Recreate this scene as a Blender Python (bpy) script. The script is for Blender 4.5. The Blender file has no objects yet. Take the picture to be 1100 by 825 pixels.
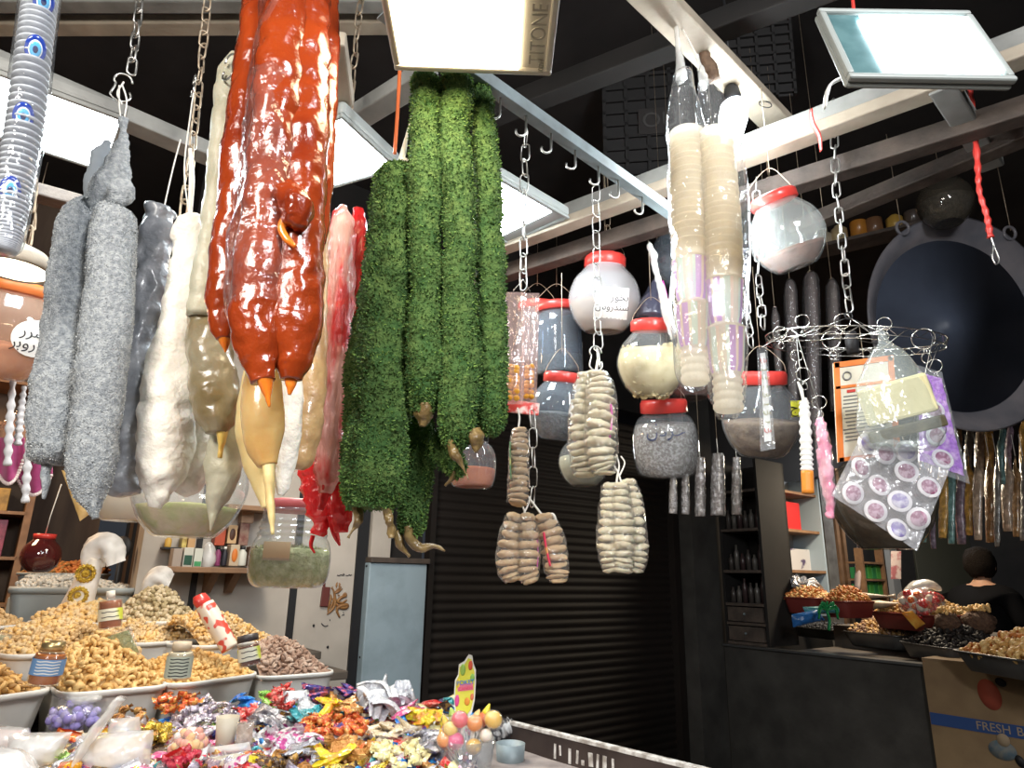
import bpy, math, random
import numpy as np
from mathutils import Vector, Matrix, Quaternion, noise
V = Vector
rng = random.Random(11)
PI = math.pi
scene = bpy.context.scene
COL = scene.collection

# ------------------------------------------------------------------ camera
FPX = 720.0
PITCH = math.radians(16.0)
ROLL = math.radians(1.1)
CAM = V((0, 0, 1.4))
_w = V((0, math.cos(PITCH), math.sin(PITCH)))
_u0 = V((0, -math.sin(PITCH), math.cos(PITCH)))
_r0 = V((1, 0, 0))
_r = _r0 * math.cos(ROLL) + _u0 * math.sin(ROLL)
_u = _u0 * math.cos(ROLL) - _r0 * math.sin(ROLL)
cam_d = bpy.data.cameras.new('camera')
cam = bpy.data.objects.new('camera', cam_d)
COL.objects.link(cam)
M = Matrix((_r, _u, -_w)).transposed().to_4x4()
M.translation = CAM
cam.matrix_world = M
cam_d.sensor_fit = 'HORIZONTAL'
cam_d.sensor_width = 36.0
cam_d.lens = 36.0 * FPX / 1100.0
cam_d.clip_start = 0.02
scene.camera = cam
scene.cycles.transparent_max_bounces = 40
scene.cycles.max_bounces = 10

def ray(px, py):
    return _w + _r * ((px - 550.0) / FPX) + _u * ((412.5 - py) / FPX)
def at(px, py, Y):                      # a point at distance Y into the market
    d = ray(px, py)
    return CAM + d * (Y / d.y)
def atz(px, py, z):                     # a point at height z
    d = ray(px, py)
    return CAM + d * ((z - CAM.z) / d.z)
def mpp(p):                             # metres per pixel at a point
    return (V(p) - CAM).dot(_w) / FPX
# the building's own axes: A along the shutter (right, away), B out towards the lane
A = V((.79, .613, 0)).normalized()
B = V((.613, -.79, 0)).normalized()
Z = V((0, 0, 1))
OO = V((-.43, 3.5, 0))
def F(a, b, z=0.0):
    return OO + A * a + B * b + Z * z
RAB = math.atan2(A.y, A.x)

# ------------------------------------------------------------------ materials
MATS = {}
def _nt(name):
    m = bpy.data.materials.new(name)
    m.use_nodes = True
    nt = m.node_tree
    return m, nt, nt.nodes['Principled BSDF'], nt.nodes['Material Output']
def mat(name, c1, rough=.5, c2=None, scale=8, metal=0, bump=0, bscale=None, coat=0, sss=0, sssr=.01, detail=6,
        lo=.35, hi=.65, stretch=None, trans=0, ior=1.45, emit=0, emitc=None, spec=.5, alpha=1, bdist=.01, sheen=0):
    if name in MATS: return MATS[name]
    m, nt, p, out = _nt(name)
    N, L = nt.nodes, nt.links
    p.inputs['Base Color'].default_value = (*c1, 1)
    p.inputs['Roughness'].default_value = rough
    p.inputs['Metallic'].default_value = metal
    p.inputs['Coat Weight'].default_value = coat
    p.inputs['Coat Roughness'].default_value = .08
    p.inputs['Specular IOR Level'].default_value = spec
    p.inputs['Transmission Weight'].default_value = trans
    p.inputs['IOR'].default_value = ior
    p.inputs['Sheen Weight'].default_value = sheen
    p.inputs['Alpha'].default_value = alpha
    if sss:
        p.inputs['Subsurface Weight'].default_value = sss
        p.inputs['Subsurface Radius'].default_value = (sssr, sssr * .5, sssr * .3)
        p.inputs['Subsurface Scale'].default_value = 1.0
    if emit:
        p.inputs['Emission Color'].default_value = (*(emitc or c1), 1)
        p.inputs['Emission Strength'].default_value = emit
    co = N.new('ShaderNodeTexCoord')
    src = co.outputs['Object']
    if stretch:
        mp = N.new('ShaderNodeMapping'); mp.inputs['Scale'].default_value = stretch
        L.new(src, mp.inputs['Vector']); src = mp.outputs['Vector']
    if c2 is not None:
        nz = N.new('ShaderNodeTexNoise'); nz.inputs['Scale'].default_value = scale; nz.inputs['Detail'].default_value = detail
        L.new(src, nz.inputs['Vector'])
        r = N.new('ShaderNodeValToRGB')
        r.color_ramp.elements[0].position = lo; r.color_ramp.elements[1].position = hi
        r.color_ramp.elements[0].color = (*c1, 1); r.color_ramp.elements[1].color = (*c2, 1)
        L.new(nz.outputs['Fac'], r.inputs['Fac']); L.new(r.outputs['Color'], p.inputs['Base Color'])
    if bump:
        nb = N.new('ShaderNodeTexNoise'); nb.inputs['Scale'].default_value = bscale or scale; nb.inputs['Detail'].default_value = 5
        L.new(src, nb.inputs['Vector'])
        bp = N.new('ShaderNodeBump'); bp.inputs['Strength'].default_value = bump; bp.inputs['Distance'].default_value = bdist
        L.new(nb.outputs['Fac'], bp.inputs['Height']); L.new(bp.outputs['Normal'], p.inputs['Normal'])
    MATS[name] = m
    return m
def clear(name, tint=(.95, .97, .98), haze=.12, hazec=(.85, .88, .9), rough=.08, bump=0, bscale=40, edge=1.4, patches=0):
    """thin clear film or bottle wall: see-through, glossy, a little milky"""
    if name in MATS: return MATS[name]
    m, nt, p, out = _nt(name)
    N, L = nt.nodes, nt.links
    p.inputs['Base Color'].default_value = (*hazec, 1)
    p.inputs['Roughness'].default_value = .6
    tr = N.new('ShaderNodeBsdfTransparent'); tr.inputs['Color'].default_value = (*tint, 1)
    gl = N.new('ShaderNodeBsdfGlossy'); gl.inputs['Roughness'].default_value = rough; gl.inputs['Color'].default_value = (1, 1, 1, 1)
    lw = N.new('ShaderNodeLayerWeight'); pw = N.new('ShaderNodeMath'); pw.operation = 'POWER'; pw.inputs[1].default_value = 3.2
    fr = N.new('ShaderNodeMapRange'); fr.inputs['To Min'].default_value = .035 * (edge / 1.4) ** 3; fr.inputs['To Max'].default_value = .75 * (edge / 1.45)
    L.new(lw.outputs['Facing'], pw.inputs[0]); L.new(pw.outputs[0], fr.inputs['Value'])
    a = N.new('ShaderNodeMixShader'); a.inputs[0].default_value = haze
    L.new(tr.outputs[0], a.inputs[1]); L.new(p.outputs[0], a.inputs[2])
    b = N.new('ShaderNodeMixShader')
    L.new(fr.outputs[0], b.inputs[0]); L.new(a.outputs[0], b.inputs[1]); L.new(gl.outputs[0], b.inputs[2])
    L.new(b.outputs[0], out.inputs['Surface'])
    co = N.new('ShaderNodeTexCoord')
    if bump:
        nb = N.new('ShaderNodeTexNoise'); nb.inputs['Scale'].default_value = bscale; nb.inputs['Detail'].default_value = 3
        L.new(co.outputs['Object'], nb.inputs['Vector'])
        bp = N.new('ShaderNodeBump'); bp.inputs['Strength'].default_value = bump; bp.inputs['Distance'].default_value = .01
        L.new(nb.outputs['Fac'], bp.inputs['Height'])
        for s in (gl, p, lw): L.new(bp.outputs['Normal'], s.inputs['Normal'])
    if patches:
        nz = N.new('ShaderNodeTexNoise'); nz.inputs['Scale'].default_value = bscale * .5
        L.new(co.outputs['Object'], nz.inputs['Vector'])
        mr = N.new('ShaderNodeMapRange'); mr.inputs['From Min'].default_value = .4; mr.inputs['From Max'].default_value = .65
        mr.inputs['To Min'].default_value = haze; mr.inputs['To Max'].default_value = haze + patches
        L.new(nz.outputs['Fac'], mr.inputs['Value']); L.new(mr.outputs[0], a.inputs[0])
    MATS[name] = m
    return m
def glow(name, c, s):
    if name in MATS: return MATS[name]
    m, nt, p, out = _nt(name)
    e = nt.nodes.new('ShaderNodeEmission'); e.inputs[0].default_value = (*c, 1); e.inputs[1].default_value = s
    nt.links.new(e.outputs[0], out.inputs['Surface'])
    MATS[name] = m
    return m

def thin(name, c, c2=None, scale=12, fac=.5, rough=.5, see=0):
    """thin paper or plastic that lets light through"""
    m = mat(name, c, rough, c2, scale); nt = m.node_tree; N, L = nt.nodes, nt.links
    p = N['Principled BSDF']; tl = N.new('ShaderNodeBsdfTranslucent'); mx = N.new('ShaderNodeMixShader'); mx.inputs[0].default_value = fac
    if p.inputs['Base Color'].links: L.new(p.inputs['Base Color'].links[0].from_socket, tl.inputs['Color'])
    else: tl.inputs['Color'].default_value = (*c, 1)
    L.new(p.outputs[0], mx.inputs[1]); L.new(tl.outputs[0], mx.inputs[2]); L.new(mx.outputs[0], N['Material Output'].inputs['Surface'])
    if see:
        tr = N.new('ShaderNodeBsdfTransparent'); m2 = N.new('ShaderNodeMixShader'); m2.inputs[0].default_value = see
        L.new(mx.outputs[0], m2.inputs[1]); L.new(tr.outputs[0], m2.inputs[2]); L.new(m2.outputs[0], N['Material Output'].inputs['Surface'])
    return m

# ------------------------------------------------------------------ mesh builder
class MB:
    def __init__(s): s.v = []; s.f = []; s.m = []; s.sm = []
    def add(s, vs, fs, mi=0, smooth=True):
        o = len(s.v); s.v.extend(tuple(x) for x in vs)
        for f in fs:
            s.f.append(tuple(i + o for i in f)); s.m.append(mi); s.sm.append(smooth)
        return s
    def tube(s, pts, rad, seg=10, caps=True, mi=0, flat=1.0, nz=0, nsc=30, seed=0, smooth=True, up=None):
        pts = [V(p) for p in pts]; n = len(pts)
        if not hasattr(rad, '__len__'): rad = [rad] * n
        vs = []; T0 = (pts[1] - pts[0]).normalized()
        a = up if up else (V((0, 0, 1)) if abs(T0.z) < .9 else V((1, 0, 0)))
        X = (a - T0 * a.dot(T0)).normalized(); so = V((seed * 3.1, seed * 1.7, seed * .9))
        for i in range(n):
            T = ((pts[min(i + 1, n - 1)] - pts[max(i - 1, 0)])).normalized()
            X = (X - T * X.dot(T)).normalized(); Y = T.cross(X)
            for k in range(seg):
                t = 2 * PI * k / seg
                d = X * math.cos(t) * flat + Y * math.sin(t)
                p = pts[i] + d * rad[i]
                if nz: p += d * nz * noise.fractal((p + so) * nsc, 1.0, 2.0, 3) 
                vs.append(p)
        fs = [(i * seg + k, i * seg + (k + 1) % seg, (i + 1) * seg + (k + 1) % seg, (i + 1) * seg + k) for i in range(n - 1) for k in range(seg)]
        if caps:
            fs.append(tuple(range(seg - 1, -1, -1))); fs.append(tuple((n - 1) * seg + k for k in range(seg)))
        return s.add(vs, fs, mi, smooth)
    def lathe(s, prof, c=(0, 0, 0), seg=32, mi=0, R=None, caps=True, smooth=True, sy=1.0):
        c = V(c); vs = []; n = len(prof)
        for r, z in prof:
            for k in range(seg):
                t = 2 * PI * k / seg; p = V((r * math.cos(t), r * math.sin(t) * sy, z))
                vs.append(c + (R @ p if R else p))
        fs = [(i * seg + k, i * seg + (k + 1) % seg, (i + 1) * seg + (k + 1) % seg, (i + 1) * seg + k) for i in range(n - 1) for k in range(seg)]
        if caps:
            if prof[0][0] > 1e-4: fs.append(tuple(range(seg - 1, -1, -1)))
            if prof[-1][0] > 1e-4: fs.append(tuple((n - 1) * seg + k for k in range(seg)))
        return s.add(vs, fs, mi, smooth)
    def box(s, c, size, R=None, mi=0, taper=1.0):
        c = V(c); x, y, z = [q / 2 for q in size]; vs = []
        for sz in (-1, 1):
            k = taper if sz < 0 else 1
            for sx, sy in ((-1, -1), (1, -1), (1, 1), (-1, 1)):
                p = V((sx * x * k, sy * y * k, sz * z)); vs.append(c + (R @ p if R else p))
        return s.add(vs, [(3, 2, 1, 0), (4, 5, 6, 7), (0, 1, 5, 4), (1, 2, 6, 5), (2, 3, 7, 6), (3, 0, 4, 7)], mi, False)
    def hexa(s, bot, top, mi=0):
        vs = list(bot) + list(top)
        return s.add(vs, [(3, 2, 1, 0), (4, 5, 6, 7), (0, 1, 5, 4), (1, 2, 6, 5), (2, 3, 7, 6), (3, 0, 4, 7)], mi, False)
    def ball(s, c, r, seg=16, rings=10, R=None, mi=0, nz=0, nsc=20, seed=0, smooth=True):
        c = V(c)
        if not hasattr(r, '__len__'): r = (r, r, r)
        vs = []; so = V((seed * 2.3, seed, seed * 4.1))
        for i in range(rings + 1):
            ph = PI * i / rings
            for k in range(seg):
                t = 2 * PI * k / seg
                p = V((math.sin(ph) * math.cos(t) * r[0], math.sin(ph) * math.sin(t) * r[1], math.cos(ph) * r[2]))
                if nz: p *= 1 + nz * noise.fractal((p * nsc + so), 1, 2, 3)
                vs.append(c + (R @ p if R else p))
        fs = [(i * seg + k, (i + 1) * seg + k, (i + 1) * seg + (k + 1) % seg, i * seg + (k + 1) % seg) for i in range(rings) for k in range(seg)]
        return s.add(vs, fs, mi, smooth)
    def torus(s, c, R1, r, R=None, seg=24, rs=6, mi=0, sx=1.0, arc=1.0):
        c = V(c); pts = []
        n = seg if arc >= 1 else seg + 1
        vs = []
        for i in range(n):
            t = 2 * PI * arc * i / seg
            cx = V((math.cos(t) * R1 * sx, math.sin(t) * R1, 0)); d = V((math.cos(t), math.sin(t), 0))
            for k in range(rs):
                q = 2 * PI * k / rs
                p = cx + d * (r * math.cos(q)) + V((0, 0, r * math.sin(q)))
                vs.append(c + (R @ p if R else p))
        fs = []
        for i in range(n if arc >= 1 else n - 1):
            j = (i + 1) % n
            for k in range(rs): fs.append((i * rs + k, j * rs + k, j * rs + (k + 1) % rs, i * rs + (k + 1) % rs))
        return s.add(vs, fs, mi)
    def grid(s, fn, nu, nv, mi=0, smooth=True, closed=False):
        vs = [fn(i / (nu - 1), j / (nv - 1)) for j in range(nv) for i in range(nu)]
        fs = [(j * nu + i, j * nu + i + 1, (j + 1) * nu + i + 1, (j + 1) * nu + i) for j in range(nv - 1) for i in range(nu - 1)]
        return s.add(vs, fs, mi, smooth)
    def quad(s, p, mi=0): return s.add(p, [(0, 1, 2, 3)], mi, False)
    def mesh(s, name, mats, org=None):
        me = bpy.data.meshes.new(name)
        vs = s.v if org is None else [(x - org[0], y - org[1], z - org[2]) for x, y, z in s.v]
        me.from_pydata(vs, [], s.f)
        for m in (mats if isinstance(mats, (list, tuple)) else [mats]): me.materials.append(m)
        me.polygons.foreach_set('material_index', s.m); me.polygons.foreach_set('use_smooth', s.sm)
        me.update()
        return me
    def build(s, name, mats, parent=None, bev=0, solid=0, label=None, org=None, bseg=2):
        """link the mesh; world coordinates, its origin at org or at its own centre"""
        if org is None:
            a = np.array(s.v); org = (a.min(0) + a.max(0)) / 2
        me = s.mesh(name, mats, org)
        o = bpy.data.objects.new(name, me); COL.objects.link(o)
        if parent is not None:
            o.parent = parent; W = wmat(parent); o.matrix_basis = W.inverted() @ Matrix.Translation(V(org))
        else: o.location = org
        if solid:
            q = o.modifiers.new('thickness', 'SOLIDIFY'); q.thickness = solid; q.offset = 0
        if bev:
            q = o.modifiers.new('bevel', 'BEVEL'); q.width = bev; q.segments = bseg; q.limit_method = 'ANGLE'; q.angle_limit = .6
        if label: o['label'] = label
        return o
def wmat(o):
    m = o.matrix_basis.copy()
    while o.parent is not None:
        o = o.parent; m = o.matrix_basis @ m
    return m
NLAB = {}
def tag(o, label, cat, group=None, kind=None):
    o['label'] = label; o['category'] = cat
    if group: o['group'] = group
    if kind: o['kind'] = kind
    return o
def thing(name, loc, label, cat, group=None):
    o = bpy.data.objects.new(name, None); COL.objects.link(o); o.location = V(loc); o.empty_display_size = .03
    return tag(o, label, cat, group)
def struct(o, label=None):
    o['kind'] = 'structure'
    if label: o['label'] = label
    return o
def copy_tree(o, parent=None):
    c = o.copy(); COL.objects.link(c)
    if parent is not None:
        c.parent = parent; c.matrix_basis = o.matrix_basis.copy()
    for ch in o.children: copy_tree(ch, c)
    return c
def spline(pts, n):
    """Catmull-Rom through tuples of any length"""
    P = [np.array(p, float) for p in pts]; P = [2 * P[0] - P[1]] + P + [2 * P[-1] - P[-2]]
    out = []; m = len(P) - 3
    for i in range(n):
        t = i / (n - 1) * m; k = min(int(t), m - 1); t -= k
        a, b, c, d = P[k:k + 4]
        out.append(.5 * (2 * b + (c - a) * t + (2 * a - 5 * b + 4 * c - d) * t * t + (3 * b - a - 3 * c + d) * t ** 3))
    return out
def pxpath(pts, Y, n):
    """smooth path from (px, py, radius_px[, dY]) at distance Y -> points, radii"""
    q = []
    for p in pts:
        w = at(p[0], p[1], Y + (p[3] if len(p) > 3 else 0)); q.append((w.x, w.y, w.z, p[2] * mpp(w)))
    s = spline(q, n)
    return [V(x[:3]) for x in s], [max(float(x[3]), 4e-4) for x in s]
def rot(ax, t): return Matrix.Rotation(t, 3, ax)
def facing(n, up=Z):
    """3x3 with columns: right, up-ish, outward normal n"""
    n = V(n).normalized(); x = up.cross(n)
    if x.length < 1e-4: x = V((1, 0, 0))
    x.normalize(); y = n.cross(x)
    return Matrix((x, y, n)).transposed()
def randrot(): return Quaternion((rng.gauss(0, 1), rng.gauss(0, 1), rng.gauss(0, 1), rng.gauss(0, 1))).normalized().to_matrix()
def text_mb(txt, size, org, R, align='CENTER', ext=.0006, mb=None, mi=0):
    cu = bpy.data.curves.new('t', 'FONT'); cu.body = txt; cu.size = size; cu.align_x = align; cu.align_y = 'CENTER'; cu.extrude = ext
    cu.resolution_u = 3
    o = bpy.data.objects.new('t', cu); COL.objects.link(o)
    dg = bpy.context.evaluated_depsgraph_get(); dg.update()
    me = bpy.data.meshes.new_from_object(o.evaluated_get(dg))
    mb = mb or MB()
    mb.add([V(org) + R @ v.co for v in me.vertices], [tuple(p.vertices) for p in me.polygons], mi, False)
    bpy.data.objects.remove(o); bpy.data.curves.remove(cu); bpy.data.meshes.remove(me)
    return mb
def strokes(paths, org, R, w, mb=None, mi=0, proj=None, flat=.35):
    """handwriting: thin inked ribbons; path points are (x, y) in metres in the plane of R"""
    mb = mb or MB()
    for P in paths:
        if len(P) == 1: P = [P[0], (P[0][0] + w * .6, P[0][1] - w * .5)]
        q = spline([(x, y) for x, y in P], max(4, len(P) * 4)) if len(P) > 2 else [np.array(P[0]), np.array(P[1])]
        pts = [V(org) + R @ V((x[0], x[1], 0)) for x in q]
        if proj: pts = [proj(p) for p in pts]
        mb.tube(pts, w, 6, True, mi)
    return mb

# shared materials
m_steel = mat('galvanised_steel', (.55, .55, .53), .35, (.4, .38, .35), 60, metal=1)
m_rust = mat('rusty_steel', (.35, .26, .18), .55, (.5, .42, .32), 60, metal=.8)
m_string = mat('white_string', (.75, .72, .66), .8)
m_red = mat('red_plastic', (.62, .05, .04), .35, coat=.3)
m_dark = mat('near_black', (.012, .012, .014), .6)
m_ink = mat('black_ink', (.02, .02, .03), .6)
m_blueink = mat('blue_black_ink', (.03, .04, .12), .6)
m_paper = mat('white_paper', (.82, .82, .79), .7)
m_jar = clear('clear_jar_wall', (.93, .95, .96), .10, (.8, .84, .88), .07, bump=.15, bscale=12)
m_film = clear('clear_film', (.96, .97, .98), .10, (.9, .92, .94), .1, bump=.8, bscale=25, edge=1.5)
m_milky = clear('milky_film', (.95, .95, .94), .45, (.88, .88, .86), .15, bump=.8, bscale=25, edge=1.5)
m_white_pl = mat('white_plastic', (.78, .78, .75), .35)
# ------------------------------------------------------------------ the setting
def onplane(px, py, p0, n):
    d = ray(px, py); return CAM + d * ((V(p0) - CAM).dot(n) / d.dot(n))
def wallpt(px, py, b=0.0): return onplane(px, py, F(0, b), B)
def ab(p): q = V(p) - OO; return q.dot(A), q.dot(B), p[2]
RM = Matrix((A, -B, Z)).transposed()                   # columns a, -b (into the wall), z
def fbox(mb, a0, a1, b0, b1, z0, z1, mi=0):            # box in the building's axes
    return mb.box(F((a0 + a1) / 2, (b0 + b1) / 2, (z0 + z1) / 2), (abs(a1 - a0), abs(b1 - b0), abs(z1 - z0)), RM, mi)

m_floor = mat('worn_stone_floor', (.09, .085, .08), .75, (.05, .048, .045), 3, bump=.3, bscale=20)
m_ceil = mat('dark_sheet_ceiling', (.010, .008, .008), .9, (.018, .015, .014), 4)
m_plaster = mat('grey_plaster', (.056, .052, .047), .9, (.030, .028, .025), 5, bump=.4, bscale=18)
m_panel = mat('grubby_white_panel', (.50, .45, .395), .55, (.35, .31, .27), 4, lo=.3, hi=.75)
m_brownwall = mat('brown_board_wall', (.13, .085, .055), .7, (.08, .05, .035), 5, stretch=(3, 3, .4))
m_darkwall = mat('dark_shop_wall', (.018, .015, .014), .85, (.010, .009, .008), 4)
m_shutter = mat('brown_shutter_paint', (.014, .0095, .0075), .6, (.009, .0065, .0055), 5, lo=.3, hi=.7)
m_bluepaint = mat('chipped_pale_blue_paint', (.33, .42, .48), .5, (.22, .29, .33), 7, lo=.45, hi=.8)
m_cream = mat('cream_painted_wood', (.42, .36, .28), .6, (.26, .22, .17), 9, lo=.35, hi=.75, bump=.2, bscale=60)
m_greywood = mat('grey_painted_wood', (.30, .30, .28), .6, (.18, .18, .17), 9)
m_oldwood = mat('old_brown_wood', (.10, .075, .06), .7, (.055, .042, .035), 14, bump=.3, bscale=60, stretch=(1, 1, 1))
m_rail = mat('grey_blue_steel_angle', (.26, .32, .34), .5, (.19, .22, .23), 20, metal=.3)
m_wood = mat('shelf_wood', (.30, .17, .09), .6, (.2, .11, .06), 12)

mb = MB(); mb.box((0.3, 2.5, -.05), (16, 14, .1)); struct(mb.build('floor', m_floor))
mb = MB(); mb.box((0.3, 2.5, 3.45), (16, 14, .1)); struct(mb.build('ceiling', m_ceil))
A_EDGE = -1.28
# back wall: white panels on the left, the shutter opening, dark masonry above
mb = MB()
fbox(mb, A_EDGE, -.33, -.12, 0, 0, 2.5)
struct(mb.build('wall_back', m_panel), 'grubby white panelled wall behind the nut trays')
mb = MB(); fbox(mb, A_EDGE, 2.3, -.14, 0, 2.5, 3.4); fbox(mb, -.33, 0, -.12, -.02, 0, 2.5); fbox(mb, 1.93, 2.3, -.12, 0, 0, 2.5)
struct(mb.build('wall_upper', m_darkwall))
for k, (px, w, nm) in enumerate(((203, .022, 1), (312, .03, 2), (383, .055, 3))):
    p = ab(wallpt(px, 660)); mb = MB(); fbox(mb, p[0] - w / 2, p[0] + w / 2, 0, .012, .0, 2.4)
    struct(mb.build('trim_%d' % nm, m_dark), 'dark gap strip between white wall panels')
p = ab(wallpt(401, 650)); mb = MB(); fbox(mb, p[0] - .05, p[0] + .055, 0, .03, 0, 2.4)
struct(mb.build('trim_4', m_panel), 'pale post between black gap and blue cabinet')
# recess of the neighbouring stall far left
mb = MB(); fbox(mb, -6, A_EDGE, -1.42, -1.3, 0, 3.4); struct(mb.build('wall_left', m_brownwall), 'brown boarded back wall of the left stall')
mb = MB(); fbox(mb, A_EDGE + .14, A_EDGE + .18, -1.3, -.12, 0, 3.4); struct(mb.build('wall_side', m_brownwall), 'brown boarded side wall left of the shelf')
mb = MB()
for k in range(6): fbox(mb, A_EDGE + .125, A_EDGE + .14, -1.25 + k * .21, -1.235 + k * .21, 0, 2.6)
struct(mb.build('trim_5', m_dark))
# right stall: low plaster wall, inside walls
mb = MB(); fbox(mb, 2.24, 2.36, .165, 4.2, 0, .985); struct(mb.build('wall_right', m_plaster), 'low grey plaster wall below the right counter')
mb = MB(); fbox(mb, 2.22, 2.31, .165, 4.2, .985, .998); struct(mb.build('trim_6', mat('ledge_metal', (.16, .16, .16), .3, metal=.7)), 'thin metal ledge on top of the plaster wall')
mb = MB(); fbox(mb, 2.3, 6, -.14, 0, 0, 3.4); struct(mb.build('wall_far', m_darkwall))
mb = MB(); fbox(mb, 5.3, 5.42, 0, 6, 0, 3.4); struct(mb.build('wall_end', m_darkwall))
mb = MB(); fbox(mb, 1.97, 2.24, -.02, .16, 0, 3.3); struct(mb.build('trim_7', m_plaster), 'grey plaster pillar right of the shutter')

# roller shutter ---------------------------------------------------
t = thing('roller_shutter', F(.96, 0, 0), 'closed dark brown roller shutter of horizontal slats', 'shutter')
mb = MB()
n = 52; prof = []
for i in range(n):
    z0 = .02 + i * .046
    for q in range(6):
        u = q / 6; prof.append((.008 * math.sin(PI * min(u / .85, 1)), z0 + .046 * u))
vs = []
for b, z in prof:
    vs += [F(.02, b + .005, z), F(1.95, b + .005, z)]
mb.add(vs, [(2 * i, 2 * i + 1, 2 * i + 3, 2 * i + 2) for i in range(len(prof) - 1)])
mb.build('slat_curtain', m_shutter, t)
mb = MB(); fbox(mb, .003, .035, .0, .05, 0, 2.45); mb.build('guide_rail', m_shutter, t)
mb = MB(); fbox(mb, 1.90, 1.96, .0, .06, 0, 2.45); mb.build('guide_rail', m_shutter, t)
mb = MB(); fbox(mb, 0, 1.96, .0, .05, .0, .05); mb.build('bottom_bar', m_rail, t)

# blue cabinet
t = thing('metal_cabinet', F(-.17, .03, 0), 'narrow pale blue chipped metal cabinet left of the shutter', 'cabinet')
mb = MB(); fbox(mb, -.325, -.012, .0, .06, 0, 1.45); mb.build('body', m_bluepaint, t, bev=.006)
mb = MB(); fbox(mb, -.325, -.004, .0, .075, 1.45, 1.475); mb.build('top', m_oldwood, t, bev=.003)

# ------------------------------------------------------------------ ceiling woodwork
def beam(name, p, q, w, h, m, label=None, up=Z, bev=.004):
    p, q = V(p), V(q); d = q - p; x = d.normalized(); s = x.cross(up).normalized(); u = s.cross(x)
    mb = MB(); mb.box((p + q) / 2, (d.length, w, h), Matrix((x, s, u)).transposed())
    return struct(mb.build(name, m, bev=bev), label)
def ext(p, q, k0, k1):
    d = q - p; return p - d * k0, q + d * k1
beam('trim_8', *ext(atz(535, 268, 2.42), atz(1000, 97, 2.42), .1, .35), .05, .03, m_cream, 'long cream plank edge of the canopy running to the right')
beam('trim_9', *ext(atz(540, 256, 2.50), atz(1000, 84, 2.50), .1, .35), .05, .05, m_greywood)
beam('trim_10', *ext(atz(535, 296, 2.40), atz(1000, 150, 2.40), .1, .3), .05, .05, m_oldwood, 'dark old plank below the cream one')
beam('trim_11', *ext(atz(700, -4, 2.6), atz(835, 132, 2.6), .4, .02), .075, .03, m_cream, 'cream board crossing behind the cup bags')
beam('trim_12', atz(425, 26, 2.75), atz(-60, 28, 2.75), .045, .03, m_cream, 'thin pale batten across the top left')
beam('trim_13', atz(425, 3, 2.75), atz(-60, 3, 2.75), .04, .03, m_greywood)
beam('trim_14', *ext(atz(0, 70, 2.45), atz(240, 172, 2.45), .2, .05), .06, .04, m_greywood, 'grey beam behind the left flood lamp')
beam('trim_15', *ext(atz(0, 196, 2.2), atz(80, 218, 2.2), .2, .1), .05, .03, m_oldwood)
beam('trim_16', *ext(atz(345, 150, 2.5), atz(450, 85, 2.5), .1, .1), .055, .04, m_greywood, 'grey strut rising to the warm lamp')
beam('trim_17', *ext(atz(560, 110, 2.75), atz(1000, -60, 2.75), .4, .2), .06, .06, m_darkwall)
beam('trim_18', atz(1010, 88, 2.42), atz(1065, 175, 2.42), .05, .04, m_greywood, 'grey plank end behind the red cord')
beam('trim_19', *ext(atz(870, 240, 2.40), atz(1100, 145, 2.40), .1, .4), .05, .04, m_oldwood)
beam('trim_20', atz(362, 40, 2.3), atz(372, 108, 2.3), .03, .03, m_cream)

# the steel hook rail, with its hooks
RAIL_Z = 2.2
ra, rb = atz(505, 82, RAIL_Z), atz(714, 228, RAIL_Z)
t = thing('hook_rail', (ra + rb) / 2, 'grey steel angle rail with hooks running back from the warm lamp', 'rail')
x = (rb - ra).normalized(); s = x.cross(Z).normalized(); Rr = Matrix((x, s, Z)).transposed()
mb = MB(); e0, e1 = ext(ra, rb, .3, .08)
mb.box((e0 + e1) / 2, ((e1 - e0).length, .022, .003), Rr); mb.box((e0 + e1) / 2 + s * .010 + Z * .011, ((e1 - e0).length, .003, .024), Rr)
mb.build('rail', m_rail, t)
def hook_mb(top, drop, r, x, wr=.0022):
    mb = MB(); P = [top, top - Z * drop]
    for k in range(1, 9):
        a = PI * k / 7
        P.append(top - Z * drop + x * (-r + r * math.cos(a)) - Z * (r * math.sin(a)))
    mb.tube(P, wr, 7); return mb
for px, py in ((537, 122), (565, 132), (592, 152), (618, 172), (643, 188), (664, 196), (690, 217)):
    top = onplane(px, py, ra, s); top = ra + x * (top - ra).dot(x)
    hook_mb(top, .035, .009, V((1, .1, 0))).build('hook', m_steel, t)

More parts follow.
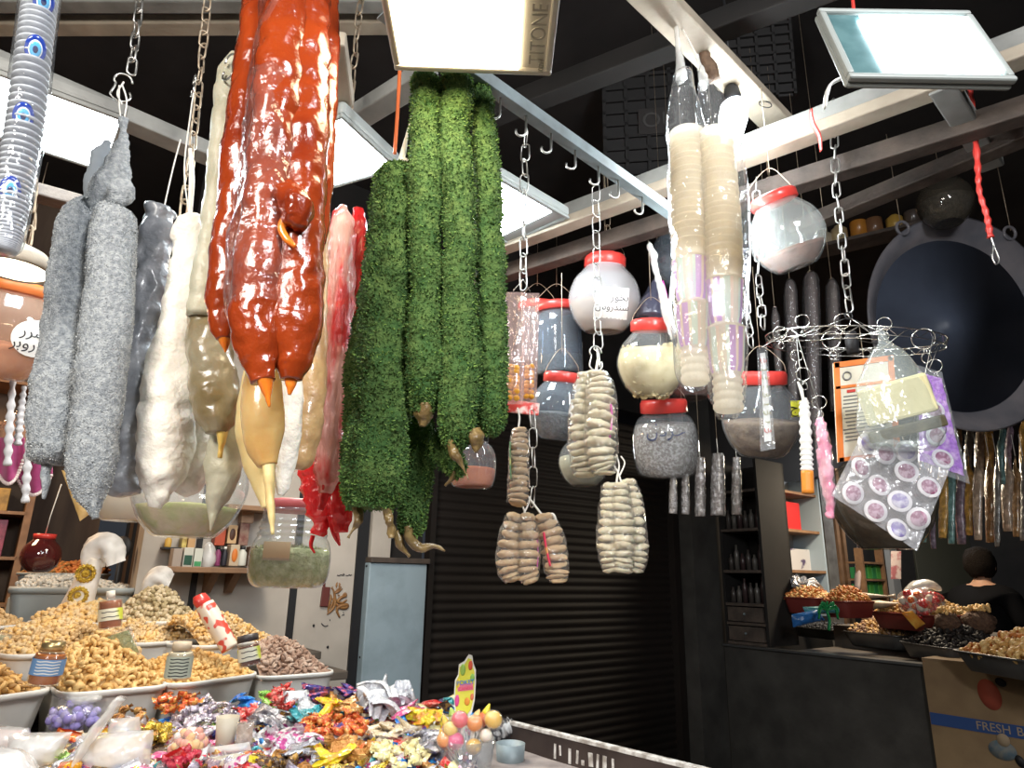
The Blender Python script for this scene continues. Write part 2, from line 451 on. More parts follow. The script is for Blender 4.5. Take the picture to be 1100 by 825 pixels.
# ------------------------------------------------------------------ lamps
def floodlight(nm_label, P0, w, sd, depth, glass, strength_mat, frame_m, text=None, brackets=True, cut=None):
    """P0 corner, w width vector, sd side vector, body grows along n (away from the lit face)"""
    n = w.cross(sd).normalized()
    c = P0 + (w + sd) * .5
    if n.dot(c - CAM) < 0: n = -n
    t = thing('flood_lamp', c + n * depth, nm_label, 'lamp', 'flood lamps under the canopy')
    X, Y = w.normalized(), sd.normalized(); R = Matrix((X, Y, n)).transposed(); W, H = w.length, sd.length
    mb = MB(); mb.box(c + n * (depth * .5 + .004), (W, H, depth), R); mb.build('housing', frame_m, t, bev=.008)
    g0, g1, h0, h1 = glass                       # lit panel as fractions
    fr = MB()
    def fb(u0, u1, v0, v1): fr.box(P0 + w * ((u0 + u1) / 2) + sd * ((v0 + v1) / 2) - n * .001, (W * (u1 - u0), H * (v1 - v0), .010), R)
    e = .045; ev = e * W / H
    fb(0, 1, 0, ev); fb(0, 1, 1 - ev, 1); fb(0, e, ev, 1 - ev); fb(1 - e, 1, ev, 1 - ev)
    fr.build('frame', frame_m, t, bev=.003)
    pn = MB(); q = [P0 + w * u + sd * v - n * .004 for u, v in ((g0, h0), (g1, h0), (g1, h1), (g0, h1))]
    pn.quad(q if (q[1] - q[0]).cross(q[3] - q[0]).dot(n) < 0 else q[::-1]); pn.build('lit_panel', strength_mat, t)
    bk = MB(); bk.box(c + n * (.002), (W * .92, H * .9, .004), R); bk.build('reflector', cut or frame_m, t)
    if brackets and depth > .015:
        br = MB(); p = c + n * depth
        br.tube([p - X * W * .35, p - X * W * .3 + n * .05, p + X * W * .3 + n * .05, p + X * W * .35], .006, 8); br.build('bracket', m_steel, t)
    if text: text(t, P0, w, sd, n)
    return t
m_lampgrey = mat('lamp_casing_grey', (.50, .47, .42), .5)
m_lampwhite = mat('lamp_casing_white', (.27, .29, .28), .45)
m_teal = mat('lamp_reflector_teal', (.05, .11, .12), .3, (.09, .17, .18), 30)
g_warm = glow('warm_lamp_glow', (1.0, .82, .52), 17)
g_cool = glow('cool_lamp_glow', (.86, .97, 1.0), 22)
g_cool2 = glow('bright_cool_lamp_glow', (.84, .94, 1.0), 40)
def perp_rect(p0, p1, p3, z0, ztop=None):
    """rectangle whose first edge lies level at z0 and whose side passes through pixel p3"""
    P0 = atz(*p0, z0); P1 = atz(*p1, z0); w = P1 - P0
    d = ray(*p3); tt = ((P0 - CAM).dot(w)) / d.dot(w); P3 = CAM + d * tt
    return P0, w, P3 - P0
# big warm lamp, top centre
P0, w_, s_ = atz(424, 73, 2.16), None, None
P1 = atz(592, 79, 2.16); w_ = P1 - P0; s_ = Z.cross(w_).normalized() * -.19 
def tri_text(t, P0, w, sd, n):
    Y = -sd.normalized()
    R = Matrix((Y, -w.normalized() * -1, -n)).transposed()
    xx = -sd.normalized() * -1; R = Matrix((xx, (-n).cross(xx), -n)).transposed()
    text_mb('TITONE', .032, P0 + w * .90 + sd * .44 - n * .007, R).build('lettering', mat('lamp_letter_grey', (.33, .31, .27), .6), t)
    text_mb('100W', .012, P0 + w * .93 + sd * .12 - n * .007, R).build('lettering', MATS['lamp_letter_grey'], t)
floodlight('large warm white flood lamp above the green rolls', P0, w_, s_, .03, (.02, .79, .05, .97), g_warm, m_lampgrey, tri_text, cut=m_lampgrey)
# white one top right
P0, w_, s_ = perp_rect((911, 86), (1092, 89), (877, 12), 2.02)
floodlight('white flood lamp in a pale frame at the upper right', P0, w_, s_, .009, (.25, .955, .12, .90), g_cool, m_lampwhite, cut=m_teal)
# the left one, the one behind the red strands and the one beside the hook rail: plates hung level, seen from below
def plate(lab, R0, Wp, Sp, z, glass, g, fm):
    P = atz(*R0, z); w = atz(*Wp, z) - P; s = atz(*Sp, z) - P
    nrm = Z.cross(w).normalized(); s = nrm * s.dot(nrm)
    return floodlight(lab, P, w, s, .03, glass, g, fm, cut=fm)
plate('wide cool flood lamp behind the evil eye tube', (136, 127), (-12, 72), (106, 182), 2.28, (.03, .97, .05, .95), g_cool, m_greywood)
plate('cool flood lamp shining behind the red strands', (430, 180), (368, 122), (398, 236), 2.25, (.06, .96, .05, .93), g_cool2, m_lampwhite)
plate('cool flood lamp beside the hook rail above the candy pouches', (612, 233), (538, 190), (545, 262), 2.42, (.22, .97, .06, .90), g_cool2, m_lampwhite)
# bulb behind the cup bags
c = at(788, 122, 1.40); c2_ = at(768, 335, 1.34)
t = thing('tube_lamp', c + Z * .1, 'bright white lamp glowing behind the bagged cups', 'lamp')
mb = MB(); d_ = (c2_ - c); mb.tube([c - d_ * .09, c - d_ * .07, c - d_ * .03, c + d_ * .03, c + d_ * .12, c + d_ * .2, c + d_, c + d_ * 1.01], [.004, .020, .032, .034, .026, .017, .016, .004], 24); mb.build('lit_tube', glow('bulb_glow', (.88, .96, 1), 60), t)
mb = MB(); mb.lathe([(.02, .02), (.022, .045), (.018, .07), (.006, .09)], c, 16); mb.build('socket', m_dark, t)
mb = MB(); mb.tube([c + Z * .085, c + Z * .45], .004, 6); mb.build('cord', m_dark, t)
# round warm lamp, far left
c = at(16, 290, 1.12)
t = thing('pendant_lamp', c + Z * .05, 'round warm ceiling lamp above the glass jar at far left', 'lamp')
mb = MB(); mb.lathe([(.0, .0), (.052, 0), (.054, .008)], c, 28); mb.build('diffuser', glow('pendant_glow', (1, .84, .58), 14), t)
mb = MB(); mb.lathe([(.055, .0), (.064, .0), (.064, .012), (.045, .035), (.015, .05)], c, 28); mb.build('shade', m_cream, t)

# lights of the lane behind and above the camera, plus fill added in the stalls
def area(name, loc, target, size, power, color, sy=None):
    L = bpy.data.lights.new(name, 'AREA'); L.energy = power; L.color = color; L.size = size; L.shape = 'RECTANGLE'; L.size_y = sy or size
    o = bpy.data.objects.new(name, L); COL.objects.link(o); o.location = loc
    o.rotation_euler = (V(target) - V(loc)).to_track_quat('-Z', 'Y').to_euler(); return o
area('lane_lamp', (.9, -.8, 2.6), (-.1, 1.1, 1.6), .5, 46, (.96, .98, 1))
area('lane_lamp', (-.75, -.55, 2.3), (-.5, 1.6, 1.25), .5, 29, (1, .94, .85))
area('stall_lamp', F(-1.0, 1.0, 2.45), F(-1.0, 1.0, 1), .3, 16, (1, .90, .74))  # unseen fill lights, added to brighten both stalls
area('stall_lamp', F(-2.2, -.5, 2.4), F(-2.2, -.5, 1), .4, 16, (1, .66, .38))
area('stall_lamp', F(3.1, .9, 2.3), F(2.9, 1.0, 1), .3, 24, (1, .84, .62))
area('stall_lamp', F(4.3, .6, 2.6), F(4.2, .1, 1.2), .3, 9, (.95, .97, 1))
wd = bpy.data.worlds.new('world'); scene.world = wd; wd.use_nodes = True
wd.node_tree.nodes['Background'].inputs[0].default_value = (.5, .55, .65, 1)
wd.node_tree.nodes['Background'].inputs[1].default_value = .05
vs_ = scene.view_settings
vs_.view_transform = 'Standard'; vs_.look = 'None'; vs_.gamma = 1; vs_.use_curve_mapping = False; vs_.exposure = 0.35
# ------------------------------------------------------------------ chains, hooks, wires
_lk = {}
def link_mesh(L, r, m):
    k = (round(L, 4), round(r, 5), m.name)
    if k not in _lk:
        mb = MB(); w = L * .20; n = 20; P = []
        for i in range(n):
            t = 2 * PI * i / n; P.append((math.cos(t) * w, 0, math.sin(t) * (w * .9) + (L / 2 - w * .9) * (1 if math.sin(t) > 0.01 else -1 if math.sin(t) < -.01 else 0)))
        P.append(P[0]); mb.tube(P, r, 6, False); _lk[k] = mb.mesh('link', m)
    return _lk[k]
def chain(path, label, L=.030, r=.0019, m=None, group='steel chains holding the hanging goods'):
    """path: world points from the top down; every link an own part"""
    m = m or m_steel; path = [V(p) for p in path]
    r *= .85
    if path[0].z > 2.25 and path[0].y < 1.2: path = [V((path[0].x, path[0].y, 2.66))] + path
    t = thing('hanging_chain', path[0], label, 'chain', group); me = link_mesh(L, r, m)
    tot = sum((path[i + 1] - path[i]).length for i in range(len(path) - 1)); step = L - r * 4.2
    n = min(60, max(2, int(tot / step)));
    for k in range(n):
        s = (k + .5) * tot / n; i = 0
        while i < len(path) - 2 and s > (path[i + 1] - path[i]).length: s -= (path[i + 1] - path[i]).length; i += 1
        d = (path[i + 1] - path[i]); p = path[i] + d.normalized() * s
        R = d.normalized().to_track_quat('Z', 'Y').to_matrix() @ rot('Z', (k % 2) * PI / 2 + rng.uniform(-.35, .35) + .5) @ rot('X', rng.uniform(-.08, .08))
        o = bpy.data.objects.new('link', me); COL.objects.link(o); o.parent = t
        o.matrix_basis = Matrix.Translation(p - path[0]) @ R.to_4x4()
    return t
def s_hook(p, h, ang, label, r=.0017, m=None):
    x = V((math.cos(ang), math.sin(ang), 0)); P = []
    R1 = h * .25
    for i in range(9):
        a = PI * (1.0 - 1.25 * i / 8); P.append(p + x * (R1 * math.cos(a) * -1) + Z * (h / 2 - R1 + R1 * math.sin(a)))
    P = P[::1]
    for i in range(9):
        a = -PI * .05 - PI * 1.15 * i / 8; P.append(p + x * (R1 * 1.1 * math.cos(a) * -1 - 0) + Z * (-h / 2 + R1 + R1 * math.sin(a)))
    q = spline([tuple(v) for v in P], 36); mb = MB(); mb.tube(q, r, 7)
    return tag(mb.build('s_hook', m or m_steel), label, 'hook', 'wire hooks on the chains')
def wire_mb(pts, r=.0008, n=16, mb=None):
    mb = mb or MB(); mb.tube(spline([tuple(p) for p in pts], n), r, 5); return mb

chain([at(152, -30, .92), at(148, 20, .92), at(141, 78, .92)], 'steel chain with a bent hook over the fuzzy grey strands', .032, .0022)
s_hook(at(131, 94, .92), .052, .5, 'bent wire hook carrying the fuzzy grey strands')
chain([at(226, -30, 1.0), at(219, 40, 1.0), at(212, 110, 1.0), at(203, 190, 1.0), at(196, 232, 1.0)], 'rusty chain dropping behind the white and dark grey strands', .034, .0021, m_rust)
s_hook(at(208, 92, .99), .04, 2.2, 'thin wire hook on the rusty chain over the white strands')
chain([at(269, -30, .9), at(263, 20, .9), at(258, 44, .9)], 'short steel chain at the left edge of the orange strands', .030, .002)
s_hook(at(246, 72, .9), .048, 2.6, 'curved wire hook left of the orange strands')
chain([at(392, -40, 1.3), at(384, 30, 1.3), at(378, 90, 1.3), at(373, 150, 1.3)], 'brown rusty chain hanging between orange strands and warm lamp', .046, .0026, m_rust)
chain([at(565, 140, 1.3), at(563, 200, 1.3), at(562, 310, 1.3)], 'steel chain from the rail hook down to the candy pouches', .046, .002)
chain([at(640, 200, 1.45), at(641, 290, 1.42), at(643, 392, 1.30)], 'thin steel chain in front of the white jar above the fig strings', .05, .0016)
s_hook(at(640, 385, 1.24), .05, .3, 'wire hook holding the upper fig strings')
chain([at(895, 108, 1.42), at(898, 200, 1.42), at(909, 300, 1.42), at(913, 334, 1.40)], 'pale steel chain carrying the round wire rack', .042, .0026)
chain([at(812, 192, 1.5), at(815, 300, 1.5), at(820, 352, 1.42)], 'yellowish steel chain right of the cup bags', .045, .0022)
chain([at(800, 300, 1.55), at(804, 345, 1.5), at(807, 372, 1.45)], 'short steel chain close behind the cup bags', .045, .002)
chain([at(35, 190, 1.12), at(30, 264, 1.12)], 'dark rusty chain above the round warm lamp', .045, .0026, m_rust)
chain([at(651, 190, 1.9), at(654, 270, 1.9)], 'thin dark chain over the white labelled jar', .05, .0016, m_rust)
chain([at(718, 196, 2.0), at(707, 258, 2.0)], 'thin chain beside the rail end over the twisted white bag', .05, .0016, m_rust)
chain([at(824, 172, 1.85), at(828, 206, 1.85)], 'dark chain holding the large jar at right of the cup bags', .05, .002, m_rust)

beam('trim_25', (-1.3, .92, 2.68), (.55, .92, 2.68), .03, .03, m_oldwood, 'wooden pole above the frame carrying the chains')
beam('trim_26', (-1.3, .75, 2.68), (.55, .75, 2.68), .03, .03, m_oldwood)
# ------------------------------------------------------------------ strands
def strand(name, label, cat, group, pts, Y, m, nz=.15, nsc=25, seg=28, rings=70, tails=(), ties=(), seed=0, flat=1.0, part='body', extra=None):
    P, R = pxpath(pts, Y, rings)
    t = thing(name, P[0], label, cat, group)
    mb = MB(); avg = sum(R) / len(R)
    mb.tube(P, R, seg, True, 0, flat, avg * nz, nsc, seed)
    if extra: extra(mb, P, R)
    mb.build(part, m if not extra else m, t)
    for tl in tails:
        q, r = pxpath(tl[0], Y, 24); b = MB(); b.tube(q, r, 12, True, 0, tl[3] if len(tl) > 3 else .6, avg * (.35 if tl[1] is m_cas_ else .12), 40, seed + 5); b.build(tl[2], tl[1], t)
    for ti in ties:
        b = MB(); q, r = pxpath(ti, Y, 20); b.tube(q, r, 6); b.build('tie_string', m_string, t)
    return t

m_cas_ = mat('tan_casing_end', (.30, .21, .08), .35, (.14, .09, .035), 30, coat=.3, bump=.5, bscale=60)
# grey peppered strands ------------------------------------------------
m_grey = mat('grey_crumb_coating', (.40, .42, .43), .85, (.22, .24, .26), 160, bump=1.0, bscale=420, lo=.35, hi=.62, bdist=.004)
def fuzz(n, L, amp=1.0, mi=1, wid=.5):
    """short crumbs standing off the surface"""
    def f(mb, P, R):
        r2 = random.Random(len(P) * 7 + n)
        nv = len(P)
        ws = np.array([R[i] for i in range(nv)]); ws = ws / ws.sum()
        idx = np.random.RandomState(n).choice(nv - 1, n, p=ws[:-1] / ws[:-1].sum())
        seg = len(mb.v) // nv
        for i in idx:
            i = int(i); k = r2.randrange(seg); a = V(mb.v[i * seg + k]); b = V(mb.v[(i + 1) * seg + k]); c2 = V(mb.v[i * seg + (k + 1) % seg])
            p = a + (b - a) * r2.random() + (c2 - a) * r2.random()
            o = (p - P[i]).normalized(); q = (o + V((r2.gauss(0, .7), r2.gauss(0, .7), r2.gauss(0, .7))) * amp).normalized()
            s = q.cross(V((r2.gauss(0, 1), r2.gauss(0, 1), r2.gauss(0, 1)))).normalized() * (L * wid); l = L * r2.uniform(.5, 1.3)
            bp = p - o * L * .25
            mb.add([bp - s * .6, bp + s * .6, bp + q * l + s * .35, bp + q * l * 1.1 - s * .3], [(0, 1, 2, 3)], r2.choice(mi if hasattr(mi, '__len__') else (mi,)), False)
    return f
m_grey2 = mat('grey_crumb_light', (.46, .47, .46), .8); m_grey3 = mat('grey_crumb_dark', (.20, .22, .24), .8)
GG = 'grey crumb coated strands'
strand('sweet_strand', 'fuzzy grey strand, left of the pair, with a dangling thin tail', 'hanging sweet', GG,
       [(97, 226, 12), (90, 232, 19), (83, 270, 23), (78, 320, 25), (71, 380, 27), (64, 430, 28), (60, 470, 26), (55, 490, 22), (53, 499, 12)], .90,
       [m_grey, m_grey2, m_grey3], .16, 28, 40, 130, tails=[([(52, 490, 9), (50, 505, 6), (49, 522, 4), (47, 536, 2)], m_grey, 'tail')], extra=fuzz(12000, .0016, 1, (1, 2, 1, 2), .9), seed=1)
strand('sweet_strand', 'fuzzy grey strand, right of the pair, longest and pointed', 'hanging sweet', GG,
       [(128, 222, 8), (124, 230, 20), (121, 260, 23), (118, 310, 24), (111, 380, 25), (105, 440, 24), (99, 490, 24), (97, 520, 20), (100, 543, 9), (103, 557, 2)], .875,
       [m_grey, m_grey2, m_grey3], .13, 28, 40, 130, extra=fuzz(12000, .0016, 1, (1, 2, 1, 2), .9), seed=2)
t = strand('sweet_strand', 'lumpy grey tied necks of strands below the bent hook', 'hanging sweet', GG,
       [(133, 128, 3), (132, 150, 6), (128, 170, 10), (123, 190, 16), (117, 205, 20), (110, 222, 16), (104, 236, 10)], .915,
       [m_grey, m_grey2, m_grey3], .3, 45, 32, 80, ties=[[(131, 112, .9), (126, 100, .9), (133, 88, .9)], [(133, 130, .9), (136, 108, .9), (131, 90, .9)], [(130, 130, .9), (128, 112, .9), (128, 92, .9)]],
       extra=fuzz(3500, .0015, 1, (1, 2, 1)), seed=3)
b = MB(); b.ball(at(130, 207, .885), (.019, .017, .024), 24, 16, nz=.25, nsc=60, seed=4); b.build('knot', m_grey, t)
b = MB(); q, r = pxpath([(116, 152, 4), (110, 168, 9), (104, 195, 11), (99, 225, 10)], .93, 30); b.tube(q, r, 20, True, 0, 1, .004, 50, 8); b.build('casing_neck', m_grey3, t)

# dark glossy grey and white strands -------------------------------------
m_slate = mat('slate_grey_skin', (.30, .31, .33), .38, (.12, .13, .15), 26, bump=.7, bscale=35, coat=.3, lo=.3, hi=.7)
strand('sweet_strand', 'narrow dark grey wrinkled strand between fuzzy grey and white ones', 'hanging sweet', 'wrinkled strands on the rusty chain',
       [(172, 222, 8), (170, 230, 15), (166, 270, 16), (160, 320, 16), (153, 370, 15), (149, 410, 17), (143, 450, 16), (138, 480, 15), (134, 510, 16), (133, 529, 14), (133, 533, 6)], 1.0,
       m_slate, .42, 38, 32, 90, ties=[[(176, 224, .8), (186, 180, .8), (194, 150, .8)]], seed=11)
m_white = mat('chalky_white_skin', (.86, .83, .76), .6, (.80, .75, .66), 9, bump=.8, bscale=22, bdist=.02, sss=.1, sssr=.01)
GW = 'chalky white strands'
strand('sweet_strand', 'large chalky white strand with soft wrinkles', 'hanging sweet', GW,
       [(206, 232, 9), (206, 242, 15), (203, 280, 17), (198, 320, 20), (190, 370, 24), (183, 420, 28), (178, 470, 28), (175, 505, 24), (170, 527, 15), (164, 545, 5)], .97,
       m_white, .22, 34, 36, 100, ties=[[(204, 234, 2), (205, 215, 3), (206, 190, 3.2), (204, 160, 2)], [(203, 232, .8), (198, 180, .8), (205, 120, .8), (208, 100, .8)]], seed=12)
strand('sweet_strand', 'smaller white strand tucked behind the large white one', 'hanging sweet', GW,
       [(214, 330, 10), (212, 400, 15), (210, 450, 17), (208, 490, 18), (202, 515, 16), (192, 530, 8)], 1.02, m_white, .2, 32, 30, 60, seed=13)
m_frost = mat('frosty_greenish_skin', (.55, .53, .42), .4, (.40, .38, .28), 18, bump=.5, bscale=45, sss=.15, sssr=.01)
strand('sweet_strand', 'pale frosted strip hanging left of the orange strands', 'hanging sweet', 'translucent tan strands',
       [(252, 58, 5), (246, 80, 11), (240, 130, 12), (234, 180, 11), (227, 240, 11), (221, 290, 13), (215, 340, 14)], .93, m_frost, .22, 35, 26, 70, ties=[[(252, 60, .9), (256, 48, .9)]], seed=14)
m_olive = mat('olive_brown_translucent_skin', (.20, .15, .07), .28, (.34, .30, .21), 15, bump=.5, bscale=32, coat=.5, sss=.4, sssr=.02)
strand('sweet_strand', 'olive brown translucent strand with a yellow pointed end', 'hanging sweet', 'translucent tan strands',
       [(222, 310, 10), (222, 340, 20), (226, 380, 25), (231, 420, 25), (233, 448, 20), (232, 465, 12)], .95, m_olive, .2, 30, 32, 70,
       tails=[([(238, 458, 10), (238, 475, 7), (236, 492, 3)], mat('yellow_sugar_end', (.62, .44, .12), .35, coat=.4, sss=.3), 'end')], seed=15)
strand('sweet_strand', 'frosted whitish strand with a drip, below the olive one', 'hanging sweet', 'translucent tan strands',
       [(248, 420, 8), (246, 460, 18), (240, 500, 20), (236, 525, 15), (230, 545, 7), (228, 562, 3), (226, 570, 1)], 1.0, m_frost, .22, 35, 32, 70, seed=16)
m_honey = mat('honey_brown_skin', (.52, .27, .07), .22, (.66, .46, .2), 11, coat=.5, sss=.4, sssr=.02, bump=.3, bscale=30)
m_butter = mat('butter_yellow_skin', (.72, .58, .28), .45, (.62, .45, .2), 14, sss=.3, bump=.3, bscale=40)
strand('sweet_strand', 'honey brown strand end with a long yellow drip', 'hanging sweet', 'pale strand ends below the orange strands',
       [(283, 380, 14), (282, 420, 21), (283, 455, 22), (284, 480, 18), (288, 500, 10)], .84, m_honey, .1, 20, 32, 60,
       tails=[([(288, 488, 10), (289, 510, 8), (290, 535, 5), (292, 555, 4), (293, 574, 1.5)], m_butter, 'drip', .8)], seed=17)
strand('sweet_strand', 'cream yellow strand behind the honey brown end', 'hanging sweet', 'pale strand ends below the orange strands',
       [(276, 400, 14), (272, 450, 18), (277, 490, 17), (284, 520, 11), (287, 545, 5)], .90, m_butter, .15, 25, 28, 60, seed=18)
strand('sweet_strand', 'off white strand right of the honey brown end', 'hanging sweet', 'pale strand ends below the orange strands',
       [(312, 395, 10), (311, 430, 14), (308, 470, 14), (305, 500, 12), (304, 520, 8), (302, 532, 3)], .92, m_white, .18, 30, 28, 60, seed=19)
strand('sweet_strand', 'narrow tan brown strand left of the red ones', 'hanging sweet', 'pale strand ends below the orange strands',
       [(345, 250, 9), (341, 310, 11), (337, 370, 14), (332, 430, 16), (326, 470, 17), (322, 495, 14), (320, 504, 6)], 1.0, mat('tan_streaked_skin', (.55, .36, .17), .35, (.30, .17, .08), 20, coat=.4, bump=.5, bscale=40, sss=.2), .2, 30, 28, 70, seed=20)

# orange strands ----------------------------------------------------------
m_orange = mat('glossy_orange_jelly', (.29, .040, .007), .2, (.17, .018, .005), 9, coat=.7, sss=.2, sssr=.01, bump=.45, bscale=42, lo=.35, hi=.7)
m_otip = mat('light_orange_tip', (.75, .20, .02), .2, coat=.6, sss=.4)
GO = 'glossy orange jelly strands'
def orange(label, pts, Y, tail, sd):
    return strand('jelly_strand', label, 'hanging sweet', GO, pts, Y, m_orange, .16, 28, 40, 140, tails=[(tail, m_otip, 'tip', .8)], seed=sd)
orange('leftmost glossy orange strand, ending highest', [(286, -40, 16), (280, 0, 18), (273, 60, 19), (264, 130, 20), (256, 200, 20), (248, 260, 19), (241, 310, 18), (238, 345, 13), (240, 365, 8)], .76,
       [(240, 352, 9), (242, 368, 6), (242, 379, 1.5)], 21)
orange('thick middle orange strand with a pointed tip', [(312, -40, 22), (307, 20, 25), (302, 80, 27), (295, 150, 27), (287, 220, 27), (280, 290, 28), (275, 350, 27), (277, 385, 20), (283, 410, 12)], .72,
       [(282, 395, 13), (286, 415, 9), (289, 437, 1.5)], 22)
orange('thick right orange strand with rounded end', [(338, -40, 18), (334, 20, 21), (330, 80, 23), (326, 150, 25), (322, 220, 27), (318, 290, 29), (316, 350, 27), (314, 385, 20), (313, 408, 11)], .735,
       [(313, 400, 10), (312, 415, 6), (311, 424, 2)], 23)
orange('narrow far right orange strand behind the others', [(352, -40, 11), (351, 20, 12), (351, 80, 13), (347, 150, 13), (343, 210, 13), (340, 260, 11)], .79, [(340, 255, 10), (339, 275, 6), (338, 290, 2)], 24)
t = strand('jelly_strand', 'folded orange end with a curled scrap in front', 'hanging sweet', GO, [(309, 196, 6), (311, 206, 15), (316, 220, 18), (320, 235, 16), (322, 246, 7)], .695, m_orange, .3, 50, 30, 40,
       tails=[([(311, 222, 3), (305, 236, 3.5), (303, 247, 4), (308, 257, 4), (317, 265, 2)], m_otip, 'curl', 1)], seed=25)
# the clear sleeve around the orange strands
P, R = pxpath([(318, -45, 44), (312, 40, 49), (303, 140, 57), (297, 220, 62), (292, 290, 65), (290, 345, 63)], .755, 60)
b = MB(); b.tube(P, R, 48, False, 0, .62, .010, 22, 3)
tag(b.build('clear_sleeve', clear('sleeve_film', (.98, .96, .95), .03, (.9, .85, .8), .16, bump=1.0, bscale=38, edge=1.32)), 'crinkled clear sleeve wrapped round the orange strands', 'wrapper')

# red strands ----------------------------------------------------------------
m_redj = mat('crinkled_red_wrap', (.78, .035, .035), .22, (.62, .015, .02), 24, coat=.3, bump=.9, bscale=70, sss=.2, lo=.35, hi=.7, stretch=(1, 1, .3))
m_redst = mat('pale_red_wrap_streaks', (.82, .42, .36), .25, (.75, .05, .045), 30, coat=.3, bump=.9, bscale=80, stretch=(1, 1, .22), lo=.42, hi=.56)
GR = 'red wrapped strands behind the orange ones'
strand('jelly_strand', 'left red strand with a pale streaked top', 'hanging sweet', GR, [(369, 222, 5), (367, 240, 13), (365, 290, 16), (363, 340, 17), (361, 390, 18), (358, 440, 17), (355, 480, 16), (352, 510, 13), (350, 530, 7)], 1.05, m_redst, .22, 40, 30, 100,
       tails=[([(352, 515, 10), (348, 535, 6), (344, 548, 4)], m_redj, 'end')], seed=31)
strand('jelly_strand', 'right red strand, smooth and longest', 'hanging sweet', GR, [(385, 225, 5), (385, 245, 10), (384, 300, 13), (382, 350, 15), (378, 410, 15), (374, 460, 15), (371, 510, 14), (368, 550, 12), (367, 572, 6)], 1.08, m_redj, .2, 40, 30, 100, seed=32)
strand('jelly_strand', 'dark red short strand ends low behind the tan strand', 'hanging sweet', GR, [(345, 470, 14), (340, 510, 18), (342, 535, 14), (346, 560, 11), (341, 575, 7)], 1.12, m_redj, .35, 60, 28, 60,
       tails=[([(355, 555, 9), (360, 572, 9), (365, 586, 3)], m_redj, 'scrap', .4), ([(336, 575, 6), (334, 586, 4), (338, 594, 2)], m_redj, 'scrap', .4)], seed=33)

# green herb rolls -----------------------------------------------------------
m_moss = mat('green_herb_coating', (.03, .085, .018), .9, (.09, .15, .035), 38, bump=1, bscale=120, lo=.35, hi=.7)
m_mossA = mat('green_herb_flake', (.13, .23, .045), .8, (.04, .105, .022), 38, lo=.42, hi=.58)
m_mossB = mat('yellowish_herb_flake', (.13, .20, .05), .8)
m_mossC = mat('dark_herb_flake', (.03, .085, .018), .85)
m_casing = mat('tan_casing_end', (.30, .21, .08), .35, (.14, .09, .035), 30, coat=.3, bump=.5, bscale=60)
ML = [m_moss, m_mossA, m_mossB, m_mossC]
GM = 'green herb coated rolls'
def moss(label, pts, Y, nfl, sd, tails=(), ties=(), nz=.30):
    return strand('herb_roll', label, 'hanging sweet', GM, pts, Y, ML, nz, 17, 40, 150, tails=[(q, m_casing, 'casing_end', f) for q, f in tails], ties=ties, extra=fuzz(nfl, .0050, 1.2, (1, 1, 1, 1, 2, 3, 3), .45), seed=sd)
moss('leftmost thick green roll, hung lowest with a tied casing top', [(427, 178, 8), (426, 190, 20), (423, 230, 24), (419, 280, 26), (414, 330, 28), (411, 390, 30), (408, 440, 31), (405, 490, 31), (403, 525, 31), (401, 546, 26)], .95, 17000, 41,
     tails=[([(417, 545, 14), (419, 560, 9), (420, 578, 3)], .6), ([(382, 540, 9), (384, 556, 8), (374, 578, 3)], .5)], ties=[[(428, 180, 3), (433, 165, 3.5), (436, 150, 2), (441, 130, 1), (446, 110, 1), (452, 92, 1)], [(431, 172, 4), (440, 175, 3), (442, 190, 2)]])
moss('green roll pressed behind the leftmost thick one', [(396, 330, 8), (392, 360, 15), (388, 420, 18), (385, 480, 17), (384, 520, 14), (383, 548, 10)], 1.0, 6000, 42)
moss('second green roll, ending in a brown stub above the small one', [(457, 84, 6), (457, 92, 15), (458, 130, 17), (458, 190, 18), (458, 260, 18), (458, 320, 18), (458, 380, 18), (457, 420, 17), (455, 443, 14)], .93, 11000, 43,
     tails=[([(455, 436, 13), (456, 448, 11), (455, 458, 4)], .9)], ties=[[(458, 90, 1), (461, 75, 1), (468, 60, 1)]])
moss('third green roll, tallest of the bunch', [(489, 80, 6), (489, 90, 15), (490, 140, 17), (492, 200, 18), (493, 260, 18), (493, 320, 19), (494, 380, 20), (493, 430, 20), (491, 462, 18), (488, 480, 12)], .93, 11500, 44,
     tails=[([(487, 470, 14), (488, 488, 10), (494, 496, 6), (503, 515, 2)], .5), ([(508, 462, 9), (512, 474, 10), (512, 486, 4)], .8)], ties=[[(488, 86, 1), (478, 70, 1), (469, 58, 1)], [(492, 84, 1), (484, 72, 1), (474, 58, 1)]])
moss('rightmost green roll, narrow at its top', [(516, 92, 5), (517, 102, 11), (520, 150, 14), (523, 200, 15), (525, 260, 16), (527, 320, 17), (527, 380, 17), (527, 430, 18), (526, 455, 15), (524, 468, 6)], .96, 10000, 45, ties=[[(514, 95, 1), (500, 74, 1), (476, 58, 1)]])
moss('lower green roll hanging behind with a large tan casing end', [(452, 440, 9), (452, 465, 14), (450, 500, 15), (446, 535, 15), (442, 560, 15), (440, 574, 10)], 1.02, 5000, 46,
     tails=[([(440, 566, 15), (442, 580, 13), (452, 588, 9), (466, 586, 6), (478, 592, 2)], .5), ([(428, 570, 8), (430, 585, 7), (440, 598, 3)], .6)])
moss('short green stub between the lower roll and the third roll', [(478, 462, 5), (476, 475, 12), (481, 490, 14), (490, 503, 11), (494, 512, 5)], 1.0, 2500, 47,
     tails=[([(490, 500, 9), (486, 514, 6), (478, 522, 2)], .6)])
chain([at(472, -30, .95), at(470, 20, .95), at(469, 62, .95)], 'thin steel chain in front of the warm lamp over the green rolls', .034, .0018)
mb = MB(); q, r = pxpath([(432, -20, 2), (430, 60, 2), (427, 120, 2), (424, 165, 2)], 1.15, 30); mb.tube(q, r, 8)
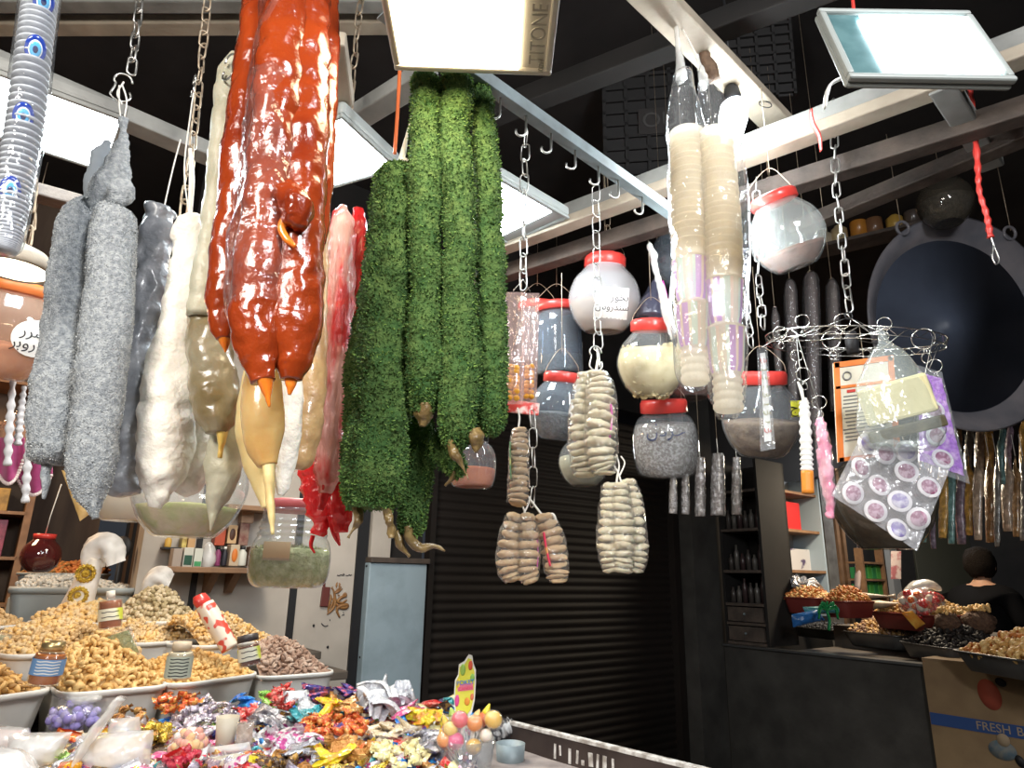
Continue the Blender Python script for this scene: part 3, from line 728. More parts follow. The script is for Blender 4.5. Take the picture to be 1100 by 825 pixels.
tag(mb.build('hanging_rope', mat('orange_cord_plastic', (.55, .12, .03), .5)), 'orange cord hanging straight behind the green rolls', 'cord')

# the tube of evil eye beads, far left ---------------------------------------
P, R = pxpath([(46, -25, 19), (38, 40, 19), (27, 130, 20), (14, 205, 20), (6, 258, 17), (3, 271, 12)], .75, 60)
t = thing('bead_tube', P[0], 'long clear tube of blue evil eye beads and silver discs', 'bead tube')
mb = MB(); mb.tube(P, R, 28); mb.build('sleeve', clear('bead_sleeve', (.95, .97, .98), .05, (.9, .92, .95), .06, bump=.5, bscale=40, edge=1.45), t)
m_sil = mat('silver_beads', (.56, .57, .60), .35, (.30, .31, .35), 50)
blues = [mat('cobalt_glass', (.02, .05, .30), .12, coat=.6), mat('sky_blue_glass', (.10, .42, .75), .15, coat=.6), mat('white_glass', (.8, .85, .88), .2), mat('pupil_glass', (.01, .02, .10), .1)]
tot = len(P)
for k in range(4, tot - 3, 1):
    b = MB(); d = (P[k + 1] - P[k - 1]).normalized(); Rk = d.to_track_quat('Z', 'Y').to_matrix()
    b.lathe([(.0, -.0022), (R[k] * .84, -.0018), (R[k] * .88, 0), (R[k] * .84, .0018), (0, .0022)], P[k], 22, 0, Rk); b.build('silver_disc', m_sil, t)
for px, py in ((47, 2), (38, 53), (25, 125), (11, 204)):
    c = at(px, py, .75); n = (CAM - c).normalized(); ax = (P[20] - P[30]).normalized()
    y = (ax - n * ax.dot(n)).normalized(); Rf = Matrix((y.cross(n), y, n)).transposed(); s = mpp(c)
    e = MB()
    for rr, zz, mi in ((9.5, 0, 0), (6.2, .0012, 2), (5.2, .0018, 1), (2.6, .0024, 3)):
        e.lathe([(rr * s, -.001), (rr * s, .0006), (rr * s * .8, .0013), (0, .0016)], c + n * (17.6 * s + zz), 26, mi, Rf, True, True, 1.55)
    e.build('evil_eye', blues, t)

mb = MB()
for px in (286, 312, 338, 352):
    a_ = at(px, -38, .745); mb.tube([a_, V((a_.x * .6 + at(318, -40, .75).x * .4, .75, 2.67))], .0012, 6)
mb.build('tie_string', m_string, bpy.data.objects['jelly_strand.001'])
mb = MB(); a_ = at(46, -25, .75); mb.tube([a_, V((a_.x, .75, 2.67))], .0015, 6); mb.build('tie_string', m_string, bpy.data.objects['bead_tube'])
# ------------------------------------------------------------------ jars
def frame_at(c, up=Z): return facing(CAM - V(c), up)
RDD = {}
def ar(s): return s
m_content = {}
GJ = 'plastic jars hung under the canopy'
def jar(name, label, c, r, Y, prof, axis, lid, fill, fm, jm=None, paper=None, hang=True, lidm=None, ribs=0, mirror_noise=.03, grains=None):
    """c: pixel of the body centre, r: radius in px; prof: outline in radii; axis: pixel of the lid centre or None for upright"""
    C = at(c[0], c[1], Y); R = r * mpp(C)
    if axis:
        ax = (at(axis[0], axis[1], Y + axis[2]) - C).normalized()
    else: ax = Z
    Q = ax.to_track_quat('Z', 'Y').to_matrix()
    t = thing(name, C, label, 'jar', GJ)
    full = [(a * R, b * R) for a, b in prof]
    fine = [(float(q[0]), float(q[1])) for q in spline(full, 40)]
    fine[0] = (fine[0][0] * .2, fine[0][1] + .02 * R); fine = [(fine[0][0], fine[0][1])] + fine[1:]
    mb = MB(); mb.lathe(fine, C, 40, 0, Q); mb.build('body', jm or m_jar, t)
    if fill is not None:
        zf = fill * R; inner = []
        for a, b in fine:
            if b <= zf: inner.append((max(a - .035 * R, 0.001), b + .03 * R))
        ztop = inner[-1][1]; rt = inner[-1][0]
        inner += [(rt * k, ztop + .10 * R * (1 - k) ** .8) for k in (.85, .6, .3, .02)]
        mb = MB(); mb.lathe(inner, C, 40, 0, Q)
        if mirror_noise: mb.v = [tuple(V(p) + (V(p) - C).normalized() * (-abs(noise.noise(V(p) * 60)) * mirror_noise * R)) for p in mb.v]
        if grains: grains(mb, C, R, Q, inner)
        mb.build('contents', fm, t)
    if lid:
        lr, lh = lid; z0 = prof[-1][1] * R - .06 * R
        mb = MB(); seg = 48; pr = [(lr * R, z0), (lr * R * 1.03, z0 + .02 * R), (lr * R * 1.03, z0 + lh * R * .75), (lr * R * .97, z0 + lh * R * .95), (lr * R * .85, z0 + lh * R), (.001, z0 + lh * R)]
        mb.lathe(pr, C, seg, 0, Q)
        mb.v = [tuple(V(p) + (Q @ V((math.cos(i * 2 * PI / seg), math.sin(i * 2 * PI / seg), 0))) * (.012 * R if i % 2 else 0)) if j in (1, 2) else p for n_, p in enumerate(mb.v) for i, j in ((n_ % seg, n_ // seg),)]
        mb.build('lid', lidm or m_red, t)
        if hang:
            top = C + ax * (z0 + lh * R * .8); x = frame_at(C).col[0]
            wr = MB(); wire_mb([top + x * lr * R, top + x * lr * R * .8 + ax * .03, C + ax * (z0 + lh * R) + Z * .07, top - x * lr * R * .8 + ax * .03, top - x * lr * R], .001, 24, wr)
            wr.tube([C + ax * (z0 + lh * R) + Z * .06, C + ax * (z0 + lh * R) + Z * .3], .001, 5); wr.build('hanging_wire', m_rust, t)
    if paper: paper(t, C, R, Q)
    return t, C, R, Q
def skin(C, R, Fr, k=1.015):
    """a point given in the label's plane pushed out onto a ball of radius R*k"""
    def f(p):
        d = V(p) - C; x = d.dot(Fr.col[0]) / R; y = d.dot(Fr.col[1]) / R; q = max(0.02, 1 - x * x - y * y)
        return C + (Fr.col[0] * x + Fr.col[1] * y + Fr.col[2] * math.sqrt(q)) * (R * k)
    return f
def sticker(t, C, R, x0, x1, y0, y1, tilt, m, round_=False, k=1.02):
    Fr = frame_at(C) @ rot('Z', tilt); f = skin(C, R, Fr, k); mb = MB()
    def g(u, v):
        if round_:
            rr = v * (x1 - x0) / 2; a = u * 2 * PI
            x = (x0 + x1) / 2 + rr * math.cos(a); y = (y0 + y1) / 2 + rr * math.sin(a) * (y1 - y0) / (x1 - x0)
        else: x = x0 + (x1 - x0) * u; y = y0 + (y1 - y0) * v
        return f(C + Fr.col[0] * (x * R) + Fr.col[1] * (y * R))
    mb.grid(g, 25 if round_ else 12, 6 if round_ else 12); mb.build('paper_label', m, t)
    return Fr
def jar_text(t, C, R, Fr, txt, x, y, size, m, k=1.03, ext=.0004):
    f = skin(C, R, Fr, k); mb = text_mb(txt, size * R, C + Fr.col[0] * (x * R) + Fr.col[1] * (y * R), Fr, ext=ext)
    mb.v = [tuple(f(V(p)) ) for p in mb.v]; mb.build('handwriting', m, t)
GLOBE = [(.42, -.93), (.55, -.90), (.80, -.62), (.98, -.2), (1.0, .12), (.88, .52), (.66, .80), (.56, .92), (.55, 1.0)]
CYL = [(.80, -1.35), (.93, -1.28), (.97, -1.0), (.97, .3), (.95, .75), (.86, 1.1), (.78, 1.25), (.76, 1.35)]
ROUND = [(.70, -.95), (.86, -.86), (.97, -.5), (1.0, .1), (.95, .5), (.80, .82), (.66, .93), (.62, 1.05)]
m_sand = mat('sandy_resin_powder', (.50, .37, .22), .9, (.36, .25, .14), 30, bump=.8, bscale=60)
m_milkjar = clear('milky_jar_wall', (.92, .93, .95), .42, (.70, .68, .70), .08, bump=.15, bscale=12)
def p1_(t, C, R, Q):
    Fr = sticker(t, C, R, -.24, .64, -.50, .34, -.10, m_paper)
    jar_text(t, C, R, Fr, '\ufead\ufeee\ufea8\ufe91', .40, .08, .27, m_ink); jar_text(t, C, R, Fr, '\ufeb1\ufeed\ufead\ufeaa\ufee8\ufeb3', .22, -.18, .24, m_ink)
jar('globe_jar', 'white labelled globe jar with red lid, half full of sandy resin', (649, 322), 38, 1.95, GLOBE, (650, 280, -.02), (.56, .34), -.12, m_sand, m_milkjar, p1_)
m_herbs = mat('dark_dried_herbs', (.09, .085, .08), .9, (.04, .04, .04), 50, bump=1, bscale=90)
m_bluejar = clear('bluish_jar_wall', (.62, .70, .80), .22, (.42, .48, .55), .07, bump=.1, bscale=8)
jar('cylinder_jar', 'tall dark cylinder jar with red lid left of the white globe jar', (600, 368), 26, 2.10, CYL, (598, 328, -.02), (.86, .38), -.35, m_herbs, m_bluejar)
jar('cylinder_jar', 'dim cylinder jar mostly hidden behind the candy pouches', (577, 362), 23, 2.15, CYL, (577, 325, -.02), (.86, .38), -.1, m_herbs, m_bluejar)
m_seed = mat('pale_brown_seeds', (.36, .31, .24), .9, (.24, .2, .15), 70, bump=.8, bscale=130)
def p2_(t, C, R, Q):
    Fr = sticker(t, C, R, .30, .86, -.36, .32, 0, m_paper, True); jar_text(t, C, R, Fr, '\ufeb1', .6, .0, .5, m_ink)
jar('globe_jar', 'smoky globe jar with a round label behind the upper fig strings', (600, 442), 33, 1.80, GLOBE, (603, 407, -.02), (.56, .34), -.05, m_seed, m_bluejar, p2_)
m_chips = mat('cream_chips', (.74, .62, .36), .65, (.58, .45, .22), 20, bump=.3)
def chip_grains(mb, C, R, Q, inner):
    r2 = random.Random(5)
    for k in range(420):
        a = r2.uniform(0, 2 * PI); i = r2.randrange(2, len(inner) - 4); rr, z = inner[i]
        n = V((math.cos(a), math.sin(a), r2.uniform(-.3, .3))); p = C + Q @ V((rr * .90 * math.cos(a), rr * .90 * math.sin(a), z + r2.uniform(-.05, .05) * R))
        Rr = (Q @ n).to_track_quat('Z', 'Y').to_matrix() @ rot('X', r2.uniform(-.5, .5)) @ rot('Y', r2.uniform(-.5, .5))
        s = R * r2.uniform(.07, .13); mb.lathe([(s * .9, -.001), (s, .0005), (s * .5, .001 + s * .15), (0, .0015)], p, 9, 0, Rr, True, True, r2.uniform(.6, 1))
jar('globe_jar', 'globe jar full of cream chips with red lid, left of cup bags', (700, 391), 37, 1.85, GLOBE, (700, 348, -.03), (.58, .36), .42, m_chips, m_jar, None, True, None, 0, .03, chip_grains)
m_mix = mat('grey_brown_seed_mix', (.20, .17, .15), .85, (.40, .37, .35), 120, bump=.8, bscale=160, lo=.45, hi=.6)
def p3_(t, C, R, Q):
    Fr = frame_at(C); jar_text(t, C, R, Fr, '\ufedd\ufea9\ufeae\ufea7', .02, .40, .52, m_blueink)
jar('round_jar', 'round jar of grey brown seeds, handwritten, under the cream chips jar', (715, 478), 35, 2.08, ROUND, (713, 440, -.03), (.68, .42), .62, m_mix, m_jar, p3_)
m_pods = mat('brown_dried_pods', (.26, .18, .11), .85, (.14, .09, .06), 25, bump=.9, bscale=45)
jar('globe_jar', 'big clear globe jar with red lid at upper right of the cup bags', (845, 254), 39, 1.40, GLOBE, (830, 212, -.02), (.60, .30), -.35, mat('reddish_brown_bits', (.24, .10, .07), .8, (.14, .07, .05), 30, bump=.6), clear('cloudy_jar_wall', (.9, .92, .92), .20, (.62, .66, .64), .06, bump=.2, bscale=14))
def p4_(t, C, R, Q):
    Fr = sticker(t, C, R, .70, .98, .05, .45, 0, mat('yellow_star_label', (.75, .72, .06), .6)); jar_text(t, C, R, Fr, '\ufe9d\ufeae', .83, .26, .3, m_ink)
jar('globe_jar', 'globe jar of brown pods with red lid behind the slim packet', (818, 452), 41, 1.72, GLOBE, (818, 410, -.03), (.60, .36), .0, m_pods, m_jar, p4_)
jar('globe_jar', 'greenish globe jar low behind the fig strings', (627, 497), 27, 2.1, GLOBE, None, (.56, .34), .2, mat('green_grey_powder', (.40, .38, .26), .9, (.30, .28, .2), 20), m_jar)
jar('globe_jar', 'small jar of orange powder below the green rolls', (508, 500), 25, 1.6, ROUND, None, (.62, .36), -.15, mat('orange_powder', (.45, .13, .04), .9, (.35, .09, .03), 30), m_jar, lidm=m_dark)
def p5_(t, C, R, Q):
    Fr = sticker(t, C, R, .08, .92, -.35, .42, 0, m_paper, True); jar_text(t, C, R, Fr, '\ufead\ufeae\ufeb3', .45, .15, .30, m_ink); jar_text(t, C, R, Fr, '\ufead\ufe91\ufeed\ufead\ufe8d\ufea9', .42, -.10, .30, m_ink)
jar('globe_jar', 'peach tinted globe jar with round paper label at far left', (6, 360), 50, 1.38, GLOBE, (18, 312, -.02), (.60, .25), -.2, mat('peach_powder', (.55, .32, .2), .9, (.4, .2, .12), 20), clear('peach_jar_wall', (.95, .80, .70), .25, (.80, .52, .38), .07, bump=.2, bscale=14), p5_, lidm=mat('orange_lid', (.60, .16, .04), .4))
jar('globe_jar', 'tan globe jar under the peach tinted one', (28, 470), 26, 1.75, GLOBE, None, None, .2, mat('tan_grain', (.45, .28, .16), .9, (.35, .2, .1), 30), MATS['peach_jar_wall'], hang=False)
m_herbgreen = mat('pale_green_herbs', (.36, .38, .14), .9, (.58, .56, .30), 60, bump=.9, bscale=90)
def leaf_grains(mb, C, R, Q, inner):
    r2 = random.Random(9)
    for k in range(900):
        a = r2.uniform(0, 2 * PI); i = r2.randrange(1, len(inner) - 1); rr, z = inner[i]
        p = C + Q @ V((rr * .90 * math.cos(a), rr * .90 * math.sin(a), z + .03 * R)); Rr = randrot(); l = R * r2.uniform(.04, .08)
        mb.add([p + Rr @ V((-l, -l * .25, 0)), p + Rr @ V((l, -l * .2, 0)), p + Rr @ V((l, l * .25, l * .1)), p + Rr @ V((-l, l * .2, 0))], [(0, 1, 2, 3)], 0, False)
BOTTLE = [(.60, -1.0), (.80, -.96), (.95, -.80), (1.0, -.5), (.99, -.1), (.92, .15), (.86, .25), (.88, .32), (.82, .40), (.85, .47), (.80, .55), (.83, .62), (.78, .70), (.78, .95)]
def p6_(t, C, R, Q):
    sticker(t, C, R, -.62, -.02, -.30, .12, 0, mat('brown_card', (.62, .46, .28), .8), False, 1.04)
jar('ribbed_jar', 'clear ribbed jar of pale green herbs hanging over the panel wall', (313, 588), 42, 1.55, BOTTLE, None, (.74, .3), -.10, m_herbgreen, m_jar, p6_, True, mat('pink_lid', (.55, .12, .12), .4), 0, .02, leaf_grains)
def low_herbs(mb, C, R, Q, inner): leaf_grains(mb, C, R, Q, inner)
jar('globe_jar', 'wide milky globe jar with a little green herb, under the white strands', (205, 522), 58, 1.45, GLOBE, None, (.5, .3), -.42, mat('tan_herb_layer', (.45, .34, .2), .9, (.28, .30, .08), 25, bump=.6), m_jar, None, True, m_white_pl, 0, .03)
jar('globe_jar', 'yellow bottomed globe jar behind the dark grey strand', (140, 520), 42, 1.75, GLOBE, None, (.5, .3), -.3, mat('yellow_powder', (.62, .48, .14), .9, (.5, .36, .1), 12), m_milkjar, None, True, m_white_pl)
jar('round_jar', 'big brown glass jar low behind the round sticker bag', (948, 538), 52, 1.62, [(.48, -.98), (.55, -.9), (.78, -.62), (.97, -.2), (1.0, .15), (.9, .55), (.6, .85), (.5, 1.0)], None, (.55, .3), .3, mat('dark_brown_roots', (.10, .07, .045), .8, (.05, .035, .025), 25, bump=.8), clear('smoky_jar_wall', (.7, .65, .58), .12, (.3, .26, .2), .07), None, True, m_dark)
jar('round_jar', 'dark globe jar dimly seen above the big round pan', (1015, 218), 27, 2.6, GLOBE, None, (.5, .3), .0, m_herbs, clear('smoky_jar_wall'), None, True, m_dark)
jar('globe_jar', 'grey globe jar half hidden by the left cup bag', (733, 278), 34, 1.98, GLOBE, None, (.56, .34), .1, m_herbs, m_bluejar, None, True, m_dark)
jar('globe_jar', 'dark jar hanging right behind the cream chips jar', (742, 400), 32, 2.1, GLOBE, None, (.56, .34), .5, mat('rust_brown_bits', (.20, .08, .05), .8, (.1, .05, .03), 30), m_jar, None, True, m_dark)
# twisted white bag and the magenta-black parcel below it
mb = MB(); q, r = pxpath([(697, 262, 5), (702, 276, 8), (706, 296, 6), (712, 318, 9), (718, 340, 12), (724, 362, 9)], 1.72, 40); mb.tube(q, r, 18, True, 0, .4, .008, 60, 3)
tag(mb.build('twisted_bag', m_milky), 'twisted white plastic bag hanging above the cream chips jar', 'bag')
t = thing('parcel', at(702, 318, 1.9), 'dark parcel in black and magenta film above the cream chips jar', 'parcel')
mb = MB(); q, r = pxpath([(705, 300, 5), (703, 315, 13), (700, 330, 21), (699, 345, 24)], 1.93, 24); mb.tube(q, r, 24, True, 0, .7, .004, 50, 2); mb.build('wrap', mat('black_blue_film', (.06, .06, .09), .2, coat=.6, bump=.6, bscale=40), t)
mb = MB(); q, r = pxpath([(712, 302, 2), (714, 320, 6), (713, 340, 8)], 1.90, 16); mb.tube(q, r, 14, True, 0, .5); mb.build('strip', mat('magenta_film', (.60, .05, .38), .3), t)

# ------------------------------------------------------------------ dried fig strings
m_fig = mat('dried_fig_skin', (.76, .58, .34), .7, (.88, .78, .58), 30, bump=.7, bscale=80, lo=.35, hi=.68, sss=.15)
m_fig2 = mat('dried_fig_pale', (.84, .74, .50), .7, (.90, .84, .68), 30, bump=.7, bscale=80, lo=.35, hi=.68, sss=.15)
m_fig3 = mat('dried_fig_brown', (.70, .44, .22), .7, (.86, .68, .45), 26, bump=.7, bscale=80, lo=.35, hi=.68, sss=.15)
_fm = {}
def fig_mesh(v, m):
    k = (v, m.name)
    if k not in _fm:
        mb = MB(); mb.ball((0, 0, 0), (1, .92, .48), 22, 12, nz=.22, nsc=2.2, seed=v)
        mb.v = [(x * (1 + .05 * math.sin(9 * math.atan2(y, x) + v)), y * (1 + .05 * math.sin(9 * math.atan2(y, x))), z * (1 - .55 * math.exp(-((x * x + y * y) * 7)))) for x, y, z in mb.v]
        _fm[k] = mb.mesh('dried_fig', m)
    return _fm[k]
m_figfilm = clear('fig_wrap_film', (.98, .97, .95), .06, (.95, .93, .9), .12, bump=1, bscale=60, edge=1.35)
def fig_string(label, cols, Y, m, strips=(), ties=()):
    """cols: pixel columns [(px,py,r)...] ; each fig is a part"""
    c0 = at(cols[0][0][0][0], cols[0][0][0][1], Y)
    t = thing('fig_string', c0, label, 'dried figs', 'bundles of dried figs on strings')
    for ci, (pts, dy, n) in enumerate(cols):
        P, R = pxpath([(a, b, r, dy) for a, b, r in pts], Y, n)
        pos = [P[0] + V((0, 0, .01))] + P + [P[-1] - V((0, 0, .01))]
        for i in range(n):
            d = (pos[i] - pos[i + 2]).normalized()
            gap = (P[min(i + 1, n - 1)] - P[max(i - 1, 0)]).length / (2 if 0 < i < n - 1 else 1)
            S = Matrix.Diagonal((R[i] * 1.03 * rng.uniform(.93, 1.06), R[i] * rng.uniform(.9, 1.0), gap * 1.22))
            Rt = d.to_track_quat('Z', 'Y').to_matrix() @ rot('X', rng.gauss(0, .10)) @ rot('Y', rng.gauss(0, .10)) @ rot('Z', rng.uniform(0, 6))
            o = bpy.data.objects.new('dried_fig', fig_mesh(rng.randrange(5), m)); COL.objects.link(o); o.parent = t
            o.matrix_basis = Matrix.Translation(P[i] - c0) @ (Rt @ S).to_4x4()
        b = MB(); q, r = pxpath([(a, b_, r * 1.10, dy) for a, b_, r in pts], Y, 40); b.tube(q, r, 24, True, 0, 1, .002, 70, ci); b.build('film_wrap', m_figfilm, t)
    for pts, w, dy, mm in strips:
        P, R = pxpath([(a, b, w, dy) for a, b in pts], Y, 20); b = MB(); b.tube(P, R, 12, True, 0, .22); b.build('printed_strip', mm, t)
    for ti in ties:
        b = MB(); q, r = pxpath(ti, Y, 20); b.tube(q, r, 6); b.build('tie_string', m_string, t)
    return t
m_pinkstrip = mat('magenta_print', (.62, .08, .42), .35, (.80, .55, .70), 60, lo=.5, hi=.6)
m_redstrip = mat('red_gold_print', (.66, .04, .10), .35, (.70, .42, .12), 55, lo=.54, hi=.6)
m_greenstrip = mat('green_print', (.10, .22, .10), .4, (.55, .55, .2), 50, lo=.5, hi=.62)
fig_string('upper pair of pale fig columns under the wire hook', [([(631, 404, 10), (627, 430, 13), (624, 460, 13), (626, 490, 13), (629, 510, 11)], .035, 15), ([(641, 402, 11), (645, 420, 15), (646, 445, 16), (645, 470, 17), (647, 495, 15), (650, 508, 11)], 0, 15)], 1.2, m_fig2,
           [([(656, 435), (657, 450), (655, 470)], 5, -.016, m_pinkstrip)], [[(640, 402, 1.4), (641, 394, 1.4), (642, 386, 1)]])
fig_string('lower pale fig bundle of three columns, hanging alone on the right', [([(656, 522, 9), (655, 545, 11), (654, 570, 12), (655, 595, 12), (658, 612, 10)], .0, 13), ([(666, 522, 9), (668, 545, 11), (668, 570, 12), (669, 595, 12), (669, 613, 10)], -.012, 13), ([(675, 518, 8), (680, 540, 10), (683, 570, 11), (684, 595, 11), (682, 612, 9)], .010, 13)], 1.2, m_fig2,
           [], [[(662, 524, 1.2), (663, 512, 1.2), (665, 500, 1), (662, 488, .8)], [(668, 520, 1), (664, 508, 1), (658, 498, 1)], [(665, 512, 1), (671, 498, .8), (667, 490, .8)]])
fig_string('single brown fig column with a green strip above the three', [([(558, 462, 8), (558, 480, 10), (557, 500, 10), (557, 520, 11), (556, 540, 11)], 0, 13)], 1.2, m_fig3,
           [([(548, 475), (548, 495), (549, 515)], 4, -.010, m_greenstrip)], [[(557, 460, 1), (558, 448, 1), (556, 438, .8)]])
FG = [([(553, 556, 10), (549, 575, 12), (547, 595, 13), (547, 612, 12), (552, 622, 9)], 0, 9), ([(566, 556, 9), (568, 575, 11), (568, 595, 12), (567, 612, 12), (570, 624, 9)], -.008, 9), ([(584, 556, 10), (592, 575, 13), (596, 595, 13), (598, 612, 12), (600, 624, 9)], 0, 10)]
fig_string('brown fig bundle of three columns with a red printed strip', FG, 1.2, m_fig3,
           [([(584, 572), (587, 590), (591, 608)], 6, -.020, m_redstrip), ([(577, 580), (578, 595), (577, 610)], 2.5, -.012, m_pinkstrip)],
           [[(560, 556, 1), (566, 545, 1), (570, 533, .8)], [(584, 556, 1.5), (576, 545, 1.2), (567, 533, 1)], [(598, 562, 1.6), (594, 553, 1.8), (588, 554, 1.6)], [(566, 556, 1), (562, 545, 1), (560, 538, 1)]])
chain([at(572, 440, 1.22), at(573, 490, 1.22), at(572, 545, 1.22)], 'thin chain beside the single fig column', .038, .0013)

# ------------------------------------------------------------------ candy pouches
m_amber = mat('amber_candy', (.62, .30, .02), .15, coat=.8, sss=.4)
m_pinkfilm = clear('pink_edged_film', (.97, .90, .88), .20, (.85, .62, .58), .1, bump=.6, bscale=30)
def pouch(label, x0, x1, y0, y1, Y, lean, seed):
    c = at((x0 + x1) / 2, y0, Y); t = thing('candy_pouch', c, label, 'candy pouch', 'hanging pouches of amber candy')
    C = at((x0 + x1) / 2, (y0 + y1) / 2, Y); s = mpp(C); H = (y1 - y0) * s / .95; W = (x1 - x0) * s
    for sd in (1, -1):
        mb = MB()
        def g(u, v, sd=sd):
            e = math.sin(PI * u) ** .5 * min(1, (1 - v) * 3 + .02) * min(1, v * 8 + .02)
            th = (.004 + .012 * max(0, 1 - v * 1.6)) * e
            return C + V(((u - .5) * W + lean * (.5 - v) * W, -sd * th + .002 * noise.noise(V((u * 6, v * 9, seed))), (v - .5) * H))
        mb.grid(g, 14, 24); mb.build('film', m_pinkfilm, t)
    r2 = random.Random(seed)
    for k in range(14):
        v = .06 + .042 * (k // 2) + r2.uniform(-.01, .01); u = .34 if k % 2 else .66
        b = MB(); b.ball(C + V(((u - .5) * W * .9 + lean * (.5 - v) * W, r2.uniform(-.004, .004), (v - .5) * H)), (W * .19, .009, W * .18), 12, 8, nz=.15, nsc=60, seed=k); b.build('candy', m_amber, t)
pouch('left candy pouch on the chain, facing front', 541, 563, 312, 433, 1.3, 0, 3)
pouch('right candy pouch on the chain, turned and narrower', 561, 578, 313, 432, 1.33, -.12, 4)
mb = MB(); s = at(560, 436, 1.4); mb.box(at(562, 438, 1.42), (.07, .006, .028), rot('Y', .1)); tag(mb.build('red_packet', mat('red_packet_film', (.6, .06, .05), .3, (.75, .6, .55), 40, lo=.5, hi=.6), bev=.002), 'flat red packet showing below the candy pouches', 'packet')

# ------------------------------------------------------------------ the bags of nested cups
m_cup = thin('pale_wafer', (.90, .84, .72), (.86, .78, .62), 14, .62, .5, .22)
DECO = [m_cup, thin('violet_wrapper_patch', (.66, .42, .78), None, 12, .6, .5, .12), thin('mint_wrapper_patch', (.74, .88, .78), None, 12, .6, .5, .15), thin('peach_wrapper_patch', (.92, .76, .64), None, 12, .6, .5, .15)]
m_bag = clear('clear_bag', (.97, .98, .99), .06, (.92, .94, .95), .1, bump=1, bscale=22, edge=1.4)
_cm = {}
def cup_mesh(deco, nested=False):
    if nested:                                           # a cup standing inside another shows only its flared top
        if 'n' not in _cm:
            mb = MB(); mb.lathe([(.93, 3.3), (1.0, 4.3), (1.05, 4.34), (1.05, 4.46), (1.0, 4.5)], (0, 0, 0), 36, 0, None, False); _cm['n'] = mb.mesh('wafer_cup', DECO)
        return _cm['n']
    if deco not in _cm:
        mb = MB(); pr = [(0, 0), (.66, 0), (.70, .06)]
        for k in range(4): pr += [(.76, .16 + k * .44), (.76, .34 + k * .44), (.69, .42 + k * .44), (.69, .54 + k * .44)]
        pr += [(.76, 1.98), (.86, 2.3), (.93, 3.2), (1.0, 4.3), (1.05, 4.34), (1.05, 4.46), (1.0, 4.5)]
        seg = 36; mb.lathe(pr, (0, 0, 0), seg, 0, None, False)
        mb.v = [(x * q, y * q, z) for i, (x, y, z) in enumerate(mb.v) for q in ((1 - .045 * (i % 3 == 0)) if .1 < z < 1.9 else 1,)]
        if deco:
            for n, f in enumerate(mb.f):
                z = sum(mb.v[i][2] for i in f) / len(f); a = math.atan2(sum(mb.v[i][1] for i in f), sum(mb.v[i][0] for i in f))
                if 2.0 < z < 4.35: mb.m[n] = (0, 2, 1, 3, 1, 0, 2, 3)[int((a + PI) / (2 * PI) * 23.9) % 8]
        _cm[deco] = mb.mesh('wafer_cup', DECO)
    return _cm[deco]
def cup_stack(label, pts, Y, offs, group, scale=1.0):
    P, R = pxpath(pts, Y, 120)
    pl = [((_p - CAM).dot(_u) / (_p - CAM).dot(_w)) for _p in P]
    pyl = [412.5 - FPX * q for q in pl]
    for i, o_ in enumerate(offs):
        k = max(1, min(118, int(np.argmin([abs(q - (pts[-1][1] - o_)) for q in pyl]))))
        d = (P[k - 1] - P[k + 1]).normalized(); r = R[k]
        o = bpy.data.objects.new('wafer_cup', cup_mesh(i < 2, i > 1)); COL.objects.link(o)
        o.matrix_basis = Matrix.Translation(P[k]) @ (d.to_track_quat('Z', 'Y').to_matrix() @ rot('Z', rng.uniform(0, 6)) @ Matrix.Diagonal((r, r, r))).to_4x4()
        words = ('lowest, whole wafer cup in the ' + group, 'second lowest wafer cup with a violet patch in the ' + group)
        if i < 2: tag(o, words[i], 'wafer cup')
        else: tag(o, label, 'wafer cup', 'nested wafer cups in the ' + group)
def long_bag(label, pts, Y, knot, flat=.8, sd=0):
    P, R = pxpath(pts, Y, 60); t = thing('cup_bag', P[0], label, 'bag', 'long clear bags of cups')
    mb = MB(); mb.tube(P, R, 36, True, 0, flat, .006, 18, sd)
    mb.build('film', m_bag, t)
    q, r = pxpath(knot, Y, 24); b = MB(); b.tube(q, r, 16, True, 0, .5, .004, 60, sd); b.build('gathered_neck', m_milky, t)
    return t
long_bag('left long clear bag of nested cups, hung by a gathered neck', [(733, 80, 11), (735, 120, 21), (737, 150, 25), (740, 220, 27), (742, 300, 27), (744, 360, 27), (745, 405, 23), (746, 418, 12)], 1.22,
         [(724, -6, 3), (726, 25, 4), (729, 55, 6), (732, 84, 11)], .8, 1)
long_bag('right long clear bag of nested cups, hanging lower', [(757, 90, 9), (765, 120, 20), (772, 160, 27), (777, 220, 32), (779, 300, 31), (780, 360, 28), (781, 420, 24), (782, 449, 12)], 1.20,
         [(749, 60, 3), (752, 72, 5), (757, 92, 9)], .8, 2)
cup_stack('pale wafer cup nested high in the left hanging bag', [(737, 150, 16), (740, 210, 18), (743, 300, 20), (745, 360, 20), (747, 414, 20)], 1.22, [0, 52] + [72 + 8 * k for k in range(17)], 'left hanging bag')
cup_stack('pale wafer cup nested high in the right hanging bag', [(768, 150, 17), (772, 210, 19), (777, 300, 20.5), (780, 380, 21), (783, 444, 21)], 1.20, [0, 54] + [74 + 8 * k for k in range(20)], 'right hanging bag')
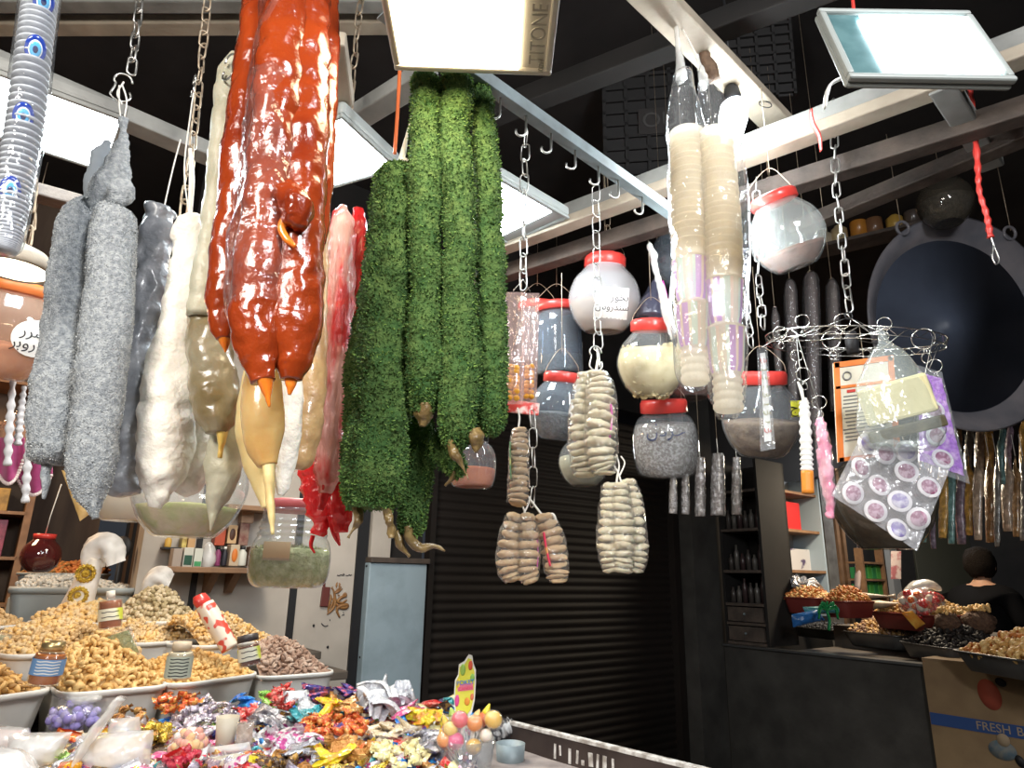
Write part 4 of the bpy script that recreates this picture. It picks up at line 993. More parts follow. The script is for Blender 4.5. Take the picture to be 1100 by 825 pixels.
# ------------------------------------------------------------------ round wire rack and what hangs on it
RC = at(915, 366, 1.38); RR = 87 * mpp(RC)
tiltR = rot('X', .22) @ rot('Y', .06)
t = thing('wire_rack', RC, 'round chrome wire rack with clips hanging on the pale chain', 'rack')
m_chrome = mat('bright_wire', (.70, .70, .66), .25, metal=1)
mb = MB(); mb.torus(RC + tiltR @ V((0, 0, .004)), RR, .0012, tiltR, 64, 5); mb.torus(RC - tiltR @ V((0, 0, .012)), RR * .985, .0010, tiltR, 64, 5); mb.torus(RC - tiltR @ V((0, 0, .006)), RR * .45, .0010, tiltR, 40); mb.build('ring', m_chrome, t)
mb = MB()
for k in range(3):
    a = k * PI * 2 / 3 + .4; mb.tube([RC + tiltR @ V((RR * math.cos(a), RR * math.sin(a), 0)), RC + tiltR @ V((0, 0, .004)), RC + Z * .02], .0012, 6)
    mb.tube([RC + tiltR @ V((RR * .8 * math.cos(a), RR * .8 * math.sin(a), 0)), RC + Z * .055], .0009, 6)
mb.tube([RC + tiltR @ V((RR * (1 if k % 2 else .985) * math.cos(k * PI / 24), RR * (1 if k % 2 else .985) * math.sin(k * PI / 24), .004 if k % 2 else -.012)) for k in range(49)], .0008, 5)
mb.build('spoke', m_chrome, t)
mb = MB(); mb.torus(RC + Z * .058, .008, .0016, rot('X', PI / 2), 20); mb.lathe([(.0, -.03), (.012, -.03), (.014, 0), (.011, .02), (0, .025)], RC - Z * .0, 16); mb.build('hub', m_dark, t)
def clip(px, py, dY=0, r=8):
    c = at(px, py, 1.38 + dY); s = mpp(c); Fc = frame_at(c); b = MB()
    b.torus(c, r * s, .0012, Fc, 24); b.torus(c - Fc.col[1] * (r * 1.9 * s), r * .5 * s, .0010, Fc, 20, 6, 0, .8)
    b.tube([c - Fc.col[1] * (r * s) + Fc.col[0] * .002, c - Fc.col[1] * (r * 1.6 * s) + Fc.col[0] * .003], .001, 5); b.tube([c - Fc.col[1] * (r * s) - Fc.col[0] * .002, c - Fc.col[1] * (r * 1.6 * s) - Fc.col[0] * .003], .001, 5)
    b.build('clip', m_chrome, t)
for c_ in ((838, 358, -.10, 7), (862, 345, .08, 7), (856, 382, .06, 6), (863, 402, .05, 7), (893, 365, .02, 9), (880, 432, -.05, 7), (950, 348, -.03, 7), (992, 364, .0, 11), (1004, 393, .0, 7), (905, 345, .1, 8)): clip(*c_)
# packets
def flat_bag(nm, lab, cat, quadpx, Y, m, th=.012, seed=0, inner=None, group=None, dY=(0, 0, 0, 0), nu=20, nv=24):
    """pillow-shaped film bag through four pixels (TL, TR, BR, BL)"""
    K = [at(q[0], q[1], Y + d) for q, d in zip(quadpx, dY)]; c = (K[0] + K[1]) / 2
    t = thing(nm, c, lab, cat, group); n = (K[1] - K[0]).cross(K[3] - K[0]).normalized()
    if n.dot(CAM - c) < 0: n = -n
    def surf(u, v, sd):
        p = (K[0] * (1 - u) + K[1] * u) * (1 - v) + (K[3] * (1 - u) + K[2] * u) * v
        e = (math.sin(PI * min(max(u, 0), 1)) * math.sin(PI * min(max(v, 0), 1))) ** .5 if 0 < u < 1 and 0 < v < 1 else 0
        return p + n * (sd * th * e + .12 * th * noise.noise(p * 70 + V((seed, 0, sd))))
    for sd in (1, -1):
        mb = MB(); mb.grid(lambda u, v: surf(u, v, sd), nu, nv); mb.build('film', m, t)
    if inner: inner(t, surf, n, K)
    return t
m_jelly_w = mat('white_pink_print', (.70, .70, .72), .4)
# slim clear packet with a text strip
def slim(t, surf, n, K):
    mb = MB(); mb.grid(lambda u, v: surf(.25 + .5 * u, .06 + .86 * v, .55), 6, 20); mb.build('paper_strip', m_paper, t)
    for k in range(9):
        p = surf(.5, .14 + k * .085, .75); Fr = facing(n); m = mat('red_lettering', (.6, .06, .04), .5) if k in (0, 8) else mat('olive_lettering', (.30, .28, .05), .5)
        text_mb('\ufead\ufeb3' if k % 2 else '\ufe8d\ufedd\ufea9', .010, p, Fr).build('lettering', m, t)
flat_bag('slim_packet', 'slim clear packet with a vertical printed strip, leftmost on the rack', 'packet', ((813, 374), (824, 372), (833, 482), (817, 485)), 1.30, m_film, .008, 1, slim)
# twisted white stick with orange end
t = thing('twisted_candle', at(862, 424, 1.3), 'white spiral stick with an orange end on the rack', 'stick')
P, R = pxpath([(863, 430, 3), (864, 436, 5), (866, 480, 6), (867, 508, 6)], 1.30, 60); mb = MB(); mb.tube(P, [r * (1 + .16 * math.sin(i * 1.6)) for i, r in enumerate(R)], 14); mb.build('spiral_stick', m_white_pl, t)
P, R = pxpath([(867, 506, 6.3), (868, 530, 6.3)], 1.30, 8); mb = MB(); mb.tube(P, R, 14); mb.build('orange_end', mat('orange_label', (.72, .25, .03), .4), t)
P, R = pxpath([(863, 432, 1), (861, 420, 2), (857, 410, 1)], 1.30, 8); mb = MB(); mb.tube(P, R, 8); mb.build('tie_string', m_string, t)
# pink bag
P, R = pxpath([(880, 440, 1.5), (881, 452, 5), (884, 475, 10), (887, 505, 11), (891, 535, 9), (893, 557, 3)], 1.32, 40)
t = thing('pink_packet', P[0], 'narrow clear packet stuffed with pink, hanging on the rack', 'packet'); mb = MB(); mb.tube(P, R, 20, True, 0, .7, .003, 60, 1); mb.build('film', m_film, t)
mb = MB(); mb.tube(P[6:], [r * .82 for r in R[6:]], 20, True, 0, .7, .008, 70, 2); mb.build('pink_filling', mat('pink_filling', (.72, .18, .32), .5, (.85, .5, .58), 30), t)
# orange framed card
m_ofr = mat('orange_card_frame', (.75, .20, .03), .5)
def card(t, surf, n, K):
    X = (K[1] - K[0]).normalized(); Y_ = (K[0] - K[3]).normalized(); W = (K[1] - K[0]).length; H = (K[0] - K[3]).length; R = Matrix((X, Y_, n)).transposed(); c = (K[0] + K[1] + K[2] + K[3]) / 4
    mb = MB()
    for (x, y, w, h) in ((-W / 2 + .004, 0, .012, H), (W / 2 - .004, 0, .012, H), (0, H / 2 - .005, W, .012), (0, -H / 2 + .004, W, .008), (-W * .1, H * .24, W * .8, .006)): mb.box(c + n * .004 + X * x + Y_ * y, (w, h, .003), R)
    mb.build('orange_border', m_ofr, t)
    mb = MB(); mb.torus(c + n * .005 - X * W * .30 + Y_ * H * .35, .0085, .0016, R, 20); mb.torus(c + n * .005 + X * W * .05 - Y_ * H * .32, .0085, .0016, R, 20)
    for k in range(13): mb.box(c + n * .004 - X * (W * .02 + .004 * rng.random()) + Y_ * (H * (.14 - k * .037)), (W * (.62 + .1 * rng.random()), .0024, .001), R)
    mb.build('print', mat('grey_print', (.20, .20, .20), .6), t)
    mb = MB(); mb.box(c + n * .0045 - X * W * .24 + Y_ * H * .19, (.018, .006, .001), R); mb.build('red_word', m_red, t)
t = thing('orange_card', at(930, 388, 1.34), 'cream printed card with an orange border behind the clear tied bag', 'card')
K = [at(895, 391, 1.34), at(957, 383, 1.34), at(966, 487, 1.34), at(900, 497, 1.34)]; n_ = (K[3] - K[0]).cross(K[1] - K[0]).normalized(); n_ = n_ if n_.dot(CAM - K[0]) > 0 else -n_
mb = MB(); mb.hexa([k - n_ * .003 for k in K], [k + n_ * .003 for k in K]); mb.build('card', mat('cream_card', (.74, .70, .58), .6), t); card(t, None, n_, K)
# clear tied bag with a pale block
K0 = at(951, 366, 1.22)
P, R = pxpath([(944, 352, 3), (950, 366, 4), (954, 380, 20), (958, 405, 34), (964, 440, 43), (968, 466, 45), (970, 482, 34)], 1.22, 40)
t = thing('tied_bag', P[0], 'clear tied bag holding a pale yellow block, front of the rack', 'bag')
mb = MB(); mb.tube(P, R, 40, True, 0, .45, .006, 30, 4, up=V((0, 1, 0))); mb.build('film', clear('bag_milky', (.95, .97, .97), .16, (.82, .90, .88), .12, bump=.9, bscale=28), t)
Rb = facing(CAM - at(965, 435, 1.22)) @ rot('Z', .18); c = at(963, 430, 1.24); s = mpp(c)
mb = MB(); mb.box(c, (68 * s, 42 * s, .03), Rb); mb.build('pale_block', mat('pale_yellow_block', (.72, .66, .38), .6, (.6, .54, .3), 14), t, bev=.006)
mb = MB(); mb.box(c - Rb.col[1] * 32 * s + Rb.col[2] * .008, (74 * s, 12 * s, .02), Rb)
mb.build('dark_base', mat('dark_olive_base', (.10, .085, .04), .5, (.05, .04, .02), 40), t, bev=.003)
# bag of round stickers
m_disc = mat('white_disc', (.80, .78, .80), .4); m_mauve = mat('mauve_print', (.28, .08, .16), .5, (.60, .40, .50), 90, lo=.45, hi=.58); m_violet = mat('violet_print', (.25, .2, .45), .5, (.6, .58, .7), 60, lo=.45, hi=.6)
def discs(pos):
    def f(t, surf, n, K):
        for u, v, mm in pos:
            p = surf(u, v, .35); R = facing(n) @ rot('X', rng.uniform(-.3, .3)) @ rot('Y', rng.uniform(-.3, .3)); s = .021
            b = MB(); b.lathe([(0, -.001), (s, -.001), (s * 1.03, .0005), (s, .002), (0, .002)], p, 26, 0, R); d = b.build('round_badge', m_disc, t)
            b = MB(); b.lathe([(s * .72, .0022), (s * .70, .003), (0, .0032)], p, 24, 0, R, True, True, 1.0); b.build('printed_centre', mm, d)
    return f
flat_bag('badge_bag', 'clear bag of round white badges with mauve centres, below the card', 'bag', ((930, 458), (1022, 500), (985, 592), (893, 532)), 1.30, clear('hazy_badge_film', (.97, .97, .98), .22, (.86, .86, .90), .1, bump=1, bscale=30, edge=1.45), .018, 6,
         discs([(.30, .22, m_mauve), (.58, .30, m_mauve), (.86, .34, m_mauve), (.14, .52, m_mauve), (.38, .60, m_mauve), (.64, .64, m_violet), (.88, .70, m_mauve), (.18, .84, m_mauve), (.46, .88, m_mauve), (.74, .92, m_violet), (.1, .2, m_violet), (.5, .08, m_violet)]))
def purple(t, surf, n, K):
    mb = MB(); mb.grid(lambda u, v: surf(.06 + .88 * u, .06 + .88 * v, -.3) + n * (.004 * noise.noise(V((u * 14, v * 14, 3)))), 24, 30); mb.build('purple_filling', mat('purple_glitter', (.38, .12, .62), .25, (.66, .42, .78), 55, lo=.42, hi=.62, bump=1, bscale=80), t)
    discs([(.42, .42, m_mauve), (.40, .66, m_mauve), (.50, .86, m_mauve)])(t, surf, n, K)
flat_bag('purple_bag', 'clear bag of purple glitter beads at right side of the rack', 'bag', ((985, 392), (1012, 400), (1042, 520), (985, 500)), 1.36, m_film, .014, 8, purple, dY=(0, 0, 0, -.02))
# dangling end, right: red cord with wire loop; red ribbon; white tie on the lamp
t = thing('hanging_rope', at(1045, 95, 1.32), 'long red cord with a bent wire loop hanging at upper right', 'cord')
mb = MB(); q, r = pxpath([(1042, 92, 2), (1046, 130, 3.2), (1050, 175, 3), (1052, 205, 2.5), (1060, 232, 2.8), (1064, 255, 3.2)], 1.32, 60); mb.tube(q, [x * (1 + .2 * math.sin(i * 1.3)) for i, x in enumerate(r)], 8); mb.build('cord', m_red, t)
mb = MB(); q, r = pxpath([(1064, 252, 1), (1068, 265, 1), (1073, 278, 1), (1070, 284, 1), (1066, 276, 1), (1068, 262, 1)], 1.32, 30); mb.tube(q, r, 6); mb.build('wire_loop', m_steel, t)
mb = MB(); q, r = pxpath([(871, 118, 3.5), (873, 132, 4), (880, 146, 4), (882, 162, 3)], atz(871, 140, 2.42).y - .05, 20); mb.tube(q, r, 8, True, 0, .3); tag(mb.build('red_ribbon', m_red), 'short red ribbon tied on the cream plank', 'ribbon')
t = thing('tied_strip', at(917, 0, 1.0), 'red and white plastic strips knotted under the upper right lamp', 'strip')
mb = MB(); q, r = pxpath([(915, -10, 1.6), (918, 20, 2), (921, 42, 2.5), (926, 55, 1.5)], .93, 24); mb.tube(q, r, 8); mb.build('red_strip', m_red, t)
mb = MB(); q, r = pxpath([(920, 35, 1.5), (917, 60, 2), (918, 75, 2.5), (908, 82, 3), (893, 90, 4), (888, 102, 5), (886, 116, 3)], .95, 40); mb.tube(q, r, 8, True, 0, .4, .002, 80); mb.build('white_strip', m_white_pl, t)
mb = MB(); q, r = pxpath([(916, 76, 2), (926, 77, 4), (934, 76, 3), (936, 86, 1)], .95, 20); mb.tube(q, r, 8, True, 0, .4); mb.build('white_strip', m_white_pl, t)

# sticks packed in film, hanging below the seed jar
m_pack = mat('grey_stick_pack', (.20, .18, .17), .25, (.48, .46, .46), 60, coat=.7, bump=1, bscale=90, lo=.5, hi=.68)
for k, (x, y0, y1, w) in enumerate(((723, 512, 552, 7), (736, 508, 553, 7), (752, 492, 555, 9), (771, 488, 554, 12), (791, 492, 553, 8))):
    P, R = pxpath([(x, y0, w * .8), (x, (y0 + y1) / 2, w), (x, y1, w)], 2.05, 24); t = thing('stick_pack', P[0], 'grey film pack of sticks hanging in the row, ' + ('leftmost', 'second from the left', 'middle one', 'widest one', 'rightmost')[k], 'pack', 'row of film packs above the dark cabinet')
    mb = MB(); mb.tube(P, R, 14, True, 0, .6, .003, 80, k); mb.build('film_pack', m_pack, t)
    mb = MB(); mb.tube([P[0], P[0] + Z * .05], .001, 5); mb.build('tie', m_string, t)
# dark glittering film tubes behind the rack
m_tubef = clear('smoky_film', (.62, .58, .56), .12, (.35, .32, .32), .12, bump=1, bscale=60, edge=1.45)
for k, (x, y0, y1, w) in enumerate(((848, 300, 455, 9), (870, 292, 470, 11), (893, 300, 440, 9), (832, 330, 420, 6))):
    P, R = pxpath([(x, y0, w * .4), (x + 1, y0 + 14, w), (x + 3, (y0 + y1) / 2, w), (x + 5, y1, w * .9)], 1.95, 40)
    t = thing('film_tube', P[0], 'dark tall film tube behind the wire rack, ' + ('second from left', 'third and tallest', 'rightmost', 'leftmost and thin')[k], 'packet', 'film tubes behind the wire rack')
    mb = MB(); mb.tube(P, R, 18, True, 0, .7, .003, 60, k); mb.build('film', m_tubef, t)
    mb = MB(); mb.tube(P[3:], [r * .75 for r in R[3:]], 14, True, 0, .7); mb.build('contents', mat('dark_sticks', (.07, .055, .05), .6, (.14, .11, .1), 50, stretch=(1, 1, .1)), t)
# the big round pan
PC = at(1040, 345, 2.75); ps = mpp(PC); PR = 118 * ps; pn = (V((.15, -1, -.12))).normalized(); Rp = facing(pn)
t = thing('round_pan', PC + Z * PR, 'huge dark blue round pan hanging upright at the right', 'pan')
m_pan = mat('dark_blue_enamel', (.10, .12, .17), .42, (.075, .09, .13), 4); m_panrim = mat('worn_pan_rim', (.22, .20, .21), .4, (.13, .13, .15), 6)
mb = MB(); mb.lathe([(PR * 1.0, .0), (PR * .99, .005), (PR * .84, -.06), (PR * .82, -.066)], PC, 64, 0, Rp, False); mb.lathe([(PR * .82, -.07), (PR * .86, -.07), (PR * 1.01, 0.0), (PR * 1.0, .003)], PC, 64, 0, Rp, False); mb.build('rim', m_panrim, t)
mb = MB(); mb.lathe([(PR * .83, -.066), (PR * .82, -.068), (0, -.068)], PC, 64, 0, Rp); mb.build('base', m_pan, t)
for a in (2.2, 1.05):
    p = PC + Rp @ V((math.cos(a) * PR * 1.03, math.sin(a) * PR * 1.03, 0)); b = MB(); b.torus(p, .03, .007, Rp @ rot('Z', a), 20, 8, 0, 1.0); b.build('handle', m_panrim, t)
# ------------------------------------------------------------------ stand, trays and nuts
m_stand = mat('dark_stand_board', (.10, .08, .065), .7, (.06, .05, .04), 6)
t = thing('display_stand', F(-1.6, .6, 0), 'dark stepped stand carrying the nut trays', 'stand')
for k, (b0, b1, z1) in enumerate(((.50, 1.06, .965), (.24, .50, 1.045), (-.28, .24, 1.09))):
    mb = MB(); fbox(mb, -2.9, (-.60, -.60, A_EDGE - .06)[k], b0, b1, z1 - .03, z1); mb.build('step_board', m_stand, t, bev=.004)
mb = MB(); fbox(mb, A_EDGE - .06, -.6, .03, .24, 1.06, 1.09); mb.build('step_board', m_stand, t, bev=.004)
mb = MB(); fbox(mb, -2.85, -.65, .95, 1.0, 0, .935); mb.build('front_panel', m_stand, t)
mb = MB(); fbox(mb, -2.85, -.65, .05, .1, 0, 1.015); mb.build('rear_panel', m_stand, t)
def rrect(w, d, r, z, n=6):
    out = []
    for cx, cy, a0 in ((w / 2 - r, d / 2 - r, 0), (-w / 2 + r, d / 2 - r, PI / 2), (-w / 2 + r, -d / 2 + r, PI), (w / 2 - r, -d / 2 + r, 1.5 * PI)):
        for k in range(n + 1):
            a = a0 + PI / 2 * k / n; out.append(V((cx + r * math.cos(a), cy + r * math.sin(a), z)))
    return out
def nutmesh(kind):
    mb = MB()
    if kind == 'cashew':
        P = [V((math.cos(a) * .42, 0, math.sin(a) * .5)) for a in [PI * (.0 + 1.1 * i / 6) for i in range(7)]]; mb.tube(P, [.12, .22, .26, .27, .25, .21, .1], 7)
    elif kind == 'peanut': mb.tube([V((x, 0, 0)) for x in (-.55, -.48, -.3, -.08, .05, .3, .48, .55)], [.08, .22, .30, .23, .23, .31, .2, .07], 7)
    elif kind == 'almond': mb.tube([V((x, 0, 0)) for x in (-.55, -.42, -.15, .15, .42, .55)], [.06, .22, .32, .30, .17, .03], 7, True, 0, .65)
    elif kind == 'pistachio': mb.ball((0, 0, 0), (.48, .32, .33), 8, 6)
    else: mb.ball((0, 0, 0), (.42, .28, .24), 7, 5)
    return mb
NUT = {k: nutmesh(k) for k in ('cashew', 'peanut', 'almond', 'pistachio', 'bean')}
def put(mb, src, p, R, s, mi=0):
    o = len(mb.v); p = V(p)
    Mx = np.array(R) * s; arr = np.array(src.v) @ Mx.T + np.array(p)
    mb.v.extend(map(tuple, arr.tolist())); mb.f.extend(tuple(i + o for i in f) for f in src.f); mb.m.extend([mi] * len(src.f)); mb.sm.extend([True] * len(src.f))
m_tray = mat('white_tub_plastic', (.74, .73, .70), .4, (.66, .65, .62), 5)
m_traygrey = mat('grey_tub_plastic', (.34, .38, .39), .45)
GT = 'plastic tubs of nuts'
def tray(label, pl, pr, zr, depth, h, kind, nm, heapH, ns, apex=(0, 0), m=m_tray, indiv=0, ilabel=None, igroup=None, iname=None, heaplabel='', power=1.0, over=.0, nmats=None, Y=None):
    L, Rr_ = (atz(pl[0], pl[1], zr), atz(pr[0], pr[1], zr)) if Y is None else (at(pl[0], pl[1], Y[0]), at(pr[0], pr[1], Y[1]))
    if Y is not None: L.z = Rr_.z = (L.z + Rr_.z) / 2
    x = Rr_ - L; W = x.length; x.normalize(); y = V((-x.y, x.x, 0))
    if y.y < 0: y = -y
    c = (L + Rr_) / 2 + y * depth / 2; Q = Matrix((x, y, Z)).transposed(); base = c - Z * h
    t = thing('plastic_tub', base, label, 'tub', GT)
    mb = MB(); r = .05; loops = [rrect(W * .82, depth * .80, r * .8, 0), rrect(W * .84, depth * .82, r * .8, .004), rrect(W * .965, depth * .95, r, h * .86), rrect(W * .975, depth * .96, r, h * .97), rrect(W * .965, depth * .95, r, h * .97), rrect(W * .83, depth * .80, r * .8, .012)]
    n = len(loops[0]); mb.add([base + Q @ p for l in loops for p in l], [(i * n + k, i * n + (k + 1) % n, (i + 1) * n + (k + 1) % n, (i + 1) * n + k) for i in range(5) for k in range(n)] + [tuple(range(n - 1, -1, -1)), tuple(5 * n + k for k in range(n))])
    mb.build('tub', m, t)
    mb = MB(); loops = [rrect(W * .972, depth * .957, r, h * .90), rrect(W * 1.0, depth, r * 1.1, h * .89), rrect(W * 1.01, depth * 1.01, r * 1.1, h * .96), rrect(W * 1.0, depth, r * 1.1, h), rrect(W * .965, depth * .95, r, h * .99)]
    mb.add([base + Q @ p for l in loops for p in l], [(i * n + k, i * n + (k + 1) % n, (i + 1) * n + (k + 1) % n, (i + 1) * n + k) for i in range(4) for k in range(n)]); mb.build('rim', m, t)
    r2 = random.Random(int(pl[0] * 13 + pl[1]))
    def hz(u, v):
        a = max(0, 1 - abs(u - apex[0]) ** 2 / (1 + abs(apex[0])) ** 2) * max(0, 1 - abs(v - apex[1]) ** 2 / (1 + abs(apex[1])) ** 2)
        return h * .93 + heapH * a ** power + .006 * noise.noise(V((u * 3, v * 3, pl[0])))
    def pos(u, v): return base + Q @ V((u * W * .46, v * depth * .445, hz(u, v)))
    mats = nmats or [nm]
    hp = MB(); hp.grid(lambda a, b: pos(a * 2 - 1, b * 2 - 1) - Z * ns * .25, 22, 16)
    # skirt so the heap is closed underneath
    mb = MB(); mb.v = list(hp.v); mb.f = list(hp.f); mb.m = [0] * len(hp.f); mb.sm = [True] * len(hp.f)
    nx, ny = max(4, int(W * .94 / (ns * .50))), max(4, int(depth * .93 / (ns * .50))); cells = [(i, j) for i in range(nx) for j in range(ny)]
    spots = []
    for i, j in cells:
        u = (i + r2.uniform(.1, .9)) / nx * 2 - 1; v = (j + r2.uniform(.1, .9)) / ny * 2 - 1
        if abs(u) > .86 and abs(v) > .80: continue
        spots.append((pos(u, v) + Z * r2.uniform(-.15, .3) * ns, u, v))
    spots.sort(key=lambda q: (q[0] - CAM).length)
    top = thing if False else None
    for k, (p, u, v) in enumerate(spots):
        if k < indiv: continue
        put(mb, NUT[kind], p, randrot(), ns * r2.uniform(.85, 1.15), r2.randrange(len(mats)))
    o = mb.build('nut_heap', mats); tag(o, heaplabel, 'nuts', 'heaps of nuts in the tubs', 'stuff')
    if indiv:
        mes = []
        for q in mats:
            me = NUT[kind].mesh(iname, q); mes.append(me)
        for p, u, v in spots[:indiv]:
            o = bpy.data.objects.new(iname, r2.choice(mes)); COL.objects.link(o); s = ns * r2.uniform(.85, 1.15)
            o.matrix_basis = Matrix.Translation(p) @ (randrot() * s).to_4x4(); tag(o, ilabel, 'nut', igroup)
    return t, pos
n_gold = mat('golden_cashew', (.66, .40, .13), .5, (.74, .52, .24), 30)
n_gold2 = mat('toasted_cashew', (.56, .30, .08), .5, (.66, .42, .16), 30)
n_tan = mat('tan_peanut_shell', (.62, .43, .22), .65, (.50, .32, .14), 40)
n_tan2 = mat('pale_peanut_shell', (.70, .54, .32), .65, (.60, .42, .22), 40)
n_brown = mat('dusty_almond_skin', (.36, .24, .18), .7, (.28, .17, .12), 40)
n_brown2 = mat('pale_almond_skin', (.44, .32, .25), .7)
n_pist = mat('pistachio_shell', (.46, .36, .22), .6, (.34, .27, .14), 40); n_pist2 = mat('pistachio_shell_light', (.58, .48, .32), .6)
n_white = mat('white_bean', (.62, .60, .55), .5); n_white2 = mat('grey_bean', (.48, .47, .44), .5)
n_dark = mat('roasted_brown_nut', (.40, .22, .07), .5, (.30, .15, .04), 30)
n_orange = mat('orange_dried_piece', (.55, .20, .05), .6, (.45, .14, .03), 30)
trayB = tray('front tub heaped with golden cashews, centre of the front row', (66, 745), (185, 735), 1.11, .37, .14, 'cashew', n_gold, .118, .024, (-.05, .05), indiv=170, ilabel='golden cashew lying on the centre front tub heap', igroup='cashews in the centre front tub', iname='cashew', heaplabel='heap of golden cashews filling the centre front tub', nmats=[n_gold, n_gold2, n_gold])
trayC = tray('front tub of golden nuts, between the cashew tub and the almond tub', (189, 735), (284, 722), 1.11, .28, .13, 'peanut', n_gold, .058, .023, (.1, .2), indiv=130, ilabel='golden nut lying on the heap right of the cashew tub', igroup='nuts in the right front tub', iname='roasted_nut', heaplabel='heap of golden nuts with two jars stuck in it', nmats=[n_gold, n_gold2])
trayA = tray('front tub of toasted brown nuts at the left edge', (-75, 757), (64, 738), 1.11, .42, .16, 'almond', n_dark, .10, .025, (-.1, .2), heaplabel='heap of toasted brown nuts at the left edge', nmats=[n_dark, n_gold2, n_dark])
trayD = tray('small front tub heaped with dusty brown almonds, rightmost', (279, 727), (364, 721), 1.10, .30, .13, 'almond', n_brown, .095, .022, (-.25, .1), heaplabel='heap of dusty brown almonds at the right end', nmats=[n_brown, n_brown2, n_brown])
trayE = tray('second row tub of pale peanuts behind the grey labelled jar', (148, 691), (225, 685), 1.18, .24, .13, 'peanut', n_tan2, .062, .022, (-.1, .3), heaplabel='heap of pale peanuts behind the grey labelled jar', nmats=[n_tan2, n_gold, n_tan2])
trayF = tray('second row tub with a broad heap of peanuts behind the cashews', (14, 704), (150, 694), 1.175, .34, .13, 'peanut', n_tan, .08, .022, (.1, .2), heaplabel='broad heap of tan peanuts behind the cashews', nmats=[n_tan2, n_tan, n_gold])
trayG = tray('tub of tan peanuts beside the white wall panel', (216, 694), (306, 686), 1.175, .24, .12, 'peanut', n_tan, .095, .022, (-.3, .3), heaplabel='sloping heap of tan peanuts beside the white wall panel', nmats=[n_tan, n_gold2, n_tan2])
trayH = tray('third row tub of pale nuts at the left edge below the grey tub', (-45, 676), (42, 669), 1.225, .28, .12, 'peanut', n_tan2, .075, .023, (.0, .1), heaplabel='heap of pale nuts below the grey tub', nmats=[n_tan2, n_tan])
trayI = tray('third row tub of golden nuts behind the yellow labelled jar', (88, 670), (172, 664), 1.225, .26, .12, 'peanut', n_gold, .065, .025, (-.1, .1), heaplabel='heap of golden nuts behind the yellow labelled jar', nmats=[n_gold, n_tan2])
trayJ = tray('third row tub of pistachios under the shelf', (174, 668), (222, 664), 1.235, .24, .12, 'pistachio', n_pist, .11, .024, (.0, .1), heaplabel='heap of pistachios under the wall shelf', nmats=[n_pist, n_pist2])
trayK = tray('wide grey tub of white beans at the back left', (4, 631), (140, 631), None, .30, .22, 'bean', n_white, .05, .024, (-.55, .1), Y=(2.55, 2.66), m=m_traygrey, heaplabel='heap of white beans in the wide grey tub', nmats=[n_white, n_white2])
trayL = tray('grey tub behind the white beans holding brown and orange pieces', (14, 616), (112, 615), None, .24, .10, 'almond', n_orange, .05, .024, (.5, .0), Y=(2.86, 2.98), m=m_traygrey, heaplabel='heap of orange pieces behind the white beans', nmats=[n_orange, n_orange, n_dark])
t = thing('crate', trayK[0].location, 'grey crate standing under the bean tubs', 'crate')
pk = trayK[0].location
mb = MB(); mb.box((pk.x, pk.y, (1.09 + pk.z) / 2), (.38, .22, max(.02, pk.z - 1.09)), rot('Z', -.1)); mb.build('body', m_traygrey, t, bev=.006)
pk = trayL[0].location; mb = MB(); mb.box((pk.x, pk.y, (1.09 + pk.z) / 2), (.34, .18, pk.z - 1.09), rot('Z', -.1)); mb.build('rear_half', m_traygrey, t, bev=.006)
# small tub of pale mix in a bag, left
P0_ = atz(8, 700, 1.2)

# jars, cones and bags stuck in the nuts
def bottle(label, base_px, top_px, w, Y, liq, lab_m, cap_m, prof, lab=(.30, .62), textm=None, cat='jar', lines=3):
    b_, tp = at(base_px[0], base_px[1], Y), at(top_px[0], top_px[1], Y); ax = (tp - b_); H = ax.length; Q = ax.to_track_quat('Z', 'Y').to_matrix(); r = w * mpp(b_)
    t = thing('honey_jar', b_, label, cat, 'jars stuck in the nuts'); pf = [(a * r, z * H) for a, z in prof]; q = [(float(a), float(z)) for a, z in spline(pf, 30)]
    mb = MB(); mb.lathe(q, b_, 28, 0, Q); mb.build('glass', clear('bottle_wall', (.96, .96, .95), .05, (.9, .9, .9), .05), t)
    mb = MB(); q2 = [(max(a * .93, .0005), z + .004) for a, z in q if z < H * .74]; mb.lathe(q2, b_, 28, 0, Q); mb.build('liquid', liq, t)
    mb = MB(); rr = max(a for a, z in q) * 1.015; z0, z1 = lab[0] * H, lab[1] * H
    mb.lathe([(rr, z0), (rr, z1)], b_, 28, 0, Q, False); mb.build('paper_label', lab_m, t)
    if textm:
        mb = MB(); f0 = math.atan2(*reversed([(Q.transposed() @ (CAM - b_))[i] for i in (0, 1)]))
        for k in range(lines):
            z = z1 - (k + .7) * (z1 - z0) / (lines + .4); vs = []
            for j in range(13):
                a = f0 - .75 + 1.5 * j / 12
                for dz in (-.0012, .0012): vs.append(b_ + Q @ V((rr * 1.012 * math.cos(a), rr * 1.012 * math.sin(a), z + dz + (.0008 * math.sin(j * 5.3)))))
            mb.add(vs, [(2 * j, 2 * j + 2, 2 * j + 3, 2 * j + 1) for j in range(12)])
        mb.build('print_line', textm, t)
    mb = MB(); rc = q[-1][0] * 1.12; mb.lathe([(rc, H * .985 - .012), (rc * 1.02, H - .004), (rc * .96, H + .006), (0, H + .007)], b_, 28, 0, Q); mb.build('cap', cap_m, t)
    return t
HJ = [(.0, 0), (.85, .0), (1.0, .06), (1.0, .62), (.95, .72), (.70, .84), (.66, .92), (.66, 1.0)]
m_honeyliq = mat('honey', (.42, .13, .03), .15, coat=.5, sss=.3); m_brownliq = mat('dark_syrup', (.13, .045, .03), .15, coat=.5)
m_goldcap = mat('gold_cap', (.60, .45, .22), .3, metal=.8)
